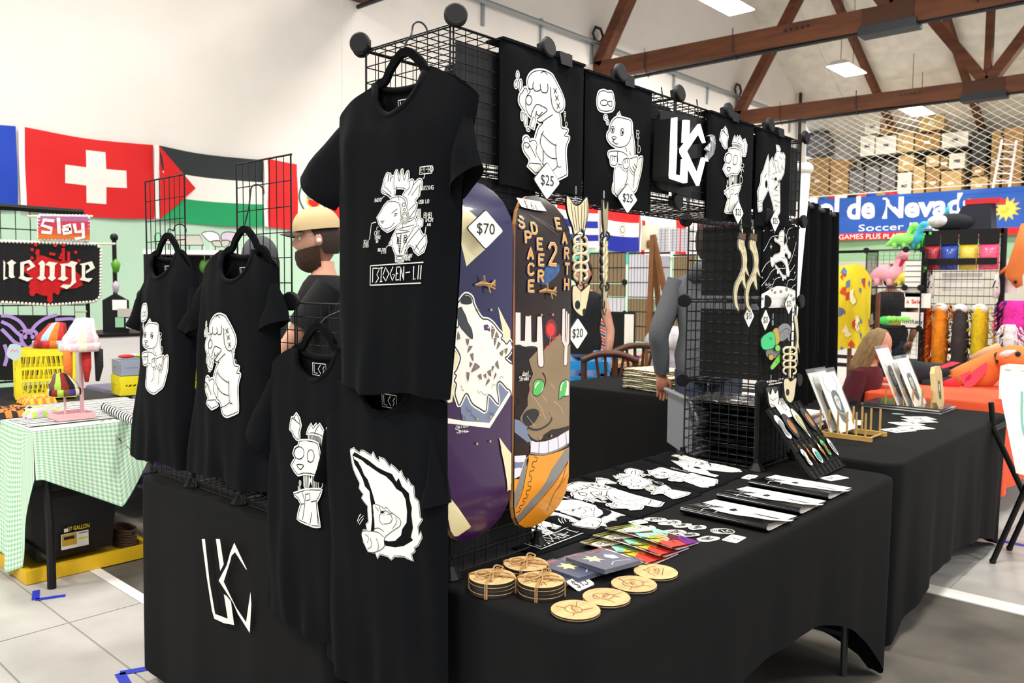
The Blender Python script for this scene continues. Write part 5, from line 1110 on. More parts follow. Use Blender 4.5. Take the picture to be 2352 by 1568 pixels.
for k, lab in enumerate(('round black logo sticker, leftmost of the fan', 'round black logo sticker, second in the fan', 'round black logo sticker, third in the fan', 'round black logo sticker, topmost of the fan')): sticker(lab, 1652+k*5, 1219+k*.6, .024, 10+k, True, 'o')
card('white tag handwritten $2.50 at the back of the stickers', pZ(1466, 1203, TZ), .05, .034, -.3, [('$2.50', -.02, -.007, .013)], z=TZ+.004)
# black magazines with a rolled edge
m_mag = mat('glossy_black_cover', '#0b0b0d', .18, coat=.5)
B5 = TR(1540, 820, 3.734, lambda x, y: (lambda q: (q.x, q.y))(pZ(x, y, TZ+.018)))
cx0, cy0 = .833, -.375
car = Art()
car.fill(B5('330 1300 420 1285 520 1275 600 1285 680 1320 740 1345 900 1380 1060 1380 1030 1398 850 1408 700 1385 560 1375 420 1345'), 0).fill(B5('498 1300 560 1283 580 1310 540 1325'), 1).fill(B5('500 1310 540 1300 530 1325'), 1)
for q in ('250 1340 300 1320 360 1318', '380 1355 420 1335 460 1335', '505 1255 515 1280', '620 1272 600 1285', '780 1330 860 1335 955 1332', '700 1360 740 1390', '800 1365 930 1395'): car.line(B5(q), .0022, 0)
for q in ('430 1310 520 1330 640 1340 760 1375', '600 1340 640 1360 700 1350', '900 1380 930 1400', '760 1345 800 1400', '980 1385 1000 1400'): car.line(B5(q), .0012, 1)
for i, (ch, q) in enumerate(zip('LER', ('285 1290', '330 1278', '375 1268'))): p = B5(q)[0]; letters(car, ch, p[0]-.004, p[1]-.01, .022, 0, .0025, .8)
p = B5('1010 1350')[0]; letters(car, 'NO.2', p[0], p[1], .008, 0, .0012, .5)
for k, lab in enumerate(('black magazine with a white racing car cover, nearest the stickers', 'black magazine with a white racing car cover, middle of the three', 'black magazine with a white racing car cover, farthest along the table')):
    x0 = cx0+.232*k; y0 = cy0+.006*k; L = .27; w = .21; t = thing('magazine', lab, 'magazine', (x0, y0, TZ), 'black magazines in a row')
    prof = [(w, .001), (.05, .001), (.02, .002), (.006, .006), (0, .013), (.005, .021), (.018, .025), (.05, .022), (.12, .013), (w, .006)]
    pr = smooth(prof, False, 3)
    MB().grid(lambda a, b: V((x0+pr[int(round(a*(len(pr)-1)))][0], y0+L*b, TZ+.0006+pr[int(round(a*(len(pr)-1)))][1])), len(pr)-1, 6, 0, True).build('cover', m_mag, t, True)
    pr2 = [(u*.96+.006, v*.75+.003) for u, v in pr]
    MB().grid(lambda a, b: V((x0+pr2[int(round(a*(len(pr2)-1)))][0], y0+.002+(L-.004)*b, TZ+.0006+pr2[int(round(a*(len(pr2)-1)))][1])), len(pr2)-1, 2).build('pages', m_paper, t, True)
    def fn(u, v, h, x0=x0, y0=y0):
        du = min(w, max(.006, u-cx0)); z = .006
        for j in range(len(pr)-1):
            (a0, b0), (a1, b1) = pr[j], pr[j+1]
            if j > len(pr)//2 and a0 <= du <= a1: z = b0+(b1-b0)*(du-a0)/max(1e-6, a1-a0)
        return V((x0+du, y0+(v-cy0), TZ+.0006+z+h))
    car.lay('cover_print', fn, [m_print, m_mag], t, .01, .0012, .0002)
# folded shirts lying in a row
def lying(label, x0, x1, y0, y1, artname, ah, acx, acy, k, rot=0):
    t = thing('folded_shirt', label, 't-shirt', (x0, y0, TZ), 'folded black shirts in a row on the table')
    def top(u, v): a = (u-x0)/(x1-x0); b = (v-y0)/(y1-y0); e = min(1, 14*max(0, min(a, 1-a, b, 1-b))); return (.008+.030*max(0, b)**1.3+.0018*math.sin(u*40+k)*math.sin(v*25+k))*(.35+.65*e**.5)
    MB().grid(lambda a, b: V((x0+(x1-x0)*a, y0+(y1-y0)*b, TZ+.0008+top(x0+(x1-x0)*a, y0+(y1-y0)*b))), 22, 30).build('folded_front', m_tee, t, True)
    mb = MB(); n = 30
    for (ax, ay, bx, by) in ((x0, y0, x1, y0), (x1, y0, x1, y1), (x1, y1, x0, y1), (x0, y1, x0, y0)):
        mb.grid(lambda a, b: V((ax+(bx-ax)*a, ay+(by-ay)*a, TZ+.0008+b*top(ax+(bx-ax)*a, ay+(by-ay)*a))), n, 2)
    mb.build('folded_side', m_tee, t, True)
    A = placed(artname, acx, acy, ah, rot)
    A.lay('front_print', lambda u, v, h: V((min(x1, max(x0, u)), min(y1, max(y0, v)), TZ+.0008+top(u, v)+h)), PM, t, .012, .0012, .0002, [(x0+.004, y0+.004), (x1-.004, y0+.004), (x1-.004, y1-.004), (x0+.004, y1-.004)], .006)
g = .004
lying('folded black shirt with the labelled cyborg print, nearest the skateboards', .255, .47, -.045, .33, 'biogen', .30, .37, .115, 1)
lying('folded black shirt with the flaming comet print', .47+g, .70, -.04, .33, 'comet', .30, .59, .12, 2)
lying('folded black shirt with the smoking rabbit print', .70+g, .895, -.04, .34, 'bunny', .30, .80, .125, 3)
lying('folded black shirt with the broken robot head print', .895+g, 1.09, -.035, .345, 'crackhead', .29, .995, .125, 4)
lying('folded black shirt with the otter print', 1.09+g, 1.29, -.02, .35, 'otter', .29, 1.185, .13, 5)
lying('folded black shirt with the skull hand print, beside the tower', 1.29+g, 1.50, -.01, .355, 'skullhand', .27, 1.40, .15, 6)
# pile of bagged shirts inside the tower
m_bag = mat('glossy_poly_bag', '#0d0e11', .12, coat=.8, bump=.9, bscale=38, var=.5, vscale=30, hx2='#2a2c31')
words = ['bottom', 'second from the bottom', 'third from the bottom', 'fourth from the bottom', 'fifth from the bottom', 'sixth from the bottom', 'seventh from the bottom', 'eighth from the bottom', 'ninth from the bottom', 'topmost']
for k in range(10):
    z0 = TZ+.004+.0245*k; x0, x1, y0, y1 = 1.575+.004*math.sin(k*2), 1.83, .02+.008*math.sin(k*3), .30+.02*math.sin(k*5)
    def fn(a, b, s): 
        e = (1-(2*a-1)**6)*(1-(2*b-1)**8); w = .003*math.sin(a*23+k*2)*math.sin(b*29+k)
        return V((x0+(x1-x0)*a, y0+(y1-y0)*b, z0+.012+s*(.0115*e)+(w*e if s > 0 else w*.3*e)))
    mb = MB().grid(lambda a, b: fn(a, b, 1), 14, 18).grid(lambda a, b: fn(a, b, -1), 14, 18, 0, True)
    tag(mb.build('bagged_shirt', m_bag, None, True), 'black shirt in a shiny plastic bag, %s of the tower pile' % words[k], 'bagged shirt', 'bagged shirts piled in the tower')
# ================================================================ HANGING CHARMS
m_bone = mat('acrylic_bone', '#e8d9ae', .3, coat=.3); m_blk = mat('acrylic_black', '#121214', .3, coat=.3); m_ring = mat('black_ring', '#101012', .35); m_clasp = mat('silver_clasp', '#a9acb0', .25, .9); m_bark = mat('charm_brown', '#5f4636', .5); m_bone2 = mat('antler_cream', '#ddd0a4', .35); m_antg = mat('antler_shade', '#6f6a60', .4)
def plate(name, parent, pts, fn, th, m, edge=None, lines=(), lm=0, sm=True, w=.0016):
    p = smooth(pts, True, 3) if sm else pts
    ar = sum(p[i][0]*p[(i+1) % len(p)][1]-p[(i+1) % len(p)][0]*p[i][1] for i in range(len(p)))
    if ar < 0: p = p[::-1]
    o = MB().prism(p, fn, th, 0, 1).build(name, [m, edge or m_blk], parent)
    a = Art().line(p, w*1.2, 0, False, True)
    for l in lines: a.line(l, w, 0)
    a.lay('outline', lambda u, v, h: fn(u, v, h+th), [m_ink], o, 0, .0003)
    return o
def clasp(parent, p, L=.035):
    x, y, z = p
    MB().tube([(x, y, z+L), (x, y, z+L*.6)], .0025, 6).build('swivel', m_clasp, parent)
    MB().tube([(x+.005*math.cos(a/8*2*math.pi), y, z+L*.3+.010*math.sin(a/8*2*math.pi)) for a in range(8)], .0016, 5, close=True).build('clasp', m_clasp, parent)
def ringat(parent, p, r=.012):
    x, y, z = p
    MB().tube([(x, y+r*math.cos(a/10*2*math.pi), z+r*math.sin(a/10*2*math.pi)) for a in range(10)], .0028, 6, close=True).build('joint_ring', m_ring, parent)
def fish(label, y0, T, dx=0, rot=0):
    f0 = lambda u, v, h: V((u, y0-h, v))
    tail = T('60 75 75 70 110 125 135 140 165 130 205 80 220 85 228 180 205 310 195 350 175 335 155 340 120 360 105 300 75 220 60 140')
    xc = sum(p[0] for p in tail)/len(tail); zt = max(p[1] for p in tail)
    t = thing('fish_skeleton_charm', label, 'charm', (xc, y0, zt), 'hanging fish skeleton charms')
    L = [T(s) for s in ('95 120 105 220 125 330', '118 150 130 240 140 330', '145 145 148 240 158 330', '175 140 172 240 172 320', '195 110 195 200 185 320', '212 100 215 200 198 310')]
    plate('tail_plate', t, tail, f0, .005, m_bone, lines=L)
    for cy in (400, 460, 530, 600, 660):
        for s in (-1, 1):
            k = 1-.12*abs(cy-530)/100
            p = T('%d %d %d %d %d %d %d %d' % (172, cy-25, 172+s*45*k, cy-15, 172+s*58*k, cy+25, 172+s*30*k, cy+48))
            MB().tube([f0(u, v, .002) for u, v in smooth(p, False, 4)], [.0042]*13, 6).build('rib', m_bone, t, True)
            MB().tube([f0(u, v, -.002) for u, v in smooth(p, False, 4)], [.0062]*13, 6).build('rib_outline', m_blk, t, True)
    sp = T('172 370 172 745'); MB().tube([f0(*sp[0], .003), f0(*sp[1], .003)], .0045, 6).build('spine', m_bone, t)
    head = T('105 770 130 750 175 790 240 740 230 820 205 940 185 985 150 970 115 930 105 880')
    o = plate('head_plate', t, head, f0, .005, m_bone)
    Art().fill(T(ell(143, 900, 20, 34)), 0).fill(T('185 985 205 940 195 925 180 940'), 0).lay('eye_hole', lambda u, v, h: f0(u, v, h+.0053), [m_ink], o, 0, .0004)
    for q in ('172 355', '172 757'): u, v = T(q)[0]; ringat(t, (u, y0-.002, v))
    u, v = T('140 130')[0]; clasp(t, (u, y0, v-.005), .05)
    if rot: t.rotation_euler = (0, 0, rot); t.location.x += dx
    return t
TA = TR(1280, 430, 3.336, yplane(-.05))
fish('flat cream fish skeleton charm hanging beside the brown skateboard', -.05, TA)
f2 = fish('cream fish skeleton charm hanging edge-on, right of the flat one', -.05, TA, .118, .47)
# antlers
TB = TR(1640, 500, 8, yplane(-.03)); fA = lambda u, v, h: V((u, -.03-h, v))
def antler(label, dpx):
    T = TR(1640+dpx, 500+dpx*.06, 8, yplane(-.03)); body = T('440 390 480 380 530 410 540 500 575 640 585 780 580 900 620 1060 630 1085 575 1030 555 980 545 1080 560 1310 510 1220 490 1150 430 1260 402 1400 405 1520 425 1650 440 1720 410 1690 365 1620 345 1500 345 1350 380 1200 440 1080 490 960 505 860 500 760 475 640 430 560 420 470')
    u0, v0 = T('497 250')[0]; t = thing('antler_charm', label, 'charm', (u0, -.03, v0), 'hanging antler charms')
    L = [T(s) for s in ('460 440 465 480', '480 480 520 580', '510 450 525 520', '505 630 520 680', '540 630 560 700', '530 800 520 920', '560 830 555 900', '500 1000 460 1080', '540 1000 500 1060', '450 1120 410 1200', '400 1220 385 1300', '380 1300 370 1420', '385 1480 395 1600')]
    plate('antler_plate', t, body, fA, .005, m_bone2, m_antg, L, w=.0012)
    o = plate('brown_cap', t, T('430 270 480 285 550 290 548 430 525 395 510 415 490 380 470 405 450 370 412 380 428 320'), lambda u, v, h: fA(u, v, h+.0012), .0052, m_bark, sm=False)
    Art().fill(T('480 300 545 300 540 330 500 310'), 0).lay('cut_face', lambda u, v, h: fA(u, v, h+.0066), [mat('cut_red', '#8f3b2c', .5)], o, 0, .0005)
    plate('white_tab', t, T('480 200 515 200 510 300 490 300'), fA, .004, m_bone, sm=False); u, v = T('497 130')[0]; clasp(t, (u, -.03, v-.025), .045)
antler('cream antler charm hanging left, over the dark tower panel', 0); antler('cream antler charm hanging right, just behind its twin', 26.3)
# charms on the tower front
TC = TR(1280, 430, 3.336, yplane(-.03)); c3 = [mat('charm_'+n, h, .35) for n, h in (('green', '#35d07a'), ('gold', '#c9a83c'), ('grey', '#8a8a8c'), ('lime', '#7fd64a'))]
u, v = TC('1650 1070')[0]; t = thing('visor_robot_charm', 'green visored robot head charm on the tower front', 'charm', (u, -.03, v))
f = lambda u, v, h: V((u, -.03-h, v))
plate('grey_body', t, TC('1600 1240 1700 1230 1730 1220 1720 1270 1660 1310 1600 1300'), f, .004, c3[2]); plate('ear', t, TC('1680 1085 1730 1040 1780 1065 1770 1140 1700 1180'), f, .004, c3[2], lines=[TC('1700 1120 1740 1080 1765 1090')])
plate('helmet_band', t, TC('1638 1110 1650 1080 1680 1085 1690 1180 1650 1220 1640 1180'), lambda u, v, h: f(u, v, h+.004), .003, c3[1]); plate('visor', t, TC('1545 1160 1600 1110 1640 1110 1655 1180 1640 1230 1560 1240'), lambda u, v, h: f(u, v, h+.0045), .004, c3[0], lines=[TC('1605 1155 1625 1150'), TC('1610 1165 1630 1160')])
plate('emblem', t, TC(ell(1665, 1230, 20, 26)), lambda u, v, h: f(u, v, h+.009), .003, c3[3]); plate('medal', t, TC(ell(1625, 1300, 20, 24)), lambda u, v, h: f(u, v, h+.004), .003, c3[1]); plate('belt', t, TC('1628 1360 1715 1250 1728 1290 1640 1395'), lambda u, v, h: f(u, v, h+.003), .003, c3[3], lines=[TC('1660 1330 1670 1345'), TC('1690 1295 1700 1310')]); clasp(t, (u, -.03, v), .05)
def ribcharm(label, T, y0):
    u, v = T('0 -10')[0]; t = thing('ribcage_charm', label, 'charm', (u, y0, v), 'ribcage charms')
    f = lambda u, v, h: V((u, y0-h, v))
    for cy in (10, 60, 110, 160):
        for s in (-1, 1):
            p = T('0 %d %d %d %d %d %d %d' % (cy, s*38, cy+5, s*48, cy+35, s*28, cy+55)); MB().tube([f(a, b, .002) for a, b in smooth(p, False, 4)], .0048, 6).build('rib', m_bone, t, True); MB().tube([f(a, b, -.002) for a, b in smooth(p, False, 4)], .007, 6).build('rib_outline', m_blk, t, True)
    a, b = T('0 0 0 230'); MB().tube([f(*a, .003), f(*b, .003)], .005, 6).build('spine', m_bone, t)
    plate('head_plate', t, T('-48 260 -20 245 5 268 48 240 40 320 28 400 0 430 -30 400 -45 340'), f, .005, m_bone); a, b = T('0 -30')[0]; clasp(t, (a, y0, b), .05)
    o = Art().fill(T(ell(-20, 350, 13, 26)), 0).lay('eye_hole', lambda u, v, h: f(u, v, h+.0054), [m_ink], t, 0, .0004)
ribcharm('cream ribcage and fish head charm on the tower front', lambda s: [TC('%f %f' % (1745+x, 1215+y))[0] for x, y in N(s)], -.045)
TE = lambda s: [yplane(-.03)(1825+(x-480)/16, 700+(y-200)/8) for x, y in N(s)]
t = thing('antler_charm', 'narrow antler charm at the far edge of the tower', 'charm', (*[TE('497 200')[0][0]], -.03, TE('497 200')[0][1])); plate('antler_plate', t, TE('440 390 530 410 575 640 585 780 580 900 630 1085 555 980 545 1080 560 1310 490 1150 402 1400 405 1520 440 1720 365 1620 345 1350 440 1080 505 860 475 640 420 470'), fA, .005, m_bone2, m_antg); a_, b_ = TE('480 300')[0]; clasp(t, (a_, -.03, b_-.02), .04)
t = thing('card_charm', 'white cat-like charm card at the foot of the tower', 'charm', (1.56, -.03, .98)); TD = TR(1540, 820, 3.734, yplane(-.035)); f = lambda u, v, h: V((u, -.035-h, v))
plate('dark_card', t, TD('815 260 920 250 930 480 870 500 840 420'), f, .002, m_blk, sm=False); plate('white_shape', t, TD('825 290 850 320 865 265 890 310 910 280 920 360 900 440 870 450 840 400 830 340'), lambda u, v, h: f(u, v, h+.002), .002, m_print, lines=[TD('845 350 870 370 900 345'), TD('850 400 890 420')]); u, v = TD('860 200')[0]; clasp(t, (u, -.035, v-.02), .04)
# charm display board leaning on the tower
BL = V((1.535, -.215, TZ+.002)); BR = V((1.845, -.205, TZ+.002)); TL = pY(1757, 943, -.035); TRr = TL+(BR-BL)
ex = (BR-BL).normalized(); ey = (TL-BL).normalized(); en = ex.cross(ey).normalized()
if en.y > 0: en = -en
Wd, Hd = (BR-BL).length, (TL-BL).length
t = thing('charm_display', 'black grooved display board of key charms leaning on the tower', 'display board', (1.69, -.2, TZ))
fD = lambda u, v, h: BL+ex*u+ey*v+en*h
MB().prism([(0, 0), (Wd, 0), (Wd, Hd), (0, Hd)], fD, .008).build('board', m_sign, t)
for k in range(9): MB().prism([(Wd*k/8-.0015, 0), (Wd*k/8+.0015, 0), (Wd*k/8+.0015, Hd), (Wd*k/8-.0015, Hd)], lambda u, v, h: fD(u, v, h+.008), .003).build('upright_wire', m_wire, t)
for k in range(9): MB().prism([(0, Hd*k/8-.0015), (Wd, Hd*k/8-.0015), (Wd, Hd*k/8+.0015), (0, Hd*k/8+.0015)], lambda u, v, h: fD(u, v, h+.009), .003).build('cross_wire', m_wire, t)
def hit(px, py):       # where the line of sight meets the board
    d = ray(px, py); s = (BL+en*.016-CAM).dot(en)/d.dot(en); q = CAM+d*s-BL; return q.dot(ex), q.dot(ey)
def kcharm(label, px, py, w, h, m1, m2, shape, rot=0, ring=True):
    u0, v0 = hit(1540+px/3.734, 820+py/3.734); t = thing('key_charm', label, 'charm', fD(u0, v0, .016), 'key charms on the display board')
    po = smooth([(u0+w*x, v0+h*y) for x, y in N(shape)], True, 3); fn = lambda u, v, z: fD(u, v, .014+z)
    plate('charm_plate', t, po, fn, .003, m1, sm=False, w=.001)
    o = plate('charm_figure', t, [(u0+(u-u0)*.62, v0+(v-v0)*.62-.1*h) for u, v in po], lambda u, v, z: fn(u, v, z+.0034), .0012, m2, sm=False, w=.001)
    if ring: MB().tube([fn(u0+.007*math.cos(a*.7), v0+h*1.25+.007*math.sin(a*.7), .002) for a in range(9)], .001, 5, close=True).build('key_ring', mat('brass_ring', '#b79a55', .3, .9), t)
OV = '-.5 .2 -.35 .8 0 1 .35 .8 .5 .2 .4 -.6 0 -1 -.4 -.6'; PT = '-.5 .3 -.2 1 .2 1 .5 .3 .2 -.5 0 -1.1 -.2 -.5'; BO = '-.5 .6 -.2 1 .3 .9 .5 .3 .3 -.2 .4 -.8 0 -1 -.4 -.7 -.3 0'
kc = {n: mat('keycharm_'+n, h, .3, coat=.3) for n, h in (('dark', '#35363c'), ('brown', '#a5714a'), ('cream', '#e8e2c8'), ('olive', '#b9b98a'), ('white', '#eeece8'), ('orange', '#e5742a'), ('teal', '#3aa58c'), ('green', '#3fd06a'), ('grey', '#8f949c'))}
kcharm('white and grey key charm at the upper left of the display board', 960, 600, .05, .05, kc['white'], kc['grey'], BO, ring=False); kcharm('dark oval key charm with a brown bird, upper row', 1030, 590, .06, .052, kc['dark'], kc['brown'], OV, ring=False); kcharm('pointed pale olive key charm, upper row', 1118, 570, .055, .06, kc['cream'], kc['olive'], PT, ring=False); kcharm('dark rounded key charm with a brown face, upper right', 1185, 535, .06, .052, kc['dark'], kc['brown'], OV, ring=False)
kcharm('white figure key charm, lower left', 1165, 860, .036, .034, kc['white'], kc['cream'], BO); kcharm('thin orange key charm, lower row', 1215, 855, .018, .036, kc['orange'], kc['brown'], PT); kcharm('round white and teal key charm, lower row', 1262, 845, .044, .032, kc['white'], kc['teal'], OV); kcharm('small orange and cream key charm, lower row', 1308, 815, .022, .034, kc['cream'], kc['orange'], PT); kcharm('bright green key charm, lower row', 1330, 778, .034, .034, kc['green'], kc['brown'], BO); kcharm('white skull key charm at the lower right', 1392, 775, .034, .038, kc['white'], kc['grey'], OV)
u0, v0 = hit(1540+985/3.734, 820+455/3.734); t = thing('price_card', 'white card reading $10 tucked behind the key charms', 'price card', fD(u0, v0, .012)); fn = lambda u, v, h: fD(u0+u, v0+v, .012+h)
MB().prism(N('-.05 -.03 .05 -.03 .05 .05 -.05 .05'), fn, .001).build('card_stock', m_paper, t); letters(Art(), '10', -.01, .0, .03, 0, .003, .5).lay('handwriting', lambda u, v, h: fn(u, v, h+.001), [m_ink], t, 0, .0005)
# ================================================================ PEOPLE
def headmesh(mb, M, k, m=0, mw=1, md=2, eyes=True):
    n, r = 28, 22
    def fn(a, b):
        th = 2*math.pi*a; ph = math.pi*b; x, y, z = math.sin(ph)*math.cos(th), math.sin(ph)*math.sin(th), math.cos(ph)
        fx = max(0, x); X, Y, Z = .098*x, .078*y, .125*z
        if z < 0: q = -z; Y *= 1-.28*q*q; X *= 1-.10*q*q if x > 0 else 1-.35*q
        if x > 0:
            X += .024*math.exp(-(Y/.014)**2-((Z+.012)/.026)**2)           # nose
            X += .008*math.exp(-(Y/.03)**2-((Z+.095)/.02)**2)             # chin
            X += .005*math.exp(-(Y/.022)**2-((Z+.058)/.008)**2)-.004*math.exp(-(Y/.025)**2-((Z+.066)/.004)**2)
            for s in (-1, 1): X -= .010*math.exp(-((Y-s*.032)/.016)**2-((Z-.012)/.014)**2); X += .005*math.exp(-((Y-s*.03)/.02)**2-((Z-.034)/.009)**2)
        return M @ (V((X, Y, Z))*k)
    mb.grid(fn, n, r, m)
    for s in (-1, 1):
        mb.ball(M @ (V((.0, s*.078, -.005))*k), (.018*k, .010*k, .030*k), 8, 6, m, M.to_3x3())
        if eyes: mb.ball(M @ (V((.078, s*.032, .012))*k), .0115*k, 8, 6, mw); mb.ball(M @ (V((.087, s*.032, .012))*k), .0055*k, 6, 5, md)
def handmesh(mb, w, d, side, k=1, curl=.6, m=0):
    d = d.normalized(); up = V((0, 0, 1)); s = d.cross(up); s = s.normalized() if s.length > .1 else V((0, 1, 0)); u = s.cross(d)
    mb.tube([w, w+d*.03*k, w+d*.065*k, w+d*.085*k], [.024*k, .036*k, .038*k, .030*k], 8, m)
    for i, L in enumerate((.062, .072, .068, .052)):
        o = w+d*.08*k+s*(.027-.018*i)*k; p1 = o+(d*math.cos(curl*.6)-u*math.sin(curl*.6))*L*.5*k; p2 = p1+(d*math.cos(curl*1.5)-u*math.sin(curl*1.5))*L*.5*k
        mb.tube([o-d*.012*k, o, p1, p2], [.0095*k, .0095*k, .0088*k, .007*k], 6, m)
    t0 = w+d*.025*k+s*.03*k*side; t1 = t0+(d*.6+s*side*.6-u*.3)*.035*k; t2 = t1+(d*.9-u*.5)*.028*k
    mb.tube([t0, t1, t2], [.013*k, .0105*k, .008*k], 6, m)
def person(label, loc, heading, H, skin, top, bottom, arms, hair=None, seated=False, lean=0, headturn=0, headtilt=0, sleeve=.5, extras=None, legs=True, name='person', neckline=.0):
    """arms: two (elbow, wrist) pairs in local metres (x forward, y left, z from hip) ; local frame scaled by height"""
    k = H/1.75; R = Matrix.Rotation(heading, 4, 'Z'); T = Matrix.Translation(V(loc)); hipz = (.50 if seated else .93)*k
    W = lambda x, y, z: T @ (R @ V((x, y, z)))
    ms = mat('skin_'+skin[1:], skin, .55, var=.12, vscale=12); mw = mat('eye_white', '#eeeae4', .3); md = mat('eye_dark', '#221712', .3)
    t = thing(name, label, 'person', loc)
    ln = lambda z: lean*(z-hipz)
    prof = [(0, .10, .155), (.08, .115, .17), (.20, .105, .148), (.34, .12, .168), (.44, .115, .182), (.50, .085, .165), (.535, .06, .10), (.56, .052, .055), (.60, .05, .052)]
    def ring(z, rx, ry, n=18): return [W(ln(hipz+z*k)+rx*k*math.cos(2*math.pi*j/n), ry*k*math.sin(2*math.pi*j/n), hipz+z*k) for j in range(n)]
    def stack(mb, pr, m=0, n=18):
        vs = [v for q in pr for v in ring(*q, n)]; fs = [(i*n+j, i*n+(j+1) % n, (i+1)*n+(j+1) % n, (i+1)*n+j) for i in range(len(pr)-1) for j in range(n)]
        mb.add(vs, fs+[tuple(range(n))[::-1], tuple(range((len(pr)-1)*n, len(pr)*n))], m)
    body = MB(); stack(body, prof)
    hz = hipz+.70*k; HM = T @ R @ Matrix.Translation(V((ln(hz)+.015*k, 0, hz))) @ Matrix.Rotation(headturn, 4, 'Z') @ Matrix.Rotation(headtilt, 4, 'Y')
    headmesh(body, HM, k, 0, 1, 2)
    shirt = MB(); pr = [(a, b*1.08+.006, c*1.06+.006) for a, b, c in prof[:6]]+[(.535, .068+.01*neckline, .105+.01*neckline)]
    pr[0] = (-.03, pr[0][1], pr[0][2]); n = 20
    vs = [v for q in pr for v in ring(*q, n)]; shirt.add(vs, [(i*n+j, i*n+(j+1) % n, (i+1)*n+(j+1) % n, (i+1)*n+j) for i in range(len(pr)-1) for j in range(n)])
    for s, (e, w) in zip((1, -1), arms):
        S = W(ln(hipz+.47*k), s*.175*k, hipz+.47*k); E = W(e[0]*k+ln(hipz+e[2]*k), e[1]*k, hipz+e[2]*k); Wr = W(w[0]*k+ln(hipz+w[2]*k), w[1]*k, hipz+w[2]*k)
        body.tube([S, S.lerp(E, .5), E, E.lerp(Wr, .35), Wr], [.05*k, .046*k, .038*k, .038*k, .026*k], 10, 0)
        handmesh(body, Wr, Wr-E, s, k)
        if sleeve <= 1: P = [S+(S-E)*.06, S.lerp(E, sleeve*.5), S.lerp(E, sleeve)]; shirt.tube(P, [.062*k, .062*k, .06*k], 12, 0, caps=False)
        else: P = [S+(S-E)*.06, S.lerp(E, .5), E, E.lerp(Wr, .4), E.lerp(Wr, .92)]; shirt.tube(smooth([tuple(q) for q in P], False, 3), [.064*k, .063*k, .062*k, .061*k, .060*k, .058*k, .056*k, .054*k, .052*k, .05*k, .048*k, .044*k, .041*k], 12, 0, caps=False)
    b = body.build('body', [ms, mw, md], t, True)
    shirt.build('top', top, t, True)
    if legs:
        pants = MB(); stack(pants, [(-.06, .10, .15), (0, .118, .172), (.1, .122, .176)])
        shoes = MB()
        for s in (1, -1):
            hp = W(0, s*.09*k, hipz)
            if seated: kn = W(.42*k, s*.11*k, hipz+.02); an = W(.40*k, s*.11*k, .09)
            else: kn = W(.02*k, s*.10*k, .50*k); an = W(0, s*.10*k, .09)
            pants.tube([hp, hp.lerp(kn, .5), kn, kn.lerp(an, .5), an], [.092*k, .08*k, .062*k, .056*k, .048*k], 12)
            f = W(.0, 0, 0)-W(-1, 0, 0); shoes.tube([an+V((0, 0, -.03))-f*.05, an+V((0, 0, -.045)), an+V((0, 0, -.055))+f*.1, an+V((0, 0, -.06))+f*.17], [.035, .045, .042, .028], 10)
        pants.build('trousers', bottom, t, True); shoes.build('shoes', mat('shoe_dark', '#2a2a2e', .6), t, True)
    return t, HM, k
def haircap(t, HM, k, m, zmin=.02, back=-.06, puff=1.06, name='hair'):
    def fn(a, b):
        th = 2*math.pi*a; low = zmin if math.cos(th) > .3 else back+(zmin-back)*max(0, (math.cos(th)+.2)/.5) if math.cos(th) > -.2 else back
        zc = 1-(1-low/.125)*b; zc = max(-1, min(1, zc)); r = math.sqrt(max(0, 1-zc*zc)); n = 1+.02*math.sin(th*17)
        return HM @ (V((.098*r*math.cos(th)*puff*n, .080*r*math.sin(th)*puff*n, .125*zc*puff))*k)
    return MB().grid(fn, 36, 10).build(name, m, t, True)
def longhair(t, HM, k, m, L=.30, spread=.10, n=46, front=.35):
    mb = MB(); rnd = random.Random(int(L*1000))
    for i in range(n):
        th = math.pi*front+(2*math.pi-2*math.pi*front)*i/(n-1)
        p = []
        for q in range(8):
            f = q/7
            if f < .4: a = f/.4; zc = math.cos(a*1.45); r = math.sin(a*1.45); x, y, z = .102*r*math.cos(th), .084*r*math.sin(th), .13*zc
            else: a = (f-.4)/.6; x = .102*math.cos(th)*(1+.05*a)+rnd.uniform(-.004, .004); y = .084*math.sin(th)*(1+spread*a*4)+rnd.uniform(-.005, .005); z = .015-L*a
            p.append(HM @ (V((x, y, z))*k))
        mb.tube(p, [.006, .012, .016, .017, .017, .016, .012, .005], 5)
    o = mb.build('hair', m, t, True); return o
# ================================================================ RIGHT-HAND TABLE (artist prints)
m_dowel = mat('bamboo', '#c29a52', .5, var=.2, vscale=20, stretch=(4, .6, 4))
def plate_rack(label, x0, x1, y0, y1, n):
    t = thing('plate_rack', label, 'rack', ((x0+x1)/2, (y0+y1)/2, TZ), 'bamboo plate racks')
    for x in (x0, x1):
        MB().box(x-.009, x+.009, y0, y1, TZ+.001, TZ+.021).build('rail', m_dowel, t)
        for k in range(n):
            y = y0+.03+(y1-y0-.06)*k/(n-1); MB().tube([(x, y, TZ+.02), (x, y, TZ+.125)], .0048, 8).build('dowel', m_dowel, t)
    for y in (y0+.02, y1-.02): MB().tube([(x0, y, TZ+.012), (x1, y, TZ+.012)], .0045, 8).build('crossbar', m_dowel, t)
plate_rack('bamboo plate rack with two leaning prints, nearest the charm display', 2.455, 2.645, -.107, .155, 6); plate_rack('bamboo plate rack with three prints and a wooden panel', 3.60, 3.79, -.066, .235, 6)
m_sleeve = mat('clear_sleeve', '#eef2f6', .1, alpha=.12, spec=.6); inkg = mat('ink_grey', '#5a5f68', .7); inkb = mat('ink_brown', '#7a5a1e', .7); inkgr = mat('ink_green', '#6f9a80', .7); inkp = mat('ink_rose', '#c9a5a8', .7)
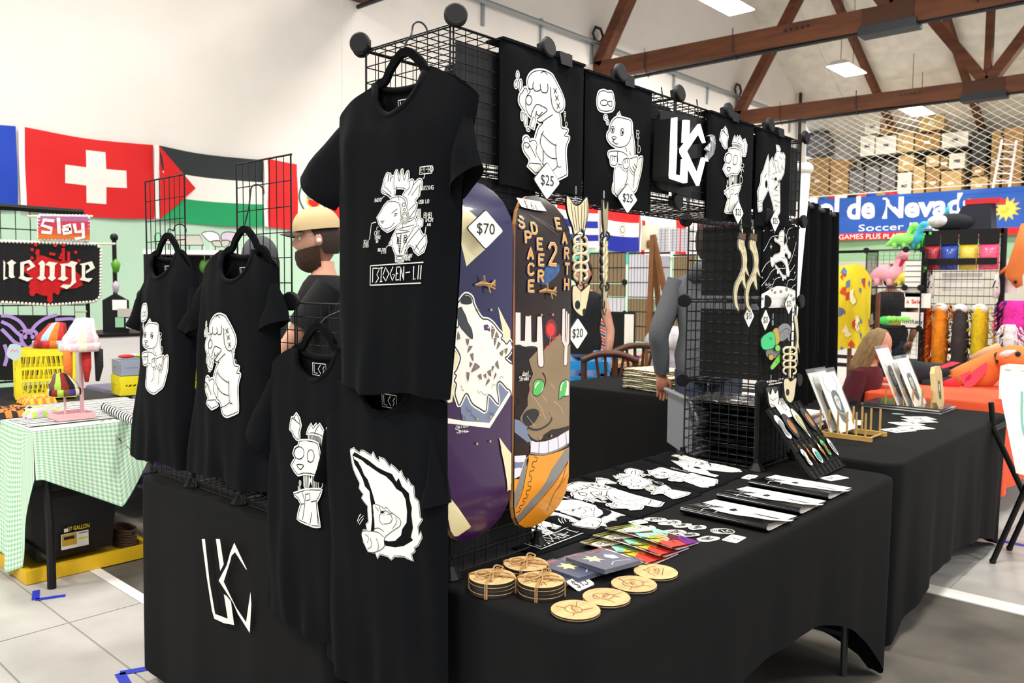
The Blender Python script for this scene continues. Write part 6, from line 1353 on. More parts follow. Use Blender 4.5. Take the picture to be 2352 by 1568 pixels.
def portrait(kind):
    a = Art(); a.line(N('-.55 .95 -.7 .6 -.3 .35'), .03, 1).line(N('.5 .95 .65 .6 .25 .35'), .03, 1)
    a.fill(N('-.35 .3 0 .42 .35 .3 .42 -.1 .3 -.6 0 -.85 -.3 -.6 -.42 -.1'), 1 if kind != 2 else 2, True); a.fill(N('-.2 .15 0 .22 .2 .15 .22 -.1 0 -.35 -.22 -.1'), 0, True); a.fill(N('-.14 .05 -.04 .08 -.06 -.02'), 4).fill(N('.14 .05 .04 .08 .06 -.02'), 4)
    for k in range(7): x = -.33+.11*k; a.line([(x, .25), (x*1.2+.04*math.sin(k), -.2), (x*.8, -.75)], .022, 4)
    for k in range(6): a.line([(-.3+.1*k, -.35-.05*k), (-.2+.1*k, -.45)], .018, 0)
    for k in range(8): y = .1-.12*k; a.fill([(.3+.06*math.sin(k)+.05*math.cos(q), y+.04*math.sin(q)) for q in range(6)], 3 if kind != 1 else 2)
    return a
def leaning_print(label, x0, x1, y, lean, h, kind, z0=TZ+.022, name='art_print'):
    t = thing(name, label, 'art print', ((x0+x1)/2, y, z0), 'ink prints in clear sleeves'); s, c = math.sin(lean), math.cos(lean)
    fn = lambda u, v, d: V((u, y+v*s-d*c, z0+v*c+d*s)); w = x1-x0
    MB().prism([(x0, 0), (x1, 0), (x1, h), (x0, h)], fn, .0015).build('print_paper', m_paper, t)
    portrait(kind).xf(lambda u, v: ((x0+x1)/2+u*w*.5, h/2+v*h*.46)).scalew(w*.5).lay('drawing', lambda u, v, d: fn(u, v, d+.0015), [m_paper, inkg, inkb, inkgr, m_ink], t, 0, .0005)
    MB().prism([(x0-.006, -.003), (x1+.006, -.003), (x1+.006, h+.02), (x0-.006, h+.02)], fn, .0045).build('clear_sleeve', m_sleeve, t)
leaning_print('brown mermaid-like ink print behind the bull print', 2.45, 2.66, .075, .42, .285, 2); leaning_print('grey horned ink portrait print leaning in the nearer plate rack', 2.46, 2.67, .035, .42, .285, 0)
leaning_print('tallest horned print in the farther plate rack', 3.585, 3.80, .135, .40, .34, 0); leaning_print('violet print in the middle of the farther plate rack', 3.59, 3.80, .085, .40, .275, 1); leaning_print('grey print with green beads in the farther plate rack', 3.59, 3.80, .045, .40, .285, 3)
t = thing('wood_panel_painting', 'pale wooden panel with a painted face in the farther plate rack', 'painting', (3.69, -.04, TZ)); s_, c_ = .12, .99
fn = lambda u, v, d: V((3.69+u, -.04+v*s_-d*c_, TZ+.022+v*c_+d*s_))
MB().prism([(q[0]*.075, .115+q[1]*.115) for q in N('-.6 -1 .6 -1 1 -.7 1 .7 .6 1 -.6 1 -1 .7 -1 -.7')], fn, .022).build('panel', mat('pale_wood', '#dcc089', .6, var=.15, vscale=12), t)
portrait(1).xf(lambda u, v: (u*.06, .115+v*.085)).scalew(.06).lay('painting', lambda u, v, d: fn(u, v, d+.022), [m_paper, inkb, inkp, inkgr, m_ink], t, 0, .0005)
def flatcard(label, x, y, w, d, rz, z, seed, name='postcard', cat='postcard', group='loose postcards on the artist table'):
    t = thing(name, label, cat, (x, y, z), group); cr, sr = math.cos(rz), math.sin(rz); rnd = random.Random(seed)
    fn = lambda u, v, h: V((x+u*cr-v*sr, y+u*sr+v*cr, z+h)); MB().prism([(-w/2, -d/2), (w/2, -d/2), (w/2, d/2), (-w/2, d/2)], fn, .0008).build('card_stock', m_paper, t)
    a = Art()
    for k in range(6): px, py = rnd.uniform(-.35, .35)*w, rnd.uniform(-.35, .35)*d; a.fill([(px+rnd.uniform(.03, .1)*w*math.cos(q), py+rnd.uniform(.05, .14)*d*math.sin(q)) for q in range(6)], k % 4)
    a.lay('print', lambda u, v, h: fn(u, v, h+.0008), [inkg, inkb, inkp, inkgr], t, 0, .0004)
for k, (px, py, lab) in enumerate(((2062, 988, 'postcard nearest the table edge'), (2104, 983, 'postcard right of the nearest one'), (2082, 974, 'postcard in the middle of the fan'), (2112, 968, 'postcard right of the middle one'), (2110, 962, 'postcard at the back of the fan'))):
    p = pZ(px, py, TZ); flatcard(lab, p.x, p.y, .14, .10, -.4-.1*k, TZ+.0008+.001*k, k)
for k, (px, py, lab) in enumerate(((1880, 985, 'small print sheet behind the nearer plate rack'), (1978, 972, 'white card under the nearer plate rack'))):
    p = pZ(px, py, TZ); flatcard(lab, p.x, p.y+.05, .16, .11, .3, TZ+.0008, 20+k)
p = pZ(2063, 951, TZ); MBx = MB().prism(smooth([(-.03, 0), (0, .014), (.03, 0), (0, -.014)], True, 4), lambda u, v, h: V((p.x+u*.3+v, p.y-u, TZ+.0006+h)), .002); tag(MBx.build('leaf_charm', mat('pale_teal', '#a5c9c9', .4)), 'small pale teal leaf-shaped charm on the black cloth', 'charm')
def stack(label, x, y, w, d, n, cols, z=TZ, rz=0, th=.006, name='print_stack', cat='prints'):
    t = thing(name, label, cat, (x, y, z))
    for k in range(n):
        a = rz+.05*math.sin(k*2.3); cr, sr = math.cos(a), math.sin(a)
        MB().prism([(-w/2, -d/2), (w/2, -d/2), (w/2, d/2), (-w/2, d/2)], lambda u, v, h: V((x+u*cr-v*sr, y+u*sr+v*cr, z+.0008+k*th+h)), th*.8).build('sheet', cols[k % len(cols)], t)
    return t
stack('flat stack of sleeved prints behind the farther plate rack', 3.86-.14, .12, .28, .42, 4, [mat('sleeved_grey', '#cfcac2', .15, coat=.5), mat('sleeved_dark', '#3a3a40', .15, coat=.5)], th=.007)
stack('stack of white papers left of the nearer plate rack', 2.62, .30, .3, .16, 6, [m_paper, mat('paper_red_edge', '#b98a80', .6), m_paper], th=.012, rz=.1)
# folding easel with art prints at the right edge
t = thing('folding_easel', 'black folding stand at the right edge holding fashion drawings', 'stand', (3.5, -.5, 0))
ft = V((3.51, -.40, 0)); top_ = pX(2282, 935, 3.5)
for a, b in (((3.51, -.385, .012), (3.50, -.62, .75)), ((3.50, -.355, .72), (3.75, -.62, .012)), ((3.52, -.355, .72), (3.50, -.345, .84)), ((3.82, -.40, .012), (3.81, -.64, .75)), ((3.5, -.36, .70), (3.82, -.36, .70)), ((3.5, -.61, .74), (3.82, -.63, .74))): MB().tube([a, b], .014, 10).build('frame_tube', m_black, t)
for a in ((3.51, -.385, .012), (3.75, -.62, .012), (3.82, -.40, .012)): MB().ball(a, .017, 8, 6).build('rubber_foot', m_black, t)
art3 = [mat('fashion_'+n, h, .6) for n, h in (('red', '#c8584c'), ('skin', '#efe0c0'), ('teal', '#7fb8a8'), ('green', '#b9d0a0'))]
for k, lab in enumerate(('drawing of a red-haired woman on the black stand, front sheet', 'second drawing sheet behind the red-haired woman')):
    q = thing('art_print', lab, 'art print', (3.46+.03*k, -.46, .55)); x_ = 3.455+.03*k
    fn = lambda u, v, d: V((x_-d+v*.28, -.36-u-(.5-v)*.28, .50+v))
    MB().prism([(-.02, 0+.05*k), (.30, -.05), (.30, .50), (.0, .50), (-.02, .42)], fn, .002).build('paper', m_paper, q)
    if k == 0:
        a = Art().fill(N('.08 .36 .14 .44 .2 .42 .22 .3 .17 .26 .1 .28'), 0, True).fill(N('.12 .18 .17 .28 .24 .24 .25 .08 .2 0 .15 .08'), 1, True).line(N('.08 .4 .05 .2 .1 .05'), .012, 2).line(N('.2 .44 .27 .3 .28 .1'), .012, 2).line(N('.16 .15 .17 .14'), .006, 4).line(N('.21 .14 .22 .13'), .006, 4).line(N('.18 .06 .2 .055'), .006, 0).fill(N('.1 -.02 .2 0 .28 -.04 .1 -.04'), 3)
        a.lay('drawing', lambda u, v, d: fn(u, v, d+.002), art3+[m_ink], q, 0, .0005)
# orange table with plush dragon
m_or2 = mat('orange_cloth', '#e5532b', .85, var=.1, vscale=6)
tc = thing('tablecloth', 'bright orange tablecloth on the table behind the prints', 'tablecloth', (5, .2, 0)); tablecloth(tc, 4.32, 5.9, -.22, .58, lambda x, y: .28+.10*math.sin(y*7), .02, .03, .04, 4, m=m_or2)
folding_table('folding table under the bright orange cloth', 4.35, 5.87, -.19, .55)
t = thing('plush_dragon', 'orange plush dragon with black limbs and pink wings on the orange table', 'plush toy', (4.75, .1, TZ))
m_pl = [mat('plush_'+n, h, .95, bump=.4, bscale=120) for n, h in (('orange', '#d9773a'), ('black', '#1d2227'), ('pink', '#ef4a63'), ('red', '#d21f2a'), ('tan', '#caa07a'), ('horn', '#f0d8d0'))]
TP = lambda px, py, d: pD(1800+px/3.734, 680+py/3.734, d)
MB().tube([TP(1080, 650, 5.95), TP(1250, 670, 5.95), TP(1420, 640, 5.9)], [.09, .085, .055], 12).build('black_leg', m_pl[1], t, True); MB().tube([TP(1180, 760, 5.9), TP(1320, 780, 5.85), TP(1440, 740, 5.85)], [.05, .06, .05], 10).build('black_leg', m_pl[1], t, True)
MB().tube([TP(1400, 740, 5.9), TP(1560, 700, 5.9), TP(1700, 660, 5.85), TP(1850, 560, 5.8), TP(1960, 520, 5.75)], [.07, .10, .115, .09, .07], 14).build('torso', m_pl[0], t, True)
MB().tube([TP(1380, 790, 5.8), TP(1470, 760, 5.8)], [.05, .055], 10).build('red_cuff', m_pl[3], t, True)
MB().ball(TP(1990, 540, 5.7), (.14, .13, .10), 14, 10, 0).build('head', m_pl[0], t, True); MB().ball(TP(2010, 495, 5.58), .018, 8, 6).build('eye', m_pl[1], t, True)
MB().tube([TP(1870, 520, 5.7), TP(1920, 490, 5.62), TP(1990, 470, 5.6)], [.03, .025, .008], 8).build('horn', m_pl[5], t, True)
mb = MB().tube([TP(1840, 500, 5.75)+V((0, .0, 0)), TP(1855, 560, 5.7), TP(1890, 590, 5.7)], .028, 8); mb.build('collar', m_pl[1], t, True)
for pts in ('1560 700 1680 600 1750 560 1740 640 1640 760 1540 800', '1340 600 1440 560 1520 570 1440 600 1360 620', '1510 680 1600 640 1620 700 1540 750'):
    p = [TP(x, y, 5.72) for x, y in N(pts)]; c = sum(p, V())/len(p); n = len(p); b = (c-CAM).normalized()*.03
    MB().add(p+[q+b for q in p], [tuple(range(n)), tuple(range(n, 2*n))[::-1]]+[(i, n+i, n+(i+1) % n, (i+1) % n) for i in range(n)]).build('wing', m_pl[2], t)
MB().tube([TP(1600, 540, 5.95), TP(1740, 480, 5.9), TP(1860, 430, 5.85)], [.02, .035, .03], 8).build('mane', m_pl[4], t, True)
t = thing('box_of_prints', 'white edged crate of striped prints beside the dragon', 'crate', (4.4, -.3, .74)); c = pX(2335, 870, 4.45)
MB().box(4.40, 4.62, c.y-.20, c.y+.08, TZ+.02, TZ+.22).build('crate_side', m_paper, t)
for k in range(6): MB().box(4.38, 4.395, c.y-.19+.042*k, c.y-.16+.042*k, TZ+.03, TZ+.2).build('stripe', m_pl[[2, 4, 0, 3, 5, 1][k]], t)
for k in range(3):
    p = TP(790, 790-25*k, 5.75); tag(MB().box(p.x-.1, p.x+.1, p.y-.12, p.y+.12, TZ+.003+.02*k, TZ+.02+.02*k).build('folded_cloth', [m_or2, mat('cloth_pale', '#e8d2c6', .9), m_or2][k]), ['orange folded cloth at the bottom of the small pile', 'pale folded cloth in the middle of the small pile', 'orange folded cloth on top of the small pile'][k], 'folded cloth', 'folded cloths by the girl')
# ================================================================ RIGHT BACKGROUND
m_maroon = mat('maroon_velour', '#4a0a17', .95)
gp = pD(1968, 900, 5.55); GX, GY = gp.x+.12, gp.y+.1
hd = math.atan2(-.99, .03)
t, HM, k = person('girl with long fair hair in a maroon top bent over the artist table', (GX, GY, 0), hd, 1.52, '#c98f74', m_maroon, mat('dark_jeans', '#23283a', .9), (((.10, .24, .24), (.33, .12, .26)), ((.06, -.27, .14), (.31, -.10, .30))), seated=True, lean=.28, headtilt=.42, sleeve=.75)
longhair(t, HM, k, mat('fair_hair', '#8f6f45', .6, var=.3, vscale=30), .30, .05, 52, .42)
c = thing('office_chair', 'dark chair with a blue back behind the girl', 'chair', (GX-.15, GY+.25, 0)); R_ = Matrix.Translation((GX, GY, 0)) @ Matrix.Rotation(hd, 4, 'Z')
m_cb = mat('chair_blue', '#27377a', .8)
MB().box(-.25, .2, -.24, .24, .40, .46, M=R_).build('seat', m_cb, c); MB().box(-.30, -.26, -.22, .22, .55, 1.0, M=R_).build('backrest', m_cb, c)
for a, b in ((-.2, -.2), (-.2, .2), (.16, -.2), (.16, .2)): MB().tube([R_ @ V((a, b, .4)), R_ @ V((a, b, 0))], .014, 6).build('leg', m_black, c)
for b in (-.2, .2): MB().tube([R_ @ V((-.24, b, .42)), R_ @ V((-.28, b, 1.0))], .014, 6).build('back_post', m_black, c)
# black drape and white pipe
m_drape = mat('black_drape', '#0a0a0b', .95, spec=.1)
t = thing('curtain', 'tall pleated black curtain beside the wire tower', 'curtain', (3.9, .6, 0)); A = pD(1842, 480, 4.6); B = pD(1921, 478, 5.35); d = V((B.x-A.x, B.y-A.y, 0)); nn = V((-d.y, d.x, 0)).normalized()
zt_ = pD(1900, 476, 5.0).z
MB().grid(lambda a, b: V((A.x, A.y, 0))+d*a+nn*(.045*math.sin(a*38)+.02*math.sin(a*17+b*2))*(.5+.5*b)+V((0, 0, zt_*(1-b)+.02*b)), 90, 8).build('drape', m_drape, t, True)
MB().tube([V((A.x, A.y, zt_-.02)), V((B.x, B.y, zt_-.02))], .016, 8).build('curtain_rod', m_dsteel, t); MB().tube([V((B.x, B.y, 0)), V((B.x, B.y, zt_))], .02, 8).build('upright', m_dsteel, t)
m_pvc = mat('white_pvc', '#ece9e2', .35)
t = thing('pvc_frame', 'white plastic pipe frame standing behind the tower', 'pipe frame', (2.2, .1, 0)); P0 = pD(1852, 388, 3.62); P1 = pD(1836, 560, 3.62); dd = (P1-P0)/(P0.z-P1.z)
foot = P0+dd*(P0.z-.003); E_ = pD(1800, 372, 3.75)
MB().tube([foot, P0], .021, 10).build('upright_pipe', m_pvc, t, True); MB().tube([P0, E_], .021, 10).build('top_pipe', m_pvc, t, True); MB().ball(P0, .031, 10, 8).build('elbow', m_pvc, t, True)
# chair under a yellow cartoon blanket
t = thing('blanket', 'yellow printed blanket draped over a chair behind the girl', 'blanket', (6.2, 1.6, 0)); f7 = lambda x, y, dep=7.2: pD(x, y, dep)
m_yel = mat('blanket_yellow', '#e6d22e', .9, var=.1, vscale=8); bl = [mat('blanket_'+n, h, .9) for n, h in (('red', '#c8432e'), ('blue', '#5a78b0'), ('white', '#efe9c8'))]
q0, q1, q2, q3 = f7(1920, 612), f7(1975, 608), f7(2002, 640, 7.0), f7(2010, 800, 7.0); b0, b1 = f7(1920, 800), f7(1960, 800)
def bf(u, v, h=0):
    a = smooth([tuple(q0), tuple(q1), tuple(q2)], False, 8); p = V(a[min(len(a)-1, int(u*(len(a)-1)))]); return p+V((0, 0, -v*.75))+(CAM-p).normalized()*(h+.02*math.sin(u*14)+.03*math.sin(v*5))
MB().grid(lambda a, b: bf(a, b), 16, 14).build('blanket_cloth', m_yel, t, True)
rnd = random.Random(3)
a = Art()
for i in range(26): x, y, r = rnd.random(), rnd.random(), rnd.uniform(.03, .07); a.fill([(min(1, max(0, x+r*math.cos(q)*.9)), min(1, max(0, y+r*rnd.uniform(.6, 1.2)*math.sin(q)))) for q in range(6)], i % 3)
for it in a.it:
    q_ = Art(); q_.it = [it]; q_.lay('printed_motif', bf, bl, t, .06, .012)
mb = thing('dining_chair', 'chair frame hidden under the yellow blanket', 'chair', (q1.x, q1.y, 0)); 
for s in (0, 1): MB().tube([V((q1.x+.2*s-.1, q1.y-.2+.3*s, 0)), V((q1.x+.2*s-.1, q1.y-.2+.3*s, q1.z-.25))], .02, 6).build('back_post', m_wood, mb)
MB().box(q1.x-.05, q1.x+.35, q1.y-.2, q1.y+.2, .43, .47).build('seat', m_wood, mb)
# cube shelf with plush dinosaurs (plane X = 6.9)
XS = 6.9; sx = lambda px, py, x=XS: pX(px, py, x)
cs = thing('wire_cube_shelf', 'black wire cube shelf of plush dinosaurs by the soccer banner', 'shelf', (7, 1, 0))
yl, yr = sx(1990, 600).y, sx(2118, 600).y; zs = [.74, sx(2040, 738).z, sx(2040, 662).z, sx(2040, 575).z]
ws = (yl-yr)
ME_Q = panel_mesh(1, 1, 9, 9, .006, .0035)
zz_ = [.75, sx(2000, 845).z, sx(2000, 750).z, sx(2000, 660).z, sx(2000, 575).z]
for i in range(len(zz_)-1):
    h = zz_[i+1]-zz_[i]
    for y in (yl, yr): inst(ME_Q, 'grid_panel', cs, (XS, y, zz_[i]), (0, 0, 0), (.32, 1, h))
    inst(ME_Q, 'grid_panel', cs, (XS+.32, yr, zz_[i]), (0, 0, H2), (ws, 1, h))
for z in zz_: inst(ME_Q, 'grid_panel', cs, (XS, yl, z), (-H2, 0, 0), (.32, 1, ws)); MB().tube([(XS, yl, z), (XS, yr, z)], .008, 5).build('shelf_edge', m_wire, cs)
for z in zz_[1:]:
    for f in (0, .72, 1): inst(ME_C, 'connector', cs, (XS-.01, yl+(yr-yl)*f, z), (0, 0, -H2), (1.1, 1.1, 1.1))
for y in (yl, yr):
    for x in (XS, XS+.32): MB().tube([(x, y, 0), (x, y, .75)], .01, 5).build('post', m_wire, cs)
plm = {n: mat('dino_'+n, h, .95, bump=.3, bscale=90, sheen=.3) for n, h in (('pink', '#efa6b4'), ('rose', '#c2154c'), ('yellow', '#ead94a'), ('green', '#46d25e'), ('lime', '#8fe86a'), ('cyan', '#3fb3d0'))}
def dino(label, px, py, L, m, m2, base_z, x=XS+.12, flip=1):
    c = pX(px, py, x); t = thing('plush_dinosaur', label, 'plush toy', (x, c.y, base_z), 'long-necked plush dinosaurs'); f = lambda a, b: V((x, c.y-a*flip*L, base_z+b*L))
    pts = [f(-.55, .12), f(-.35, .2), f(-.1, .34), f(.15, .30), f(.28, .45), f(.32, .68), f(.40, .80), f(.52, .76)]
    MB().tube(smooth([tuple(p) for p in pts], False, 3), [.02*L+r*L for r in (.01, .04, .07, .10, .14, .17, .19, .2, .2, .19, .18, .16, .13, .11, .10, .09, .085, .09, .10, .11, .11, .08)], 12).build('body', m, t, True)
    for a in (-.2, .12):
        for s in (-1, 1): MB().tube([f(a, .2)+V((s*.1*L, 0, 0)), f(a, 0.005)+V((s*.1*L, 0, 0))], [.08*L, .075*L], 8).build('leg', m, t, True)
    MB().tube([f(.34, .5)+V((-.07*L, 0, 0)), f(.42, .66)+V((-.05*L, 0, 0)), f(.52, .70)], [.05*L, .06*L, .05*L], 8).build('throat_patch', m2, t, True); MB().ball(f(.42, .84)+V((-.09*L, 0, 0)), .025*L, 8, 6).build('eye', m_black, t, True)
dino('pink plush dinosaur with a rose throat, largest on the shelf', 2035, 640, .36, plm['pink'], plm['rose'], zz_[3]+.02); dino('small yellow plush dinosaur beside the pink one', 2078, 650, .22, plm['yellow'], plm['yellow'], zz_[3]+.02); dino('small rose plush dinosaur behind the yellow one', 2088, 650, .2, plm['rose'], plm['rose'], zz_[3]+.02, XS+.22); dino('small green plush dinosaur at the shelf end', 2097, 650, .2, plm['green'], plm['green'], zz_[3]+.02)
dino('lime green plush dinosaur on top of the shelf', 2070, 560, .26, plm['lime'], plm['green'], zz_[4]+.02); dino('cyan plush dinosaur behind the lime one on top', 2090, 560, .28, plm['cyan'], plm['cyan'], zz_[4]+.02, XS+.26)
for i, (px, py, n) in enumerate(((2045, 735, 'lime'), (2058, 738, 'yellow'), (2070, 732, 'yellow'), (2078, 738, 'green'), (2035, 728, 'green'))):
    c = sx(px, py, XS+.1); t = thing('plush_turtle', ['lime plush toy in the low pile, left of centre', 'yellow plush toy in the low pile, centre', 'yellow plush toy on top of the low pile', 'green plush toy at the right of the low pile', 'pale green plush toy at the left of the low pile'][i], 'plush toy', (XS+.1, c.y, zz_[2]+.01), 'plush toys piled on the lower shelf')
    z = zz_[2]+.06; MB().ball((XS+.1, c.y, z), (.06, .07, .045), 10, 7).build('shell', plm[n], t, True); MB().ball((XS+.04, c.y-.05, z+.02), .03, 8, 6).build('head', plm['lime'], t, True)
for i, (px, py, w, h, lab, txt) in enumerate(((2098, 640, .20, .45, 'purple-edged price list hanging on the cube shelf', ''), (2108, 690, .30, .18, 'white sign with red handwriting on the cube shelf', 'A Sale'), (2095, 735, .26, .2, 'white sign reading Military on the cube shelf', 'Military'))):
    w, h = w*.75, h*.75; c = sx(px, py, XS+.03); t = thing('paper_sign', lab, 'sign', c); fn = lambda u, v, d: V((XS+.03-d, c.y-u, c.z+v)); MB().prism([(-w/2, -h/2), (w/2, -h/2), (w/2, h/2), (-w/2, h/2)], fn, .003).build('paper', m_paper, t)
    a = Art()
    if txt: letters(a, txt, -w*.42, -h*.2, h*.25, 0, .008, .5)
    else:
        for k in range(7): a.line([(-.07, .17-.05*k), (.06, .17-.05*k)], .008, 0)
    a.lay('handwriting', lambda u, v, d: fn(u, v, d+.003), [m_bred if i == 1 else inkg], t, 0, .002)
t, HM, k = person('distant person with dark hair seen through the cube shelf', (*pD(2042, 800, 8.6)[:2], 0), math.pi+.3, 1.68, '#8a5a44', mat('dark_top', '#17171a', .9), mat('dark_jeans', '#23283a', .9), (((.05, .26, .2), (.2, .2, .0)), ((.05, -.26, .2), (.2, -.2, .0)))); haircap(t, HM, k, mat('dark_hair', '#17120f', .7), .03, -.09, 1.12)
# gridwall of fur tails and bagged fur (plane X = 7.2)
XG = 7.2; gy = lambda px, py, x=XG: pX(px, py, x)
g = thing('gridwall_stand', 'black framed gridwall hung with bagged fur and faux tails', 'display stand', (XG, .5, 0)); y0_, y1_ = gy(2124, 600).y, gy(2304, 600).y; ztp = gy(2124, 531).z
for y in (y0_, y1_): MB().box(XG-.02, XG+.02, y-.022, y+.022, 0, ztp).build('frame_post', m_black, g)
for z in (ztp-.02, gy(2210, 795).z, gy(2150, 660).z*0+.25): MB().box(XG-.02, XG+.02, y1_, y0_, z-.022, z+.022).build('frame_rail', m_black, g)
W_ = y0_-y1_; zb_ = .3
ME_G = panel_mesh(1, 1, 14, 22, .002, .0022)
inst(ME_G, 'grid_panel', g, (XG-.01, y1_, zb_), (0, 0, H2), (W_, 1, ztp-zb_))
m_bagc = {n: mat('fur_bag_'+n, h, .25, coat=.7, bump=.6, bscale=40) for n, h in (('red', '#a50f2a'), ('blue', '#1b3fa5'), ('yellow', '#dcc33a'), ('pink', '#f0527f'))}
for i, (n, x0, x1) in enumerate((('red', 2127, 2162), ('blue', 2164, 2203), ('yellow', 2206, 2248), ('pink', 2251, 2297))):
    za, zb2 = gy(2200, 562).z, gy(2200, 620).z; ya, yb = gy(x0, 590).y, gy(x1, 590).y; t = thing('bagged_fur', 'bag of %s faux fur with a black label strip' % n, 'bag', (XG-.06, (ya+yb)/2, zb2), 'bags of faux fur on the gridwall')
    MB().grid(lambda a, b: V((XG-.05-.05*math.sin(math.pi*a)**.5*math.sin(math.pi*b)**.5, ya+(yb-ya)*a, zb2+(za-zb2)*b)), 10, 10).grid(lambda a, b: V((XG-.03, ya+(yb-ya)*a, zb2+(za-zb2)*b)), 1, 1, 0, True).build('fur_pouch', m_bagc[n], t, True)
    zl = zb2+(za-zb2)*.32; MB().box(XG-.115, XG-.10, yb, ya, zl-.03, zl+.03).build('label_strip', m_black, t); MB().box(XG-.07, XG-.05, yb, ya, za, za+.10).build('header_card', m_black, t)
tm = {n: mat('tail_'+n, h, .95, bump=.8, bscale=70, var=.25, vscale=25) for n, h in (('orange', '#f08a12'), ('charcoal', '#3a3234'), ('yellow', '#e6c318'), ('dkorange', '#e0500f'), ('magenta', '#e0249a'), ('white', '#ece4e2'), ('purple', '#5a1f96'))}
def tail(label, px, pt, pb, w, m, x=XG-.10, cap=True):
    c0 = pX(px, pt, x); z0 = c0.z; z1 = pX(px, pb, x).z; t = thing('faux_tail', label, 'fur tail', (x, c0.y, z1), 'fluffy faux tails'); L = z0-z1; mb = MB(); n = 14; rnd = random.Random(px)
    pr = [(w*(.35+.65*math.sin(math.pi*min(1, .12+.8*q/n))**.6)*rnd.uniform(.94, 1.06), -L*q/n) for q in range(n+1)]
    mb.lathe(pr, (x, c0.y, z0), 18, m=0, sx=.6); 
    for q in range(140):
        a = rnd.uniform(0, 6.28); h = rnd.random(); r = w*(.35+.65*math.sin(math.pi*min(1, .12+.8*h))**.6); p = V((x+r*.6*math.cos(a)*.97, c0.y+r*math.sin(a)*.97, z0-L*h)); o = V((math.cos(a)*.5, math.sin(a), -1.2)).normalized(); mb.tube([p, p+o*.05], [.008, .001], 3)
    mb.build('fur', m, t, True)
    if cap: MB().ball((x-.03, c0.y, z0-.03), (.06, .07, .05), 10, 7).build('white_tag', tm['white'], t, True)
for lab, px, pt, pb, w, n in (('orange faux tail on the gridwall', 2162, 700, 870, .115, 'orange'), ('charcoal faux tail between the orange and yellow tails', 2208, 702, 880, .115, 'charcoal'), ('yellow faux tail at the right of the gridwall', 2253, 702, 875, .115, 'yellow')): tail(lab, px, pt, pb, w, tm[n])
tail('narrow red-orange faux tail at the left post of the gridwall', 2134, 700, 850, .05, tm['dkorange'], XG-.05, False); tail('purple faux tail at the right post of the gridwall', 2306, 690, 790, .06, tm['purple'], XG+.1, False); tail('magenta and white faux tail right of the gridwall', 2335, 690, 800, .16, tm['magenta'], XG-.1, False); tail('white tip of the magenta faux tail', 2322, 745, 810, .09, tm['white'], XG-.24, False)
for i, (px, py, w, h, lab) in enumerate(((2210, 648, .34, .17, 'blank white sheet on the gridwall'), (2310, 655, .20, .14, 'white sign with a green sneaker drawing by the gridwall'))):
    c = gy(px, py, XG+.03); t = thing('paper_sign', lab, 'sign', c); MB().box(XG+.02, XG+.03, c.y-w/2, c.y+w/2, c.z-h/2, c.z+h/2).build('paper', m_paper, t)
    if i: MB().box(XG+.012, XG+.02, c.y+.02, c.y+.06, c.z-.05, c.z+.04).build('green_drawing', inkgr, t)
for i, px in enumerate((2138, 2288)):
    c = gy(px, 670, XG-.06); t = thing('plush_paw', ['white plush paw hanging at the left of the gridwall', 'white plush paw hanging at the right of the gridwall'][i], 'plush toy', c, 'white plush paws'); MB().lathe([(.02, .16), (.04, .1), (.05, 0), (.035, -.06)], c, 12, sx=.6).build('paw', tm['white'], t, True); MB().tube([c+V((-.04, 0, .1)), c+V((-.04, .02, .04)), c+V((-.04, -.02, .04))], .006, 5).build('loop', m_black, t)
# things on top of the shelves
c = gy(2185, 520, XG+.2); t = thing('plush_orca', 'black and white plush lying on top of the gridwall', 'plush toy', (XG+.2, c.y, ztp+.02)); MB().ball((XG+.2, c.y, ztp+.09), (.10, .20, .085), 14, 10).build('body', m_pl[1], t, True); MB().ball((XG+.14, c.y+.10, ztp+.10), (.08, .10, .06), 12, 8).build('white_patch', tm['white'], t, True); MB().tube([(XG+.2, c.y+.05, ztp+.15), (XG+.2, c.y+.03, ztp+.26)], [.03, .008], 8).build('fin', mat('fin_cyan', '#41b6d6', .8), t, True)
MB().box(XG+.12, XG+.3, c.y-.1, c.y+.1, ztp-.02, ztp+.01).build('top_tray', m_black, g)
c = gy(2235, 505, XG+.3); t = thing('fabric_bin', 'dark grey fabric bin with a red lining above the gridwall', 'bin', (XG+.3, c.y, ztp)); 
vs = [V((XG+.2, c.y+.20, ztp)), V((XG+.2, c.y-.18, ztp)), V((XG+.2, c.y-.16, ztp+.27)), V((XG+.2, c.y+.07, ztp+.24))]; MB().add(vs+[v+V((.22, 0, 0)) for v in vs], [(0, 1, 2, 3), (4, 7, 6, 5), (0, 4, 5, 1), (1, 5, 6, 2), (3, 2, 6, 7), (0, 3, 7, 4)]).build('bin_side', mat('bin_grey', '#30313c', .9), t); MB().box(XG+.19, XG+.43, c.y-.24, c.y+.05, ztp+.25, ztp+.30).build('red_lining', m_bred, t)
c = gy(2115, 555, XG); t = thing('plush_fringe', 'neon green fringed toy beside the dinosaurs', 'plush toy', c); mb = MB(); rnd = random.Random(5)
for i in range(60): p = c+V((rnd.uniform(-.05, .05), rnd.uniform(-.09, .09), rnd.uniform(-.02, .1))); mb.tube([p, p+V((rnd.uniform(-.02, 0), rnd.uniform(-.02, .02), -.08))], [.012, .004], 5)
mb.build('fringe', mat('neon_green', '#36e04a', .7), t, True)
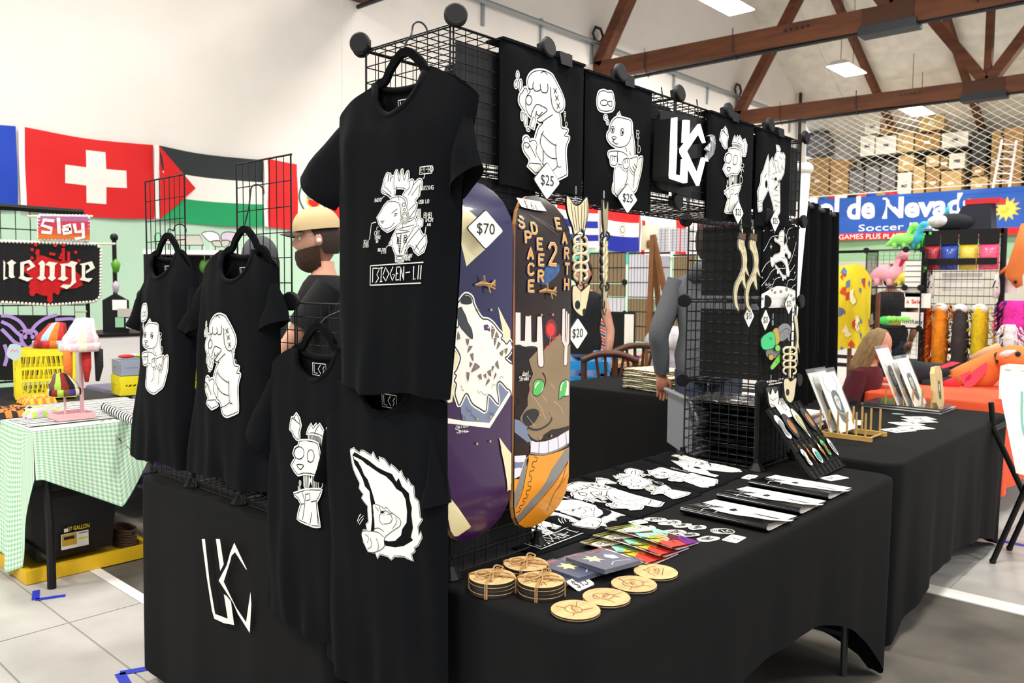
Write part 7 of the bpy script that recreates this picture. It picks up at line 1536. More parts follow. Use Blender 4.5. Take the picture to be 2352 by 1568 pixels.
p = gy(2345, 580, XG-.1); t = thing('fox_tail_scarf', 'orange fox-shaped plush hanging at the right edge', 'plush toy', (XG-.1, p.y, p.z-.3)); MB().tube([p+V((0, -.04, .25)), p+V((0, -.02, 0)), p+V((0, .05, -.2)), p+V((0, .0, -.3))], [.05, .09, .07, .03], 12).build('fox_body', m_pl[0], t, True); MB().tube([p+V((0, .05, -.1)), p+V((0, .16, -.18))], [.03, .012], 8).build('fox_arm', m_pl[0], t, True); MB().ball(p+V((-.06, .02, -.26)), .015, 8, 6).build('eye', m_black, t)
t = thing('folding_table', 'dark table under the fur and dinosaur display', 'table', (7, .6, 0)); MB().box(6.85, 7.5, -.6, 1.5, .70, .735).build('table_top', mat('dark_cloth', '#101014', .9), t); MB().box(6.87, 7.48, -.58, 1.48, .02, .70).build('table_skirt', MATS['dark_cloth'], t)
# mezzanine boxes
m_cb_ = [mat('cardboard', '#a9834d', .8, var=.15, vscale=4), mat('cardboard_light', '#c9a970', .8, var=.15, vscale=4), mat('box_white', '#e4e0d4', .7), mat('box_grey', '#6d6d70', .7), mat('box_dark', '#2c2c30', .7)]
XB = 24.3; n_ = 0
rows = [(1850, 360, 1905, 445, 0), (1905, 365, 1950, 440, 0), (1950, 385, 1985, 440, 3), (1986, 375, 2020, 440, 3), (2022, 372, 2058, 440, 3), (2060, 395, 2095, 438, 2), (2062, 355, 2100, 394, 1), (2096, 380, 2125, 438, 1), (2126, 385, 2160, 436, 0), (2126, 355, 2158, 384, 1), (2160, 390, 2210, 436, 1), (2178, 350, 2218, 388, 2), (2159, 360, 2178, 389, 0), (1975, 310, 2010, 350, 2), (2010, 310, 2060, 350, 2), (1985, 270, 2022, 309, 2), (2023, 268, 2055, 309, 0), (2060, 300, 2100, 348, 1), (2100, 305, 2160, 348, 0), (2110, 262, 2170, 302, 1), (2162, 300, 2225, 340, 2), (2228, 405, 2270, 436, 1), (2272, 300, 2300, 435, 0), (2300, 290, 2352, 430, 0), (2232, 380, 2262, 404, 0), (1850, 300, 1900, 358, 3), (2352, 300, 2420, 428, 0), (2230, 300, 2268, 378, 4)]
sizes = ['brown', 'light brown', 'white', 'grey', 'dark']
zbase = 4.152; ORD = 'first second third fourth fifth sixth seventh eighth ninth tenth eleventh twelfth thirteenth fourteenth fifteenth sixteenth seventeenth eighteenth nineteenth twentieth twenty-first twenty-second twenty-third twenty-fourth twenty-fifth twenty-sixth twenty-seventh twenty-eighth'.split()
t = thing('storage_shelf', 'dark wooden storage shelf holding the upper boxes', 'shelf', (XB+.3, 6, zbase)); zsh = pX(2050, 352, XB).z
MB().box(XB+.02, XB+.9, pX(2235, 352, XB).y, pX(1960, 352, XB).y, zsh-.05, zsh).build('shelf_board', m_cb_[4], t)
for q in (1962, 2060, 2161, 2227): y = pX(q, 352, XB).y; MB().box(XB+.8, XB+.9, y-.05, y+.05, zbase, zsh-.05).build('shelf_post', m_cb_[4], t)
for i, (x0, y0, x1, y1, c) in enumerate(rows):
    a = pX(x0, y1, XB); b = pX(x1, y0, XB); up = y1 < 352
    z0 = zsh+.003 if (330 < y1 < 352) else zbase if y1 > 420 else None; z1 = b.z
    if z0 is None: z0 = a.z
    rk = sorted(rows).index(rows[i]); lab = '%s storage box %s, %s from the left behind the net' % (sizes[c], 'on the upper shelf' if y1 < 355 else 'on the mezzanine floor' if y1 > 420 else 'stacked on another box', ORD[rk])
    t = thing('storage_box', lab, 'box', (XB, (a.y+b.y)/2, z0), 'storage boxes on the mezzanine')
    dy = .012; MB().box(XB, XB+.7, b.y+dy, a.y-dy, z0, z1-.004).build('carton', m_cb_[c], t)
    if c < 3: MB().box(XB-.006, XB+.705, b.y+dy-.004, a.y-dy+.004, z1-.10*(z1-z0+.3), z1-.002).build('lid', m_cb_[c], t); MB().box(XB-.010, XB-.006, (a.y+b.y)/2-.08, (a.y+b.y)/2+.08, (z0+z1)/2-.05, (z0+z1)/2+.03).build('label', m_cb_[2] if c != 2 else inkg, t)
    else: MB().box(XB-.03, XB+.71, b.y+dy-.01, a.y-dy+.01, z1-.08, z1-.002).build('lid', m_cb_[4], t)
t = thing('ladder', 'white aluminium ladder leaning by the boxes at right', 'ladder', (XB-.2, 3.5, zbase)); XL = XB-.25; m_al = mat('ladder_white', '#e8e6e6', .35, .3)
p0, p1, p2, p3 = pX(2280, 425, XL), pX(2302, 320, XL), pX(2318, 425, XL), pX(2335, 322, XL)
for a, b in ((p0, p1), (p2, p3)): MB().bar(V((XL, a.y, zbase)), b, .06, .04).build('stile', m_al, t)
for k in range(6): f = .1+k*.16; MB().bar(p0.lerp(p1, f), p2.lerp(p3, f), .035, .035).build('rung', m_al, t)
for i in range(9):
    c = pX(1862+i*22, 447, WF); t = thing('loose_gear', ['crumpled orange bundle', 'pale blue bundle', 'red cloth bundle', 'white cloth bundle', 'dark cloth bundle', 'orange ball-like bundle', 'blue cloth bundle', 'beige bundle', 'red and white bundle'][i]+' on the ledge above the banner', 'bundle', (WF+.3, c.y, 4.15), 'bundles on the ledge above the banner')
    MB().ball((WF+.35, c.y, 4.15+.07), (.2, .2, .075), 9, 6).build('bundle', [m_bgold, m_bblue, m_bred, m_bwht, m_black, m_or2, fb, m_plank, m_bred][i], t, True)
# ================================================================ LEFT BOOTH (crochet stall)
t = thing('folding_table', 'black framed table under the green gingham cloth', 'table', (.4, 3.6, 0)); MB().box(0, .76, 2.76, 4.65, .70, .735).build('table_top', m_black, t)
for x in (.04, .70):
    for y in (2.72, 4.5): MB().tube([(x, y+.06, .70), (x, y, .30), (x, y, .003)], [.016, .02, .02], 8).build('leg', m_tleg if False else m_black, t)
for y in (2.78, 4.5): MB().bar((.04, y, .42), (.70, y, .42), .025, .03).build('leg_brace', m_black, t)
MB().bar((.04, 2.74, .14), (.04, 4.5, .14), .02, .02).build('side_brace', m_black, t)
gw = [mat('gingham_white', '#eef3e6', .9), mat('gingham_pale', '#c4e3c8', .9), mat('gingham_mint', '#8fcf9f', .9)]
t = thing('gingham_cloth', 'mint and white gingham cloth hanging off the left table', 'tablecloth', (.2, 2.75, .5))
def checks(mb, fn, nu, nv):
    vs = [fn(i/nu, j/nv) for i in range(nu+1) for j in range(nv+1)]; b = len(mb.v); mb.v += [tuple(v) for v in vs]
    for i in range(nu):
        for j in range(nv): mb.f.append(tuple(b+q for q in (i*(nv+1)+j, (i+1)*(nv+1)+j, (i+1)*(nv+1)+j+1, i*(nv+1)+j+1))); mb.m.append((i % 2)+(j % 2))
mb = MB(); zt0 = .739
checks(mb, lambda a, b: V((-.02+.52*a, 2.72+.50*b, zt0+.002)), 52, 50)
def fd(a, b):       # front drop with a hanging corner
    x = -.02+.52*a; low = .52-.19*min(1, max(0, (a-.05)/.62)) if a < .68 else .33+.27*((a-.68)/.32)**1.1
    return V((x+.03*b*a, 2.72-.02*b-.012*b*math.sin(a*11), zt0-(zt0-low)*b))
checks(mb, fd, 52, 36)
def ld(a, b):       # left drop, long
    y = 2.72+.62*a; low = .52-.46*min(1, a/.30) if a < .3 else .06+.03*math.sin(a*9)
    return V((-.02-(.025*b+.02*b*math.sin(a*14+1))*min(1, a*4), y, zt0-(zt0-low)*b))
checks(mb, ld, 62, 60)
mb.build('gingham_fabric', gw, t, True)
t = thing('striped_cloth', 'black and white striped cloth folded over the gingham', 'cloth', (.3, 3, .74)); mb = MB(); st = [mat('stripe_black', '#16161a', .9), mat('stripe_white', '#efeeea', .9)]
def stripes(fn, nu, nv, k=1):
    vs = [fn(i/nu, j/nv) for i in range(nu+1) for j in range(nv+1)]; b = len(mb.v); mb.v += [tuple(v) for v in vs]
    for i in range(nu):
        for j in range(nv): mb.f.append(tuple(b+q for q in (i*(nv+1)+j, (i+1)*(nv+1)+j, (i+1)*(nv+1)+j+1, i*(nv+1)+j+1))); mb.m.append((i//k) % 2)
stripes(lambda a, b: V((.0+.74*b, 2.83+.75*a, .7435+.002*math.sin(a*40))), 44, 12)
stripes(lambda a, b: V((.30+.26*a+.05*b, 2.80-.09*b*(1-.0*a)-.02*math.sin(b*3), .744-.02*b-.19*b*(.35+.65*(1-abs(2*a-1)**1.2)))), 14, 8)
mb.build('striped_fabric', st, t, True)
mb = MB(); t = thing('striped_scarf', 'rolled striped scarf lying on the table by the pink stand', 'scarf', (.5, 3.2, .75))
for k in range(26): c = pZ(243+k*2.8, 935+k*1.3, .765); mb.lathe([(.0, -.009), (.024, -.008), (.024, .008), (0, .009)], c, 10, (.35, -.9, 0), k % 2)
mb.build('scarf_roll', st, t)
m_pvl = mat('purple_velvet', '#2a1660', .95, sheen=.5, var=.3, vscale=20); tc = thing('tablecloth', 'deep purple velvet cloth on the table behind the gingham one', 'tablecloth', (1.3, 3.8, 0)); tablecloth(tc, .80, 2.2, 3.50, 4.4, lambda x, y: .2, .015, .02, .05, 6, m=m_pvl); folding_table('folding table under the purple velvet cloth', .83, 2.17, 3.53, 4.37)
# perforated crates
def crate(label, c, w, d, h, m, ax=(1, 0), name='plastic_crate'):
    t = thing(name, label, 'crate', c, 'folding plastic crates'); X_ = V((ax[0], ax[1], 0)).normalized(); Y_ = V((-X_.y, X_.x, 0)); c = V(c)
    def wall(o, u, L):
        H_ = h; mbw = MB(); n_ = u.cross(V((0, 0, 1))).normalized()*.004
        for a, b, e, f in ((0, L, 0, .035), (0, L, H_-.04, H_), (0, .03, .035, H_-.04), (L-.03, L, .035, H_-.04)): mbw.obox(o+u*(a+b)/2+V((0, 0, (e+f)/2)), u*(b-a)/2, n_, V((0, 0, (f-e)/2)))
        k = max(4, int((L-.06)/.024))
        for i in range(k+1): mbw.bar(o+u*(.03+(L-.06)*i/k)+V((0, 0, .035)), o+u*(.03+(L-.06)*min(1, max(0, (i+(1 if i < k/2 else -1))/k)))+V((0, 0, H_-.04)), .009, .006)
        for q in (.38, .62): mbw.obox(o+u*L/2+V((0, 0, H_*q)), u*L/2, n_*.9, V((0, 0, .008)))
        mbw.build('crate_wall', m, t)
    o = c-X_*w/2-Y_*d/2; wall(o, X_, w); wall(o+Y_*d, X_, w); wall(o, Y_, d); wall(o+X_*w, Y_, d); MB().obox(c+V((0, 0, .006)), X_*w/2, Y_*d/2, V((0, 0, .005))).build('crate_base', m, t); return t
m_yc = mat('yellow_crate', '#f2e320', .5); m_gc = mat('grey_crate', '#9aa2b4', .5)
crate('tall yellow folding crate behind the crochet squares', (.42, 3.93, .745), .30, .22, .285, m_yc, (1, -.25)); crate('low yellow crate under the grey crate', (.90, 3.72, .745), .30, .20, .115, m_yc, (1, -.15)); crate('grey crate stacked on the low yellow crate', (.90, 3.72, .864), .29, .19, .09, m_gc, (1, -.15))
# beanies and crochet pieces
hm = [mat('yarn_'+n, h, .95, bump=.7, bscale=90) for n, h in (('red', '#c32f2a'), ('orange', '#e8762c'), ('yellow', '#e8b23a'), ('blue', '#9fc0d8'), ('maroon', '#8a2420'), ('cream', '#f0e0c4'), ('pink', '#f2c4cc'), ('lilac', '#c9b0e0'), ('lime', '#a8c84a'), ('black', '#1b1b1d'), ('brown', '#6a4a34'), ('purple', '#4a2f8a'), ('white', '#efece8'))]
def beanie(label, c, r, cols, tilt=0, flaps=False, tail=None, h=1.15):
    t = thing('crochet_hat', label, 'hat', c, 'crochet hats'); n = 48; c = V(c); mb = MB(); pr = [(1.0, .30), (1.02, .5), (.97, .75), (.80, .98), (.5, h), (.12, h+.05)]
    vs = [c+V((q*r*(1+.03*math.sin(12*math.pi*2*j/n))*math.cos(2*math.pi*j/n)+tilt*z*z*r, q*r*(1+.03*math.sin(12*math.pi*2*j/n))*math.sin(2*math.pi*j/n), z*r*1.15)) for q, z in pr for j in range(n)]
    mb.v += [tuple(v) for v in vs]
    for i in range(len(pr)-1):
        for j in range(n): mb.f.append((i*n+j, i*n+(j+1) % n, (i+1)*n+(j+1) % n, (i+1)*n+j)); mb.m.append((j//4) % len(cols))
    mb.f.append(tuple(range((len(pr)-1)*n, len(pr)*n))); mb.m.append(0); mb.build('crown', [hm[q] for q in cols], t, True)
    mb = MB(); vs = [c+V((q*r*math.cos(2*math.pi*j/n)*(1+.03*(j % 2)), q*r*math.sin(2*math.pi*j/n)*(1+.03*(j % 2)), z*r)) for q, z in ((1.04, .02), (1.12, 0), (1.15, .25), (1.12, .5), (1.02, .52)) for j in range(n)]; mb.v += [tuple(v) for v in vs]
    for i in range(4):
        for j in range(n): mb.f.append((i*n+j, i*n+(j+1) % n, (i+1)*n+(j+1) % n, (i+1)*n+j)); mb.m.append((j//3) % len(cols))
    mb.build('brim', [hm[q] for q in cols[::-1]], t, True)
    if flaps:
        for s, q in ((-1, 1), (.2, 0), (1, 9)): MB().tube([c+V((s*r*.9, -r*.5, .1*r)), c+V((s*r*.9, -r*.55, -r*1.0)), c+V((s*r*.8, -r*.5, -r*1.9))], [r*.28, r*.26, r*.12], 8).build('scarf_end', hm[q], t, True)
    return t
p = pD(118, 800, 5.2); beanie('rainbow striped crochet beanie on the tall yellow crate', (.45, 3.90, 1.034), .083, [4, 0, 3, 1, 0], .2, h=1.5)
p = pD(188, 800, 4.75); 
st_ = thing('hat_stand', 'pink wooden stand holding the crochet hats', 'stand', (*pZ(165, 955, .745)[:2], .745)); m_pinkw = mat('pink_wood', '#e9b8bd', .6); q = pZ(165, 960, .745)
MB().box(q.x-.085, q.x+.085, q.y-.075, q.y+.075, .746, .758).build('stand_base', m_pinkw, st_)
for a, b, c_, d_ in ((-.085, .085, -.075, -.068), (-.085, .085, .068, .075), (-.085, -.078, -.0675, .0675), (.078, .085, -.0675, .0675)): MB().box(q.x+a, q.x+b, q.y+c_, q.y+d_, .758, .775).build('base_rim', m_pinkw, st_)
for a, b, h in ((.045, .0, 1.16), (.06, .02, 1.16), (-.04, -.03, .90), (-.03, 0, .87)): MB().tube([(q.x+a, q.y+b, .755), (q.x+a, q.y+b, h)], .006, 8).build('stand_rod', m_pinkw, st_)
zb_h = 1.095; beanie('pale pink crochet hat with long bright scarf ends on the pink stand', (q.x+.05, q.y+.01, zb_h-.02), .080, [5, 6, 12, 6], .1, True, h=1.75); beanie('small striped crochet hood hanging low on the pink stand', (q.x-.035, q.y-.015, .865), .062, [10, 8, 4, 9, 5, 11], -.1, False, h=1.5)
def granny(label, px, py, w, c1, c2, k):
    c = pZ(px, py, .76); t = thing('crochet_square', label, 'crochet square', (c.x, c.y, .745), 'checked crochet squares'); n = 8; mb = MB()
    def fn(a, b): e = min(1, 6*min(a, b, 1-a, 1-b)); return V((c.x+(a-.5)*w, c.y+(b-.5)*w*1.1, .746+.035*e**.5+.006*math.sin(a*20+k)*math.sin(b*18)))
    vs = [fn(i/16, j/16) for i in range(17) for j in range(17)]; mb.v += [tuple(v) for v in vs]
    for i in range(16):
        for j in range(16): mb.f.append((i*17+j, (i+1)*17+j, (i+1)*17+j+1, i*17+j+1)); mb.m.append(((i//2)+(j//2)) % 2)
    mb.build('crochet_fabric', [hm[c1], hm[c2]], t, True)
granny('orange and black checked crochet square at the left edge', 25, 945, .22, 1, 9, 1); granny('lilac and lime checked crochet square before the crate', 95, 945, .19, 7, 8, 2); granny('orange and yellow crochet piece beside the crate', 85, 918, .16, 1, 2, 3); granny('brown and lime crochet piece at the crate mouth', 70, 903, .14, 10, 8, 4)
t = thing('decorated_tag', 'small pastel tag pinned to the yellow crate', 'tag', (.30, 3.78, 1.0)); p = pY(33, 808, 3.80); MB().prism(smooth([(.035*math.cos(k*.7)*(1+.15*(k % 2)), .045*math.sin(k*.7)*(1+.1*(k % 2))) for k in range(9)], True, 3), lambda u, v, h: V((p.x+u, 3.80-h, p.z+v)), .004).build('tag_card', mat('pastel_tag', '#bcd6dc', .7), t); Art().line(N('-.02 0 -.01 .015 0 0 .01 .012 .02 -.005'), .005, 0).lay('lettering', lambda u, v, h: V((p.x+u, 3.796-h, p.z+v)), [mat('tag_pink', '#ef8fa0', .7)], t, 0, .001)
for k in range(5): p = pZ(235+k*18, 803, .96); tag(MB().ball((p.x*0+.80+.045*k, 3.70+.02*(k % 2), .975), (.05, .035, .012), 9, 6).build('fabric_scrap', hm[[0, 6, 8, 2, 7][k]], None, True), ['red', 'pink', 'lime', 'yellow', 'lilac'][k]+' crochet scrap on the grey crate', 'crochet scrap', 'crochet scraps on the grey crate')
# tapestry frame
YT = 4.8; ty = lambda px, py: (lambda w: (w.x, w.z))(pY(px, py, YT)); f = thing('wire_display_frame', 'wire grid frame behind the crochet tapestries', 'frame', (.7, YT, 0))
inst(ME_Q, 'grid_panel', f, (.2, YT+.03, .75), (0, 0, 0), (.8, 1, 1.15))
MB().tube([(.2, YT+.02, 1.915), (.98, YT+.02, 1.915)], .02, 8).build('top_bar', m_black, f)
for x in (.2, 1.0): MB().tube([(x, YT+.03, 0), (x, YT+.03, 1.9)], .014, 6).build('frame_post', m_black, f)
m_peg = mat('pale_dowel', '#e0cfae', .6)
for px0, px1, py in ((60, 210, 497), (190, 262, 560), (170, 196, 715), (210, 230, 757)): a, b = ty(px0, py), ty(px1, py); MB().tube([(a[0], YT-.02, a[1]), (b[0], YT-.02, b[1])], .009, 6).build('dowel', m_peg, f)
def tapestry(label, pts, base, border, arts, ms, y):
    t = thing('crochet_tapestry', label, 'tapestry', (pts[0][0], y, pts[0][1]), 'crochet tapestries'); fn = lambda u, v, h: V((u, y-h, v))
    po = pts if sum(pts[i][0]*pts[(i+1) % len(pts)][1]-pts[(i+1) % len(pts)][0]*pts[i][1] for i in range(len(pts))) > 0 else pts[::-1]
    MB().prism(po, fn, .012).build('knit_panel', base, t)
    if border is not None:
        for i in range(len(po)):
            a, b = V(po[i]), V(po[(i+1) % len(po)]); k = max(1, int((b-a).length/.022)); mb = MB()
            for j in range(k): p = a.lerp(b, (j+.5)/k); mb.ball(fn(p.x, p.y, .006), (.013, .012, .013), 6, 4)
            mb.build('knit_edging', border, t, True)
    arts.lay('knit_design', lambda u, v, h: fn(u, v, h+.012), ms, t, .08, .003, .001, None, .02); return t
a = Art(); cx, cz = ty(118, 632); rnd = random.Random(11)
a.fill([(cx+(.17+.03*math.sin(k*5))*math.cos(k*.209), cz+(.13+.03*math.sin(k*7))*math.sin(k*.209)) for k in range(30)], 0)
for x, y0, y1, w in ((68, 640, 672, .035), (108, 640, 688, .032), (125, 650, 670, .03), (80, 575, 600, .02), (138, 572, 600, .02), (150, 580, 610, .018)): p, q_ = ty(x, y0), ty(x, y1); a.line([p, q_], w, 0, False); a.fill([(q_[0]+w*.6*math.cos(k), q_[1]+w*.7*math.sin(k)) for k in range(6)], 0)
for k in range(12): p = ty(rnd.uniform(55, 175), rnd.uniform(562, 600)); a.fill([(p[0]+.012*math.cos(j), p[1]+.012*math.sin(j)) for j in range(6)], 0)
# heavy blackletter-like word
def bl(s, T_):
    for q_ in s.split('|'): a.fill(T_(q_), 1)
TV = TR(0, 560, 5.6, ty)
bl('45 245 105 205 165 245 130 270 130 400 150 430 100 440 70 420 70 280|0 210 25 240 20 420 60 440 0 465|215 240 340 205 410 290 300 350 300 320 350 290 320 250 265 260 260 410 290 430 380 435 310 485 190 440 215 410|440 260 495 210 530 245 520 410 545 440 490 475 425 440 465 410 465 270|530 270 580 230 690 245 655 280 650 410 670 440 620 480 565 440 590 410 590 290|690 450 735 420 735 280 720 260 830 250 870 220 950 245 915 280 920 450 930 490 870 540 810 580 725 550 760 520 850 525 870 480 870 300 790 280 790 420 830 440 770 480|970 260 1130 225 1170 310 1050 385 1055 350 1110 310 1080 265 1045 275 1040 420 1060 440 1140 440 1095 490 970 460 1000 430 1000 280', TV)
tapestry('black crochet tapestry with a word in white blackletter over a red splash', [ty(-60, 553), ty(215, 561), ty(225, 572), ty(224, 680), ty(212, 692), ty(110, 700), ty(-60, 690)], mat('knit_black', '#101012', .95, bump=.5, bscale=120), mat('knit_cream', '#efe8d6', .95), a, [mat('knit_red', '#c8141a', .95, bump=.5, bscale=120), mat('knit_white', '#efe9da', .95, bump=.5, bscale=120)], YT-.04)
a = Art(); TS = TR(0, 260, 2.904, ty)
TS2 = lambda s: TS(s)
for y0, y1, k in ((690, 720, 0), (720, 770, 1), (770, 810, 2), (810, 840, 3)): a.fill(TS('232 %d 575 %d 575 %d 232 %d' % (y0, y0+5, y1+5, y1)), k)
for q_ in ('330 720 270 715 255 750 320 770 315 800 260 795', '365 705 370 800', '400 760 440 745 445 800 400 805 395 780 440 775', '470 745 480 795 520 790', '525 740 530 830 480 840'): a.line(TS(q_), .022, 4, False)
tapestry('small sunset coloured crochet bag with white blackletter lettering', TS('238 685 570 690 568 850 240 840'), hm[6], mat('knit_cream2', '#dfe4ea', .95), a, [mat('knit_mauve', '#b06a94', .95), mat('knit_crimson', '#c33a55', .95), mat('knit_coral', '#d0533a', .95), mat('knit_orange', '#d9712a', .95), hm[12]], YT-.05)
a = Art(); TBt = TR(0, 560, 5.6, ty)
for q_ in ('0 920 100 930 220 990 290 1080 320 1150', '360 1150 420 1050 540 960 690 910', '240 1130 330 1110 430 1130 440 1240 330 1330 250 1240 240 1130', '0 1000 100 1050 180 1130 240 1180', '0 1100 80 1180 160 1260 250 1290', '690 970 900 960 930 1010 870 1080 860 1190', '450 1200 560 1190 700 1280', '30 1300 60 1420 30 1550'): a.line(TBt(q_), .022, 0)
for x in (290, 385): a.fill(TBt(ell(x, 1190, 28, 32, 8)), 0)
tapestry('black crochet tapestry with a lilac bat outline, lowest on the frame', [ty(-60, 722), ty(168, 724), ty(160, 872), ty(-60, 872)], MATS['knit_black'], None, a, [mat('knit_lilac', '#b393d6', .95)], YT-.03)
# black tote and yellow lid under the table
t = thing('storage_tote', 'black storage tote with a yellow lettered label under the left table', 'tote', (.25, 3.1, .07)); m_tote = mat('tote_black', '#121214', .5)
vs = [V(p) for p in ((.05, 2.95, .07), (.40, 2.95, .07), (.40, 3.45, .07), (.05, 3.45, .07), (.02, 2.92, .44), (.43, 2.92, .44), (.43, 3.48, .44), (.02, 3.48, .44))]; MB().add(vs, [(0, 1, 5, 4), (1, 2, 6, 5), (2, 3, 7, 6), (3, 0, 4, 7), (0, 3, 2, 1)]).build('tote_body', m_tote, t); MB().box(0, .45, 2.90, 3.50, .425, .45).build('tote_rim', m_tote, t)
tp_ = lambda px, py: (lambda w: (w.x, w.z))(pY(px, py, 2.93)); a = Art(); p, r = tp_(140, 1263), tp_(202, 1215); a.fill([(p[0], p[1]), (r[0], p[1]), (r[0], r[1]), (p[0], r[1])], 0); u, v = tp_(180, 1210); put_text(a, '27 GALLON', u, v, .10, .022, 1, .02)
for x0, y0, x1, y1, m in ((142, 1255, 175, 1222, 2), (146, 1240, 170, 1228, 3), (180, 1225, 200, 1218, 4), (180, 1238, 200, 1230, 1), (178, 1262, 202, 1257, 4)): p, r = tp_(x0, y0), tp_(x1, y1); a.fill([(p[0], p[1]), (r[0], p[1]), (r[0], r[1]), (p[0], r[1])], m)
p, r = tp_(146, 1222), tp_(155, 1212); a.fill([(p[0], p[1]), (r[0], p[1]), (r[0], r[1]), (p[0], r[1])], 0)
a.lay('label', lambda u, v, h: V((u, 2.928-h, v)), [m_paper, mat('label_yellow', '#e8d21c', .6), mat('label_gold', '#c9a02a', .6), m_ink, mat('label_grey', '#8a8a8a', .6)], t, 0, .003, .0008)
m_yl = mat('yellow_lid', '#e0b413', .5); t = thing('yellow_tray', 'yellow tray-like lid lying on the floor under the black tote', 'lid', (.25, 3.1, 0)); MB().box(.001, .539, 2.871, 3.579, .003, .035).build('lid_plate', m_yl, t)
for a_ in ((-.03, .57, 2.84, 2.87), (-.03, .57, 3.58, 3.61), (-.03, 0, 2.871, 3.579), (.54, .57, 2.871, 3.579)): MB().box(*a_, .003, .066).build('lid_rim', m_yl, t)
t = thing('cable_coil', 'brown coiled cord in the yellow lid beside the tote', 'cord', (.5, 3.0, .04)); mb = MB()
for k in range(7): mb.tube([(.49+.045*math.cos(q_*.6+k), 3.02+.10*math.sin(q_*.6+k), .045+.014*k) for q_ in range(11)], .007, 5, close=False)
mb.build('cord', mat('brown_cord', '#4a3526', .8), t, True)
# plastic bag and box inside the left rack
t = thing('plastic_bag', 'clear crumpled plastic bag lying inside the wire rack', 'plastic bag', (.16, 1.0, TZ)); m_pb = mat('crumpled_plastic', '#b9bfd0', .15, coat=.6, bump=1, bscale=30, var=.4, vscale=15, hx2='#8a8078')
MB().ball((.17, 1.02, TZ+.075), (.10, .33, .06), 24, 12).build('bag', m_pb, t, True)
tag(MB().box(.08, .26, .42, .60, TZ+.018, TZ+.085).build('white_carton', m_paper), 'small white carton inside the wire rack near the low shirts', 'box')
p = pZ(455, 888, .745); crate('yellow crate seen between the two upper shirts', (p.x, p.y, .745), .3, .2, .2, m_yc); t = thing('fabric_bundle', 'red and orange bundle on the yellow crate between the upper shirts', 'bundle', (p.x, p.y, .95)); MB().ball((p.x, p.y, 1.0), (.15, .1, .055), 12, 8).build('bundle', hm[0], t, True)
# shelf with glass pieces behind the shirts
p0, p1 = pD(328, 573, 7.4), pD(585, 569, 7.4); dd = (p1-p0); dd.z = 0; L_ = dd.length; dd.normalize(); nn = V((-dd.y, dd.x, 0)); zt_ = p0.z
if nn.dot(FW) < 0: nn = -nn
t = thing('display_shelf', 'dark shelf unit with a white top behind the otter and rabbit shirts', 'shelf', (p0.x, p0.y, 0)); B0 = V((p0.x, p0.y, 0))
MB().obox(B0+dd*L_/2+nn*.2+V((0, 0, zt_-.02)), dd*L_/2, nn*.2, V((0, 0, .02))).build('shelf_top', m_bwht, t)
for a_ in (0.02, L_-.02): MB().obox(B0+dd*a_+nn*.2+V((0, 0, (zt_-.04)/2)), dd*.02, nn*.19, V((0, 0, (zt_-.04)/2))).build('side_panel', m_black, t)
MB().obox(B0+dd*L_/2+nn*.38+V((0, 0, (zt_-.04)/2)), dd*L_/2, nn*.01, V((0, 0, (zt_-.04)/2))).build('back_panel', m_black, t)
for z in (.5, .95, 1.3): MB().obox(B0+dd*L_/2+nn*.2+V((0, 0, z)), dd*(L_/2-.02), nn*.18, V((0, 0, .012))).build('shelf_board', m_black, t)
SP = lambda px, py: (lambda w: ((w-p0).dot(dd), w.z))(pD(px, py, 7.45)); fs_ = lambda u, v, h: B0+dd*u+nn*(.06-h)+V((0, 0, v))
gl = [mat('glass_'+n, h, .15, coat=.5, alpha=.75) for n, h in (('pale', '#e6e2ea'), ('green', '#9fd8a8'), ('lilac', '#d8c4d8'), ('silver', '#c9c4b8'))]
TG = TR(330, 480, 5.6, SP)
for lab, shapes in (('stained glass butterfly on the white shelf top', (('750 310 860 285 960 320 980 400 900 410 850 420 790 370', 0), ('1000 330 1060 295 1180 305 1215 360 1150 430 1080 400 1010 400', 2), ('890 410 980 410 1000 480 920 480 880 440', 3), ('1000 410 1080 400 1110 430 1070 480 1010 480', 3))), ('small green glass piece on the white shelf top', (('150 330 210 310 240 400 200 450 150 430', 1), ('250 340 380 440 300 450 240 400', 2))), ('crinkled silver sheet on the white shelf top', (('415 335 725 335 775 465 450 465', 3),))):
    u, v = TG(shapes[0][0])[0]; q_ = thing('glass_ornament', lab, 'ornament', fs_(u, zt_, 0), 'glass pieces on the white shelf')
    for s, m in shapes: plate('glass_pane', q_, TG(s), fs_, .006, gl[m], m_dsteel, sm=(m != 3 or 'butterfly' in lab), w=.006)
    for du in (0, .12): MB().tube([fs_(u+du, zt_+.002, 0), fs_(u+du, zt_+.06, .0)], .005, 5).build('stand', m_dsteel, q_)
for i, (px, py) in enumerate(((430, 640), (470, 612), (485, 610))): p = pD(px, py, 7.5); q_ = thing('green_ornament', ['small dark ornament on the shelf by the otter shirt', 'green leaf ornament hanging under the shelf top', 'second green leaf ornament hanging under the shelf top'][i], 'ornament', p, 'ornaments on the dark shelf'); MB().ball(p, (.05, .05, .07), 8, 6).build('leaf', mat('leaf_green', '#4d7a2a', .5) if i else m_dsteel, q_, True); MB().tube([p, p+V((0, 0, .2))], .004, 4).build('string', m_bwht, q_)
t = thing('charm_pole', 'thin black pole with hanging trinkets by the tapestry', 'pole', (*pD(262, 700, 6)[:2], 0)); P_ = pD(262, 545, 6); MB().tube([V((P_.x, P_.y, 0)), P_], .016, 8).build('pole', m_black, t); MB().ball(P_, .03, 8, 6).build('finial', m_black, t)
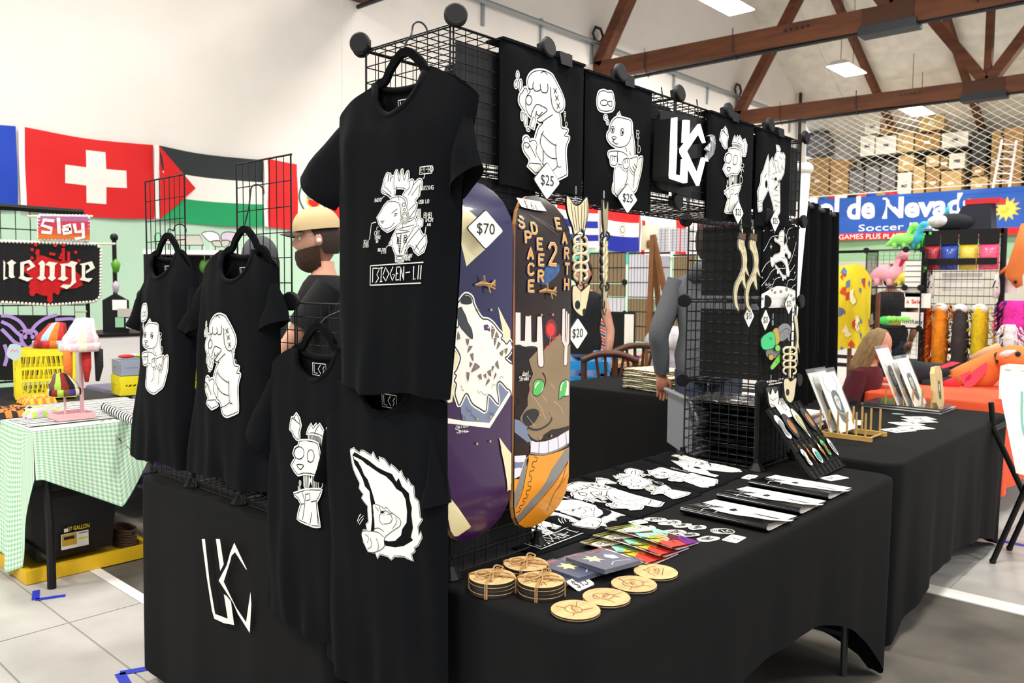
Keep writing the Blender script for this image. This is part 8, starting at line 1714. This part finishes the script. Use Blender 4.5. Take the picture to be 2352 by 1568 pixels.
for py, m, r in ((612, mat('trinket_green', '#5aa01a', .4), .035), (660, gl[2], .03), (705, MATS['trinket_green'], .035), (762, m_dsteel, .03)): p = pD(266, py, 5.92); MB().lathe([(.004, r*1.6), (r, r*.6), (r*.6, -r), (.003, -r*1.4)], p, 8).build('trinket', m, t, True)
c = pD(268, 722, 5.8); t = thing('card_display', 'black house-shaped display of small cards by the tapestry', 'display', c); hp = N('-.09 -.13 .09 -.13 .09 .10 0 .15 -.09 .10'); fc = lambda u, v, h: c+RT.lerp(dd, 0)*u+V((0, 0, v))-FW*h
MB().prism(hp, fc, .02).build('display_board', m_black, t)
for i, (px, py, w, h) in enumerate(((275, 700, .10, .07), (290, 718, .12, .06), (275, 740, .06, .07), (298, 742, .05, .07))): q_ = pD(px, py, 5.72); MB().prism([(-w/2, -h/2), (w/2, -h/2), (w/2, h/2), (-w/2, h/2)], lambda u, v, g_: q_+RT*u+V((0, 0, v))-FW*g_, .004).build('small_card', [m_paper, gl[3], gl[1], gl[0]][i], t)
p = pD(270, 768, 5.9); t = thing('side_table', 'table with a white cloth behind the grey crate', 'table', (p.x, p.y, 0)); MB().box(p.x-.35, p.x+.55, p.y-.25, p.y+.35, .02, p.z).build('white_cloth', m_bwht, t); MB().box(p.x-.36, p.x+.56, p.y-.26, p.y+.36, p.z, p.z+.02).build('table_top', m_black, t)
# ================================================================ MIDDLE BACKGROUND
PXm = 8.0; xm = lambda px, py, x=PXm: pX(px, py, x); t = thing('print_gridwall', 'wire gridwall booth hung with paper sheets behind the easel', 'display stand', (PXm, 4, 0)); m_kraft = mat('kraft_sheet', '#8f7a5c', .8); m_lil = mat('lilac_white_sheet', '#dfdde8', .7)
for x0, y0, x1, y1 in ((1352, 580, 1438, 880), (1440, 580, 1508, 880), (1508, 580, 1540, 880), (1540, 585, 1600, 880), (1510, 520, 1592, 583)):
    a, b = xm(x0, y1), xm(x1, y0); inst(ME_Q, 'grid_panel', t, (PXm-.01, b.y, max(.02, a.z)), (0, 0, H2), (a.y-b.y, 1, b.z-max(.02, a.z)))
for px, py in ((1438, 648), (1508, 652), (1541, 652), (1438, 720), (1507, 722), (1540, 716)): c = xm(px, py); inst(ME_C, 'connector', t, (PXm-.03, c.y, c.z), (0, 0, -H2), (1.6, 1.6, 1.6))
sh_ = [('kraft sheet at the left of the gridwall booth', 1352, 580, 1438, 650, m_kraft), ('second kraft sheet at the left, below', 1352, 652, 1438, 680, m_kraft), ('white sheet with a barcode at the lower left of the gridwall booth', 1398, 686, 1436, 718, m_lil), ('tall white sheet in the middle of the gridwall booth', 1444, 584, 1500, 684, m_lil), ('kraft sheet below the tall white one', 1442, 686, 1504, 780, m_kraft), ('narrow white sheet right of the easel', 1512, 588, 1538, 655, m_lil), ('kraft sheet at the right of the gridwall booth', 1544, 588, 1598, 780, m_kraft), ('left white print in the top row of the booth', 1512, 524, 1536, 578, m_lil), ('middle white print in the top row of the booth', 1538, 524, 1562, 578, m_lil), ('right white print in the top row of the booth', 1564, 524, 1590, 578, m_lil)]
for lab, x0, y0, x1, y1, m in sh_: a, b = xm(x0, y1, PXm), xm(x1, y0, PXm); tag(MB().box(PXm-.006, PXm-.003, b.y, a.y, a.z, b.z).build('paper_sheet', m), lab, 'paper sheet', 'sheets on the gridwall booth')
a, b = xm(1470, 574, PXm-.03), xm(1508, 516, PXm-.03); t = thing('tote_bag', 'cream tote bag with a brown print hung behind the easel', 'tote bag', (PXm-.1, a.y, a.z)); MB().grid(lambda u, v: V((PXm-.02-.03*math.sin(math.pi*u)*math.sin(math.pi*v), a.y+(b.y-a.y)*(u*(1-.12*(1-v))+.12*v), a.z+(b.z-a.z)*v)), 8, 8).build('tote_cloth', mat('canvas', '#e6ddc2', .9), t, True); MB().ball(V((PXm-.055, (a.y+b.y)/2-.02, a.z+.07)), (.01, .035, .06), 8, 6).build('brown_print', m_burn, t)
m_es = mat('easel_wood', '#7a4a1c', .6, var=.25, vscale=10); t = thing('wooden_easel', 'brown wooden artist easel in the middle of the background', 'easel', (*pD(1510, 880, 7.2)[:2], 0)); T0 = pD(1500, 540, 7.2)
for px, py, dp in ((1486, 860, 7.1), (1560, 830, 7.0), (1524, 850, 7.7)):
    e = pD(px, py, dp); d_ = (e-T0); e = T0+d_*((T0.z-.005)/(T0.z-e.z)); MB().bar(T0, e, .045, .03).build('easel_leg', m_es, t)
MB().bar(pD(1484, 790, 7.05), pD(1560, 800, 7.0), .03, .05).build('easel_tray', m_es, t)
# trinket table
t = thing('trinket_table', 'table of small colourful trinkets under the fish skeletons', 'table', (5.4, 3.6, 0)); MB().box(4.75, 6.1, 2.9, 4.4, .70, .738).build('table_top', mat('tan_top', '#b9936a', .7), t); MB().box(4.78, 6.07, 2.93, 4.37, .02, .70).build('table_skirt', m_drape, t)
tcol = [mat('trinket_'+n, h, .3) for n, h in (('ruby', '#b0203a'), ('gold', '#d9b43a'), ('cyan', '#3aa5b4'), ('mint', '#9fd8b0'), ('violet', '#7a4ad0'), ('silver2', '#c4c4c8'))]; rnd = random.Random(9)
for i in range(48):
    x, y = rnd.uniform(4.8, 5.9), rnd.uniform(2.95, 4.3); c = i % 6; tag(MB().lathe([(.0, 0), (.022, .001), (.03, .012), (.018, .026), (0, .03)], (x, y, .739), 8).build('trinket', tcol[c], None, True), 'small %s trinket among those scattered on the tan table' % ['ruby red', 'golden', 'cyan', 'mint', 'violet', 'silver'][c], 'trinket', 'trinkets scattered on the tan table')
p = pD(1363, 770, 7.6); t = thing('light_box', 'glowing lilac acrylic panel on the trinket table', 'lamp', (p.x, p.y, .74)); fL = lambda u, v, h: V((p.x, p.y, .745))+RT*u+V((0, 0, v))-FW*h; MB().prism(N('-.05 0 .05 0 .05 .17 -.045 .17'), fL, .01).build('lit_panel', mat('lilac_glow', '#b48cf0', .3, emit=.5), t); MB().prism(N('-.06 -.003 .06 -.003 .06 .01 -.06 .01'), lambda u, v, h: fL(u, v, h-.02), .06).build('base', m_black, t)
p = pD(1387, 735, 7.6); t = thing('sleeve_tower', 'clear tube of red and blue bracelets on the trinket table', 'display', (p.x, p.y, .74)); MB().box(p.x-.02, p.x+.02, p.y-.05, p.y+.05, .742, 1.35).build('clear_panel', mat('clear_panel', '#cfe0d8', .1, alpha=.35), t)
for k in range(9): MB().tube([(p.x-.03, p.y-.04, .85+.03*k), (p.x-.04, p.y, .87+.03*k), (p.x-.03, p.y+.04, .85+.03*k)], .009, 6).build('bracelet', [m_bred, MATS['chair_blue'], fr][k % 3], t)
p = pD(1425, 755, 7.9); t = thing('monitor_card', 'dark panel with a white barcode sheet behind the trinkets', 'panel', (p.x, p.y, .74)); MB().box(p.x-.01, p.x+.02, p.y-.16, p.y+.16, .742, 1.19).build('dark_panel', m_black, t); MB().box(p.x-.02, p.x-.01, p.y-.16, p.y-.06, .742, 1.17).build('white_strip', m_paper, t)
# wooden chairs and blue folding chairs
def splat_chair(label, px, py, d, rz, m, group):
    c = pD(px, py, d); t = thing('dining_chair', label, 'chair', (c.x, c.y, 0), group); M = Matrix.Translation((c.x, c.y, 0)) @ Matrix.Rotation(rz, 4, 'Z'); H_ = c.z
    MB().box(-.21, .21, -.2, .2, .43, .46, M=M).build('seat', m, t)
    for x, y, h in ((-.19, -.18, .43), (.19, -.18, .43)): MB().bar(M @ V((x, y, 0)), M @ V((x, y, h)), .035, .035).build('leg', m, t)
    for x in (-.19, .19): MB().bar(M @ V((x, .19, 0)), M @ V((x*1.05, .25, H_-.04)), .035, .035).build('back_leg', m, t)
    MB().tube([M @ V(q_) for q_ in smooth([(-.22, .25, H_-.06), (-.1, .26, H_-.01), (0, .265, H_), (.1, .26, H_-.01), (.22, .25, H_-.06)], False, 4)], .026, 8).build('top_rail', m, t, True)
    for x in (-.09, -.03, .03, .09): MB().bar(M @ V((x*.5, .22, .48)), M @ V((x*1.2, .255, H_-.02)), .02, .012).build('splat', m, t)
m_ch = mat('chair_walnut', '#4f2a16', .45, var=.2, vscale=12); splat_chair('brown wooden chair nearer the mailers', 1400, 806, 6.6, 2.2, m_ch, 'brown wooden chairs'); splat_chair('brown wooden chair behind, beside the easel tray', 1452, 788, 6.95, 2.4, m_ch, 'brown wooden chairs')
m_bc = mat('bright_blue_plastic', '#1686c8', .5)
for lab, px, py, d in (('bright blue folding chair behind the brown chair', 1360, 830, 7.3), ('bright blue folding chair low behind the brown skateboard', 1335, 960, 6.4)):
    c = pD(px, py, d); t = thing('folding_chair', lab, 'chair', (c.x, c.y, 0), 'bright blue folding chairs'); M = Matrix.Translation((c.x, c.y, 0)) @ Matrix.Rotation(.6, 4, 'Z')
    for y in (-.2, .2): MB().bar(M @ V((-.25, y, 0)), M @ V((.22, y, .85)), .03, .03).build('frame_bar', m_bc, t); MB().bar(M @ V((.25, y*.9, 0)), M @ V((-.2, y*.9, .48)), .03, .03).build('frame_bar', m_bc, t)
    MB().box(-.22, .2, -.19, .19, .44, .47, M=M).build('seat', m_bc, t)
    for z in (.68, .8): MB().box(.12+.12*(z-.6), .15+.12*(z-.6), -.2, .2, z-.04, z+.03, M=M).build('back_slat', m_bc, t)
c = pD(1640, 985, 4.15); t = thing('folding_chair', 'grey metal folding chair behind the bagged shirts', 'chair', (c.x, c.y, 0)); M = Matrix.Translation((c.x, c.y, 0)) @ Matrix.Rotation(-.75, 4, 'Z'); m_gc2 = mat('chair_grey', '#7d8088', .5)
MB().box(-.2, .2, -.2, .2, .43, .46, M=M).build('seat', m_gc2, t); MB().box(-.19, -.17, -.19, .19, .60, .86, M=M).build('backrest', m_gc2, t)
for y in (-.2, .2): MB().tube([M @ V((.2, y, 0)), M @ V((-.2, y, .88))], .012, 6).build('frame_tube', m_steel, t); MB().tube([M @ V((-.22, y, 0)), M @ V((.15, y, .44))], .012, 6).build('frame_tube', m_steel, t)
MB().tube([M @ V((-.2, -.2, .88)), M @ V((-.2, .2, .88))], .012, 6).build('top_tube', m_steel, t)
# bubble mailers
m_ml = [mat('mailer_cream', '#ece3cc', .6), mat('mailer_dot', '#c9a86a', .7), mat('mailer_green_dot', '#7f9a74', .7)]; mo = ['bottom', 'second lowest', 'third lowest', 'fourth lowest', 'fifth lowest', 'sixth lowest', 'seventh lowest', 'eighth lowest', 'third from the top', 'second from the top', 'topmost']
for k in range(11):
    top = k > 7; x0, y0 = 3.42, 1.58+(.04 if top else 0); w, d_ = (.17, .20) if not top else (.15, .17); z = TZ+.003+.0125*k; rz = .12*math.sin(k*1.9)-.25; cr, sr = math.cos(rz), math.sin(rz)
    def fn(a, b, s=1): e = (1-(2*a-1)**6)*(1-(2*b-1)**6); u, v = (a-.5)*2*w, (b-.5)*2*d_; return V((x0+u*cr-v*sr, y0+u*sr+v*cr, z+.006+s*.0055*e))
    t = thing('bubble_mailer', 'patterned bubble mailer, %s in the stack' % mo[k], 'mailer', (x0, y0, z), 'bubble mailers stacked on the back table')
    MB().grid(lambda a, b: fn(a, b), 10, 10).grid(lambda a, b: fn(a, b, -1), 10, 10, 0, True).build('envelope', m_ml[0], t, True)
    mb = MB()
    for i in range(6):
        for j in range(6):
            a_, b_ = (i+.5)/6, (j+.5)/6; mb.lathe([(.010, 0), (.010, .0012)], fn(a_, b_)+V((0, 0, .0003)), 6)
    for i in range(7): mb.lathe([(.005, 0), (.005, .002)], fn((i+.5)/7, .012)+V((0, 0, -.002)), 5, (sr, -cr, 0)); mb.lathe([(.005, 0), (.005, .002)], fn(.012, (i+.5)/7)+V((0, 0, -.002)), 5, (-cr, -sr, 0))
    o = mb.build('dot_pattern', m_ml[1 if top else 2], t); o['kind'] = 'stuff'
tag(MB().box(3.3, 3.55, .75, 1.05, TZ+.002, TZ+.02).build('white_papers', m_paper), 'white papers on the back table behind the tower', 'papers')
# people in the middle
D_ = pD(715, 640, 3.75); hd_ = math.atan2(.55, -.85)
t, HM, k = person('bearded man in a tan cap and black t-shirt looking at a phone', (D_.x+.06, D_.y-.07, 0), hd_, 1.74, '#c8937a', mat('black_tshirt', '#0c0c0e', .95), mat('dark_jeans', '#23283a', .9), (((.20, .20, .20), (.38, .04, .27)), ((.14, -.24, .18), (.36, -.06, .22))), lean=.06, headtilt=.12, sleeve=.62)
haircap(t, HM, k, mat('brown_hair', '#2a1d14', .8), .045, -.07, 1.05)
m_cap = mat('tan_cap', '#cbb184', .85); mb = MB()
mb.grid(lambda a, b: HM @ (V((.112*math.sin(b*1.57)**.8*math.cos(a*6.2832), .094*math.sin(b*1.57)**.8*math.sin(a*6.2832), .042+.105*math.cos(b*1.57)))*k), 30, 10); mb.build('cap', m_cap, t, True)
MB().grid(lambda a, b: HM @ (V((.085+.085*b-.03*(2*a-1)**2*(1+b), (2*a-1)*.078*(1-.25*b*b), .05-.012*b-.02*(2*a-1)**2))*k), 10, 4).build('cap_brim', mat('cap_brim_brown', '#4a382c', .9), t, True)
def beardf(a, b): th = (a-.5)*3.5; z = -.030-.02*(1-abs(2*a-1))*(1-b)-.125*b; r = (1-b**3.2)**.5; n = 1+.03*math.sin(th*19+b*7); return HM @ (V((.018+.090*math.cos(th)*r*n*(1.02+.12*b), .079*math.sin(th)*r*n*(1.02-.2*b), z))*k)
MB().grid(beardf, 28, 14).build('beard', mat('brown_beard', '#3a2416', .9, bump=.6, bscale=150), t, True); MB().ball(HM @ (V((.0, .086, -.01))*k), .011, 8, 6).build('earbud', m_paper, t)
q_ = HM.to_3x3() @ V((1, 0, 0)); ph = V((D_.x, D_.y, 0))+V((math.cos(hd_), math.sin(hd_), 0))*.44; tag(MB().obox((ph.x, ph.y, 1.24), V((math.cos(hd_), math.sin(hd_), .5))*.07, V((-math.sin(hd_), math.cos(hd_), 0))*.036, V((-.5*math.cos(hd_), -.5*math.sin(hd_), 1))*.004).build('phone', mat('phone_dark', '#12182a', .25)), 'dark phone held by the man in the tan cap', 'phone')
D2 = pD(602, 640, 4.7); t, HM, k = person('woman in a grey cap with long dark hair behind the rabbit shirt', (D2.x, D2.y, 0), 2.0, 1.66, '#b98a72', mat('dark_top', '#17171a', .9), mat('dark_jeans', '#23283a', .9), (((.08, .24, .2), (.25, .15, .1)), ((.08, -.24, .2), (.25, -.15, .1)))); longhair(t, HM, k, mat('dark_brown_hair', '#2a1a12', .7), .34, .05, 40, .4)
MB().grid(lambda a, b: HM @ (V((.114*math.sin(b*1.6)*math.cos(a*6.2832), .098*math.sin(b*1.6)*math.sin(a*6.2832), .03+.13*math.cos(b*1.6)))*k), 26, 8).build('cap', mat('grey_cap', '#4a4a50', .9), t, True); MB().grid(lambda a, b: HM @ (V((.09+.07*b-.03*(2*a-1)**2, (2*a-1)*.075, .04-.015*b))*k), 8, 3).build('cap_brim', MATS['grey_cap'], t, True)
D3 = pD(1630, 760, 4.55); m_hd = mat('grey_hoodie', '#5a5c60', .95, bump=.2, bscale=80); t, HM, k = person('person in a grey hoodie standing behind the dark tower panels', (D3.x, D3.y, 0), .55, 1.80, '#b9785f', m_hd, mat('dark_jeans', '#23283a', .9), (((-.02, .27, .20), (.06, .25, -.04)), ((.05, -.27, .22), (.22, -.2, .05))), sleeve=1.5); haircap(t, HM, k, MATS['brown_hair'], .03, -.09, 1.08)
MB().tube([HM @ (V(q_)*k) for q_ in ((-.09, .09, -.19), (-.15, .05, -.15), (-.17, 0, -.13), (-.15, -.05, -.15), (-.09, -.09, -.19))], .05, 10).build('hood', m_hd, t, True)
D4 = pD(1338, 650, 7.0); t, HM, k = person('woman with dark hair in a black tank top and denim shorts behind the fish skeleton', (D4.x, D4.y, 0), math.pi+.5, 1.66, '#c98f78', mat('black_tank', '#111114', .95), mat('denim', '#6a83ad', .9), (((.0, .26, .18), (.06, .25, -.06)), ((.0, -.26, .18), (.06, -.25, -.06))), sleeve=.02); haircap(t, HM, k, mat('dark_hair', '#17120f', .7), .04, -.11, 1.14)
D5 = pD(1540, 780, 6.9); t = thing('plastic_bag', 'translucent white plastic bag behind the back table', 'plastic bag', (D5.x, D5.y, .5)); MB().ball(D5+V((0, 0, -.02)), (.16, .24, .14), 20, 12).build('bag', mat('white_plastic_bag', '#d9d6dc', .3, alpha=.6, bump=.8, bscale=25), t, True); MB().tube([D5+V((0, 0, -.12)), V((D5.x, D5.y, .004))], [.18, .2], 10).build('bag_lower', MATS['white_plastic_bag'], t)
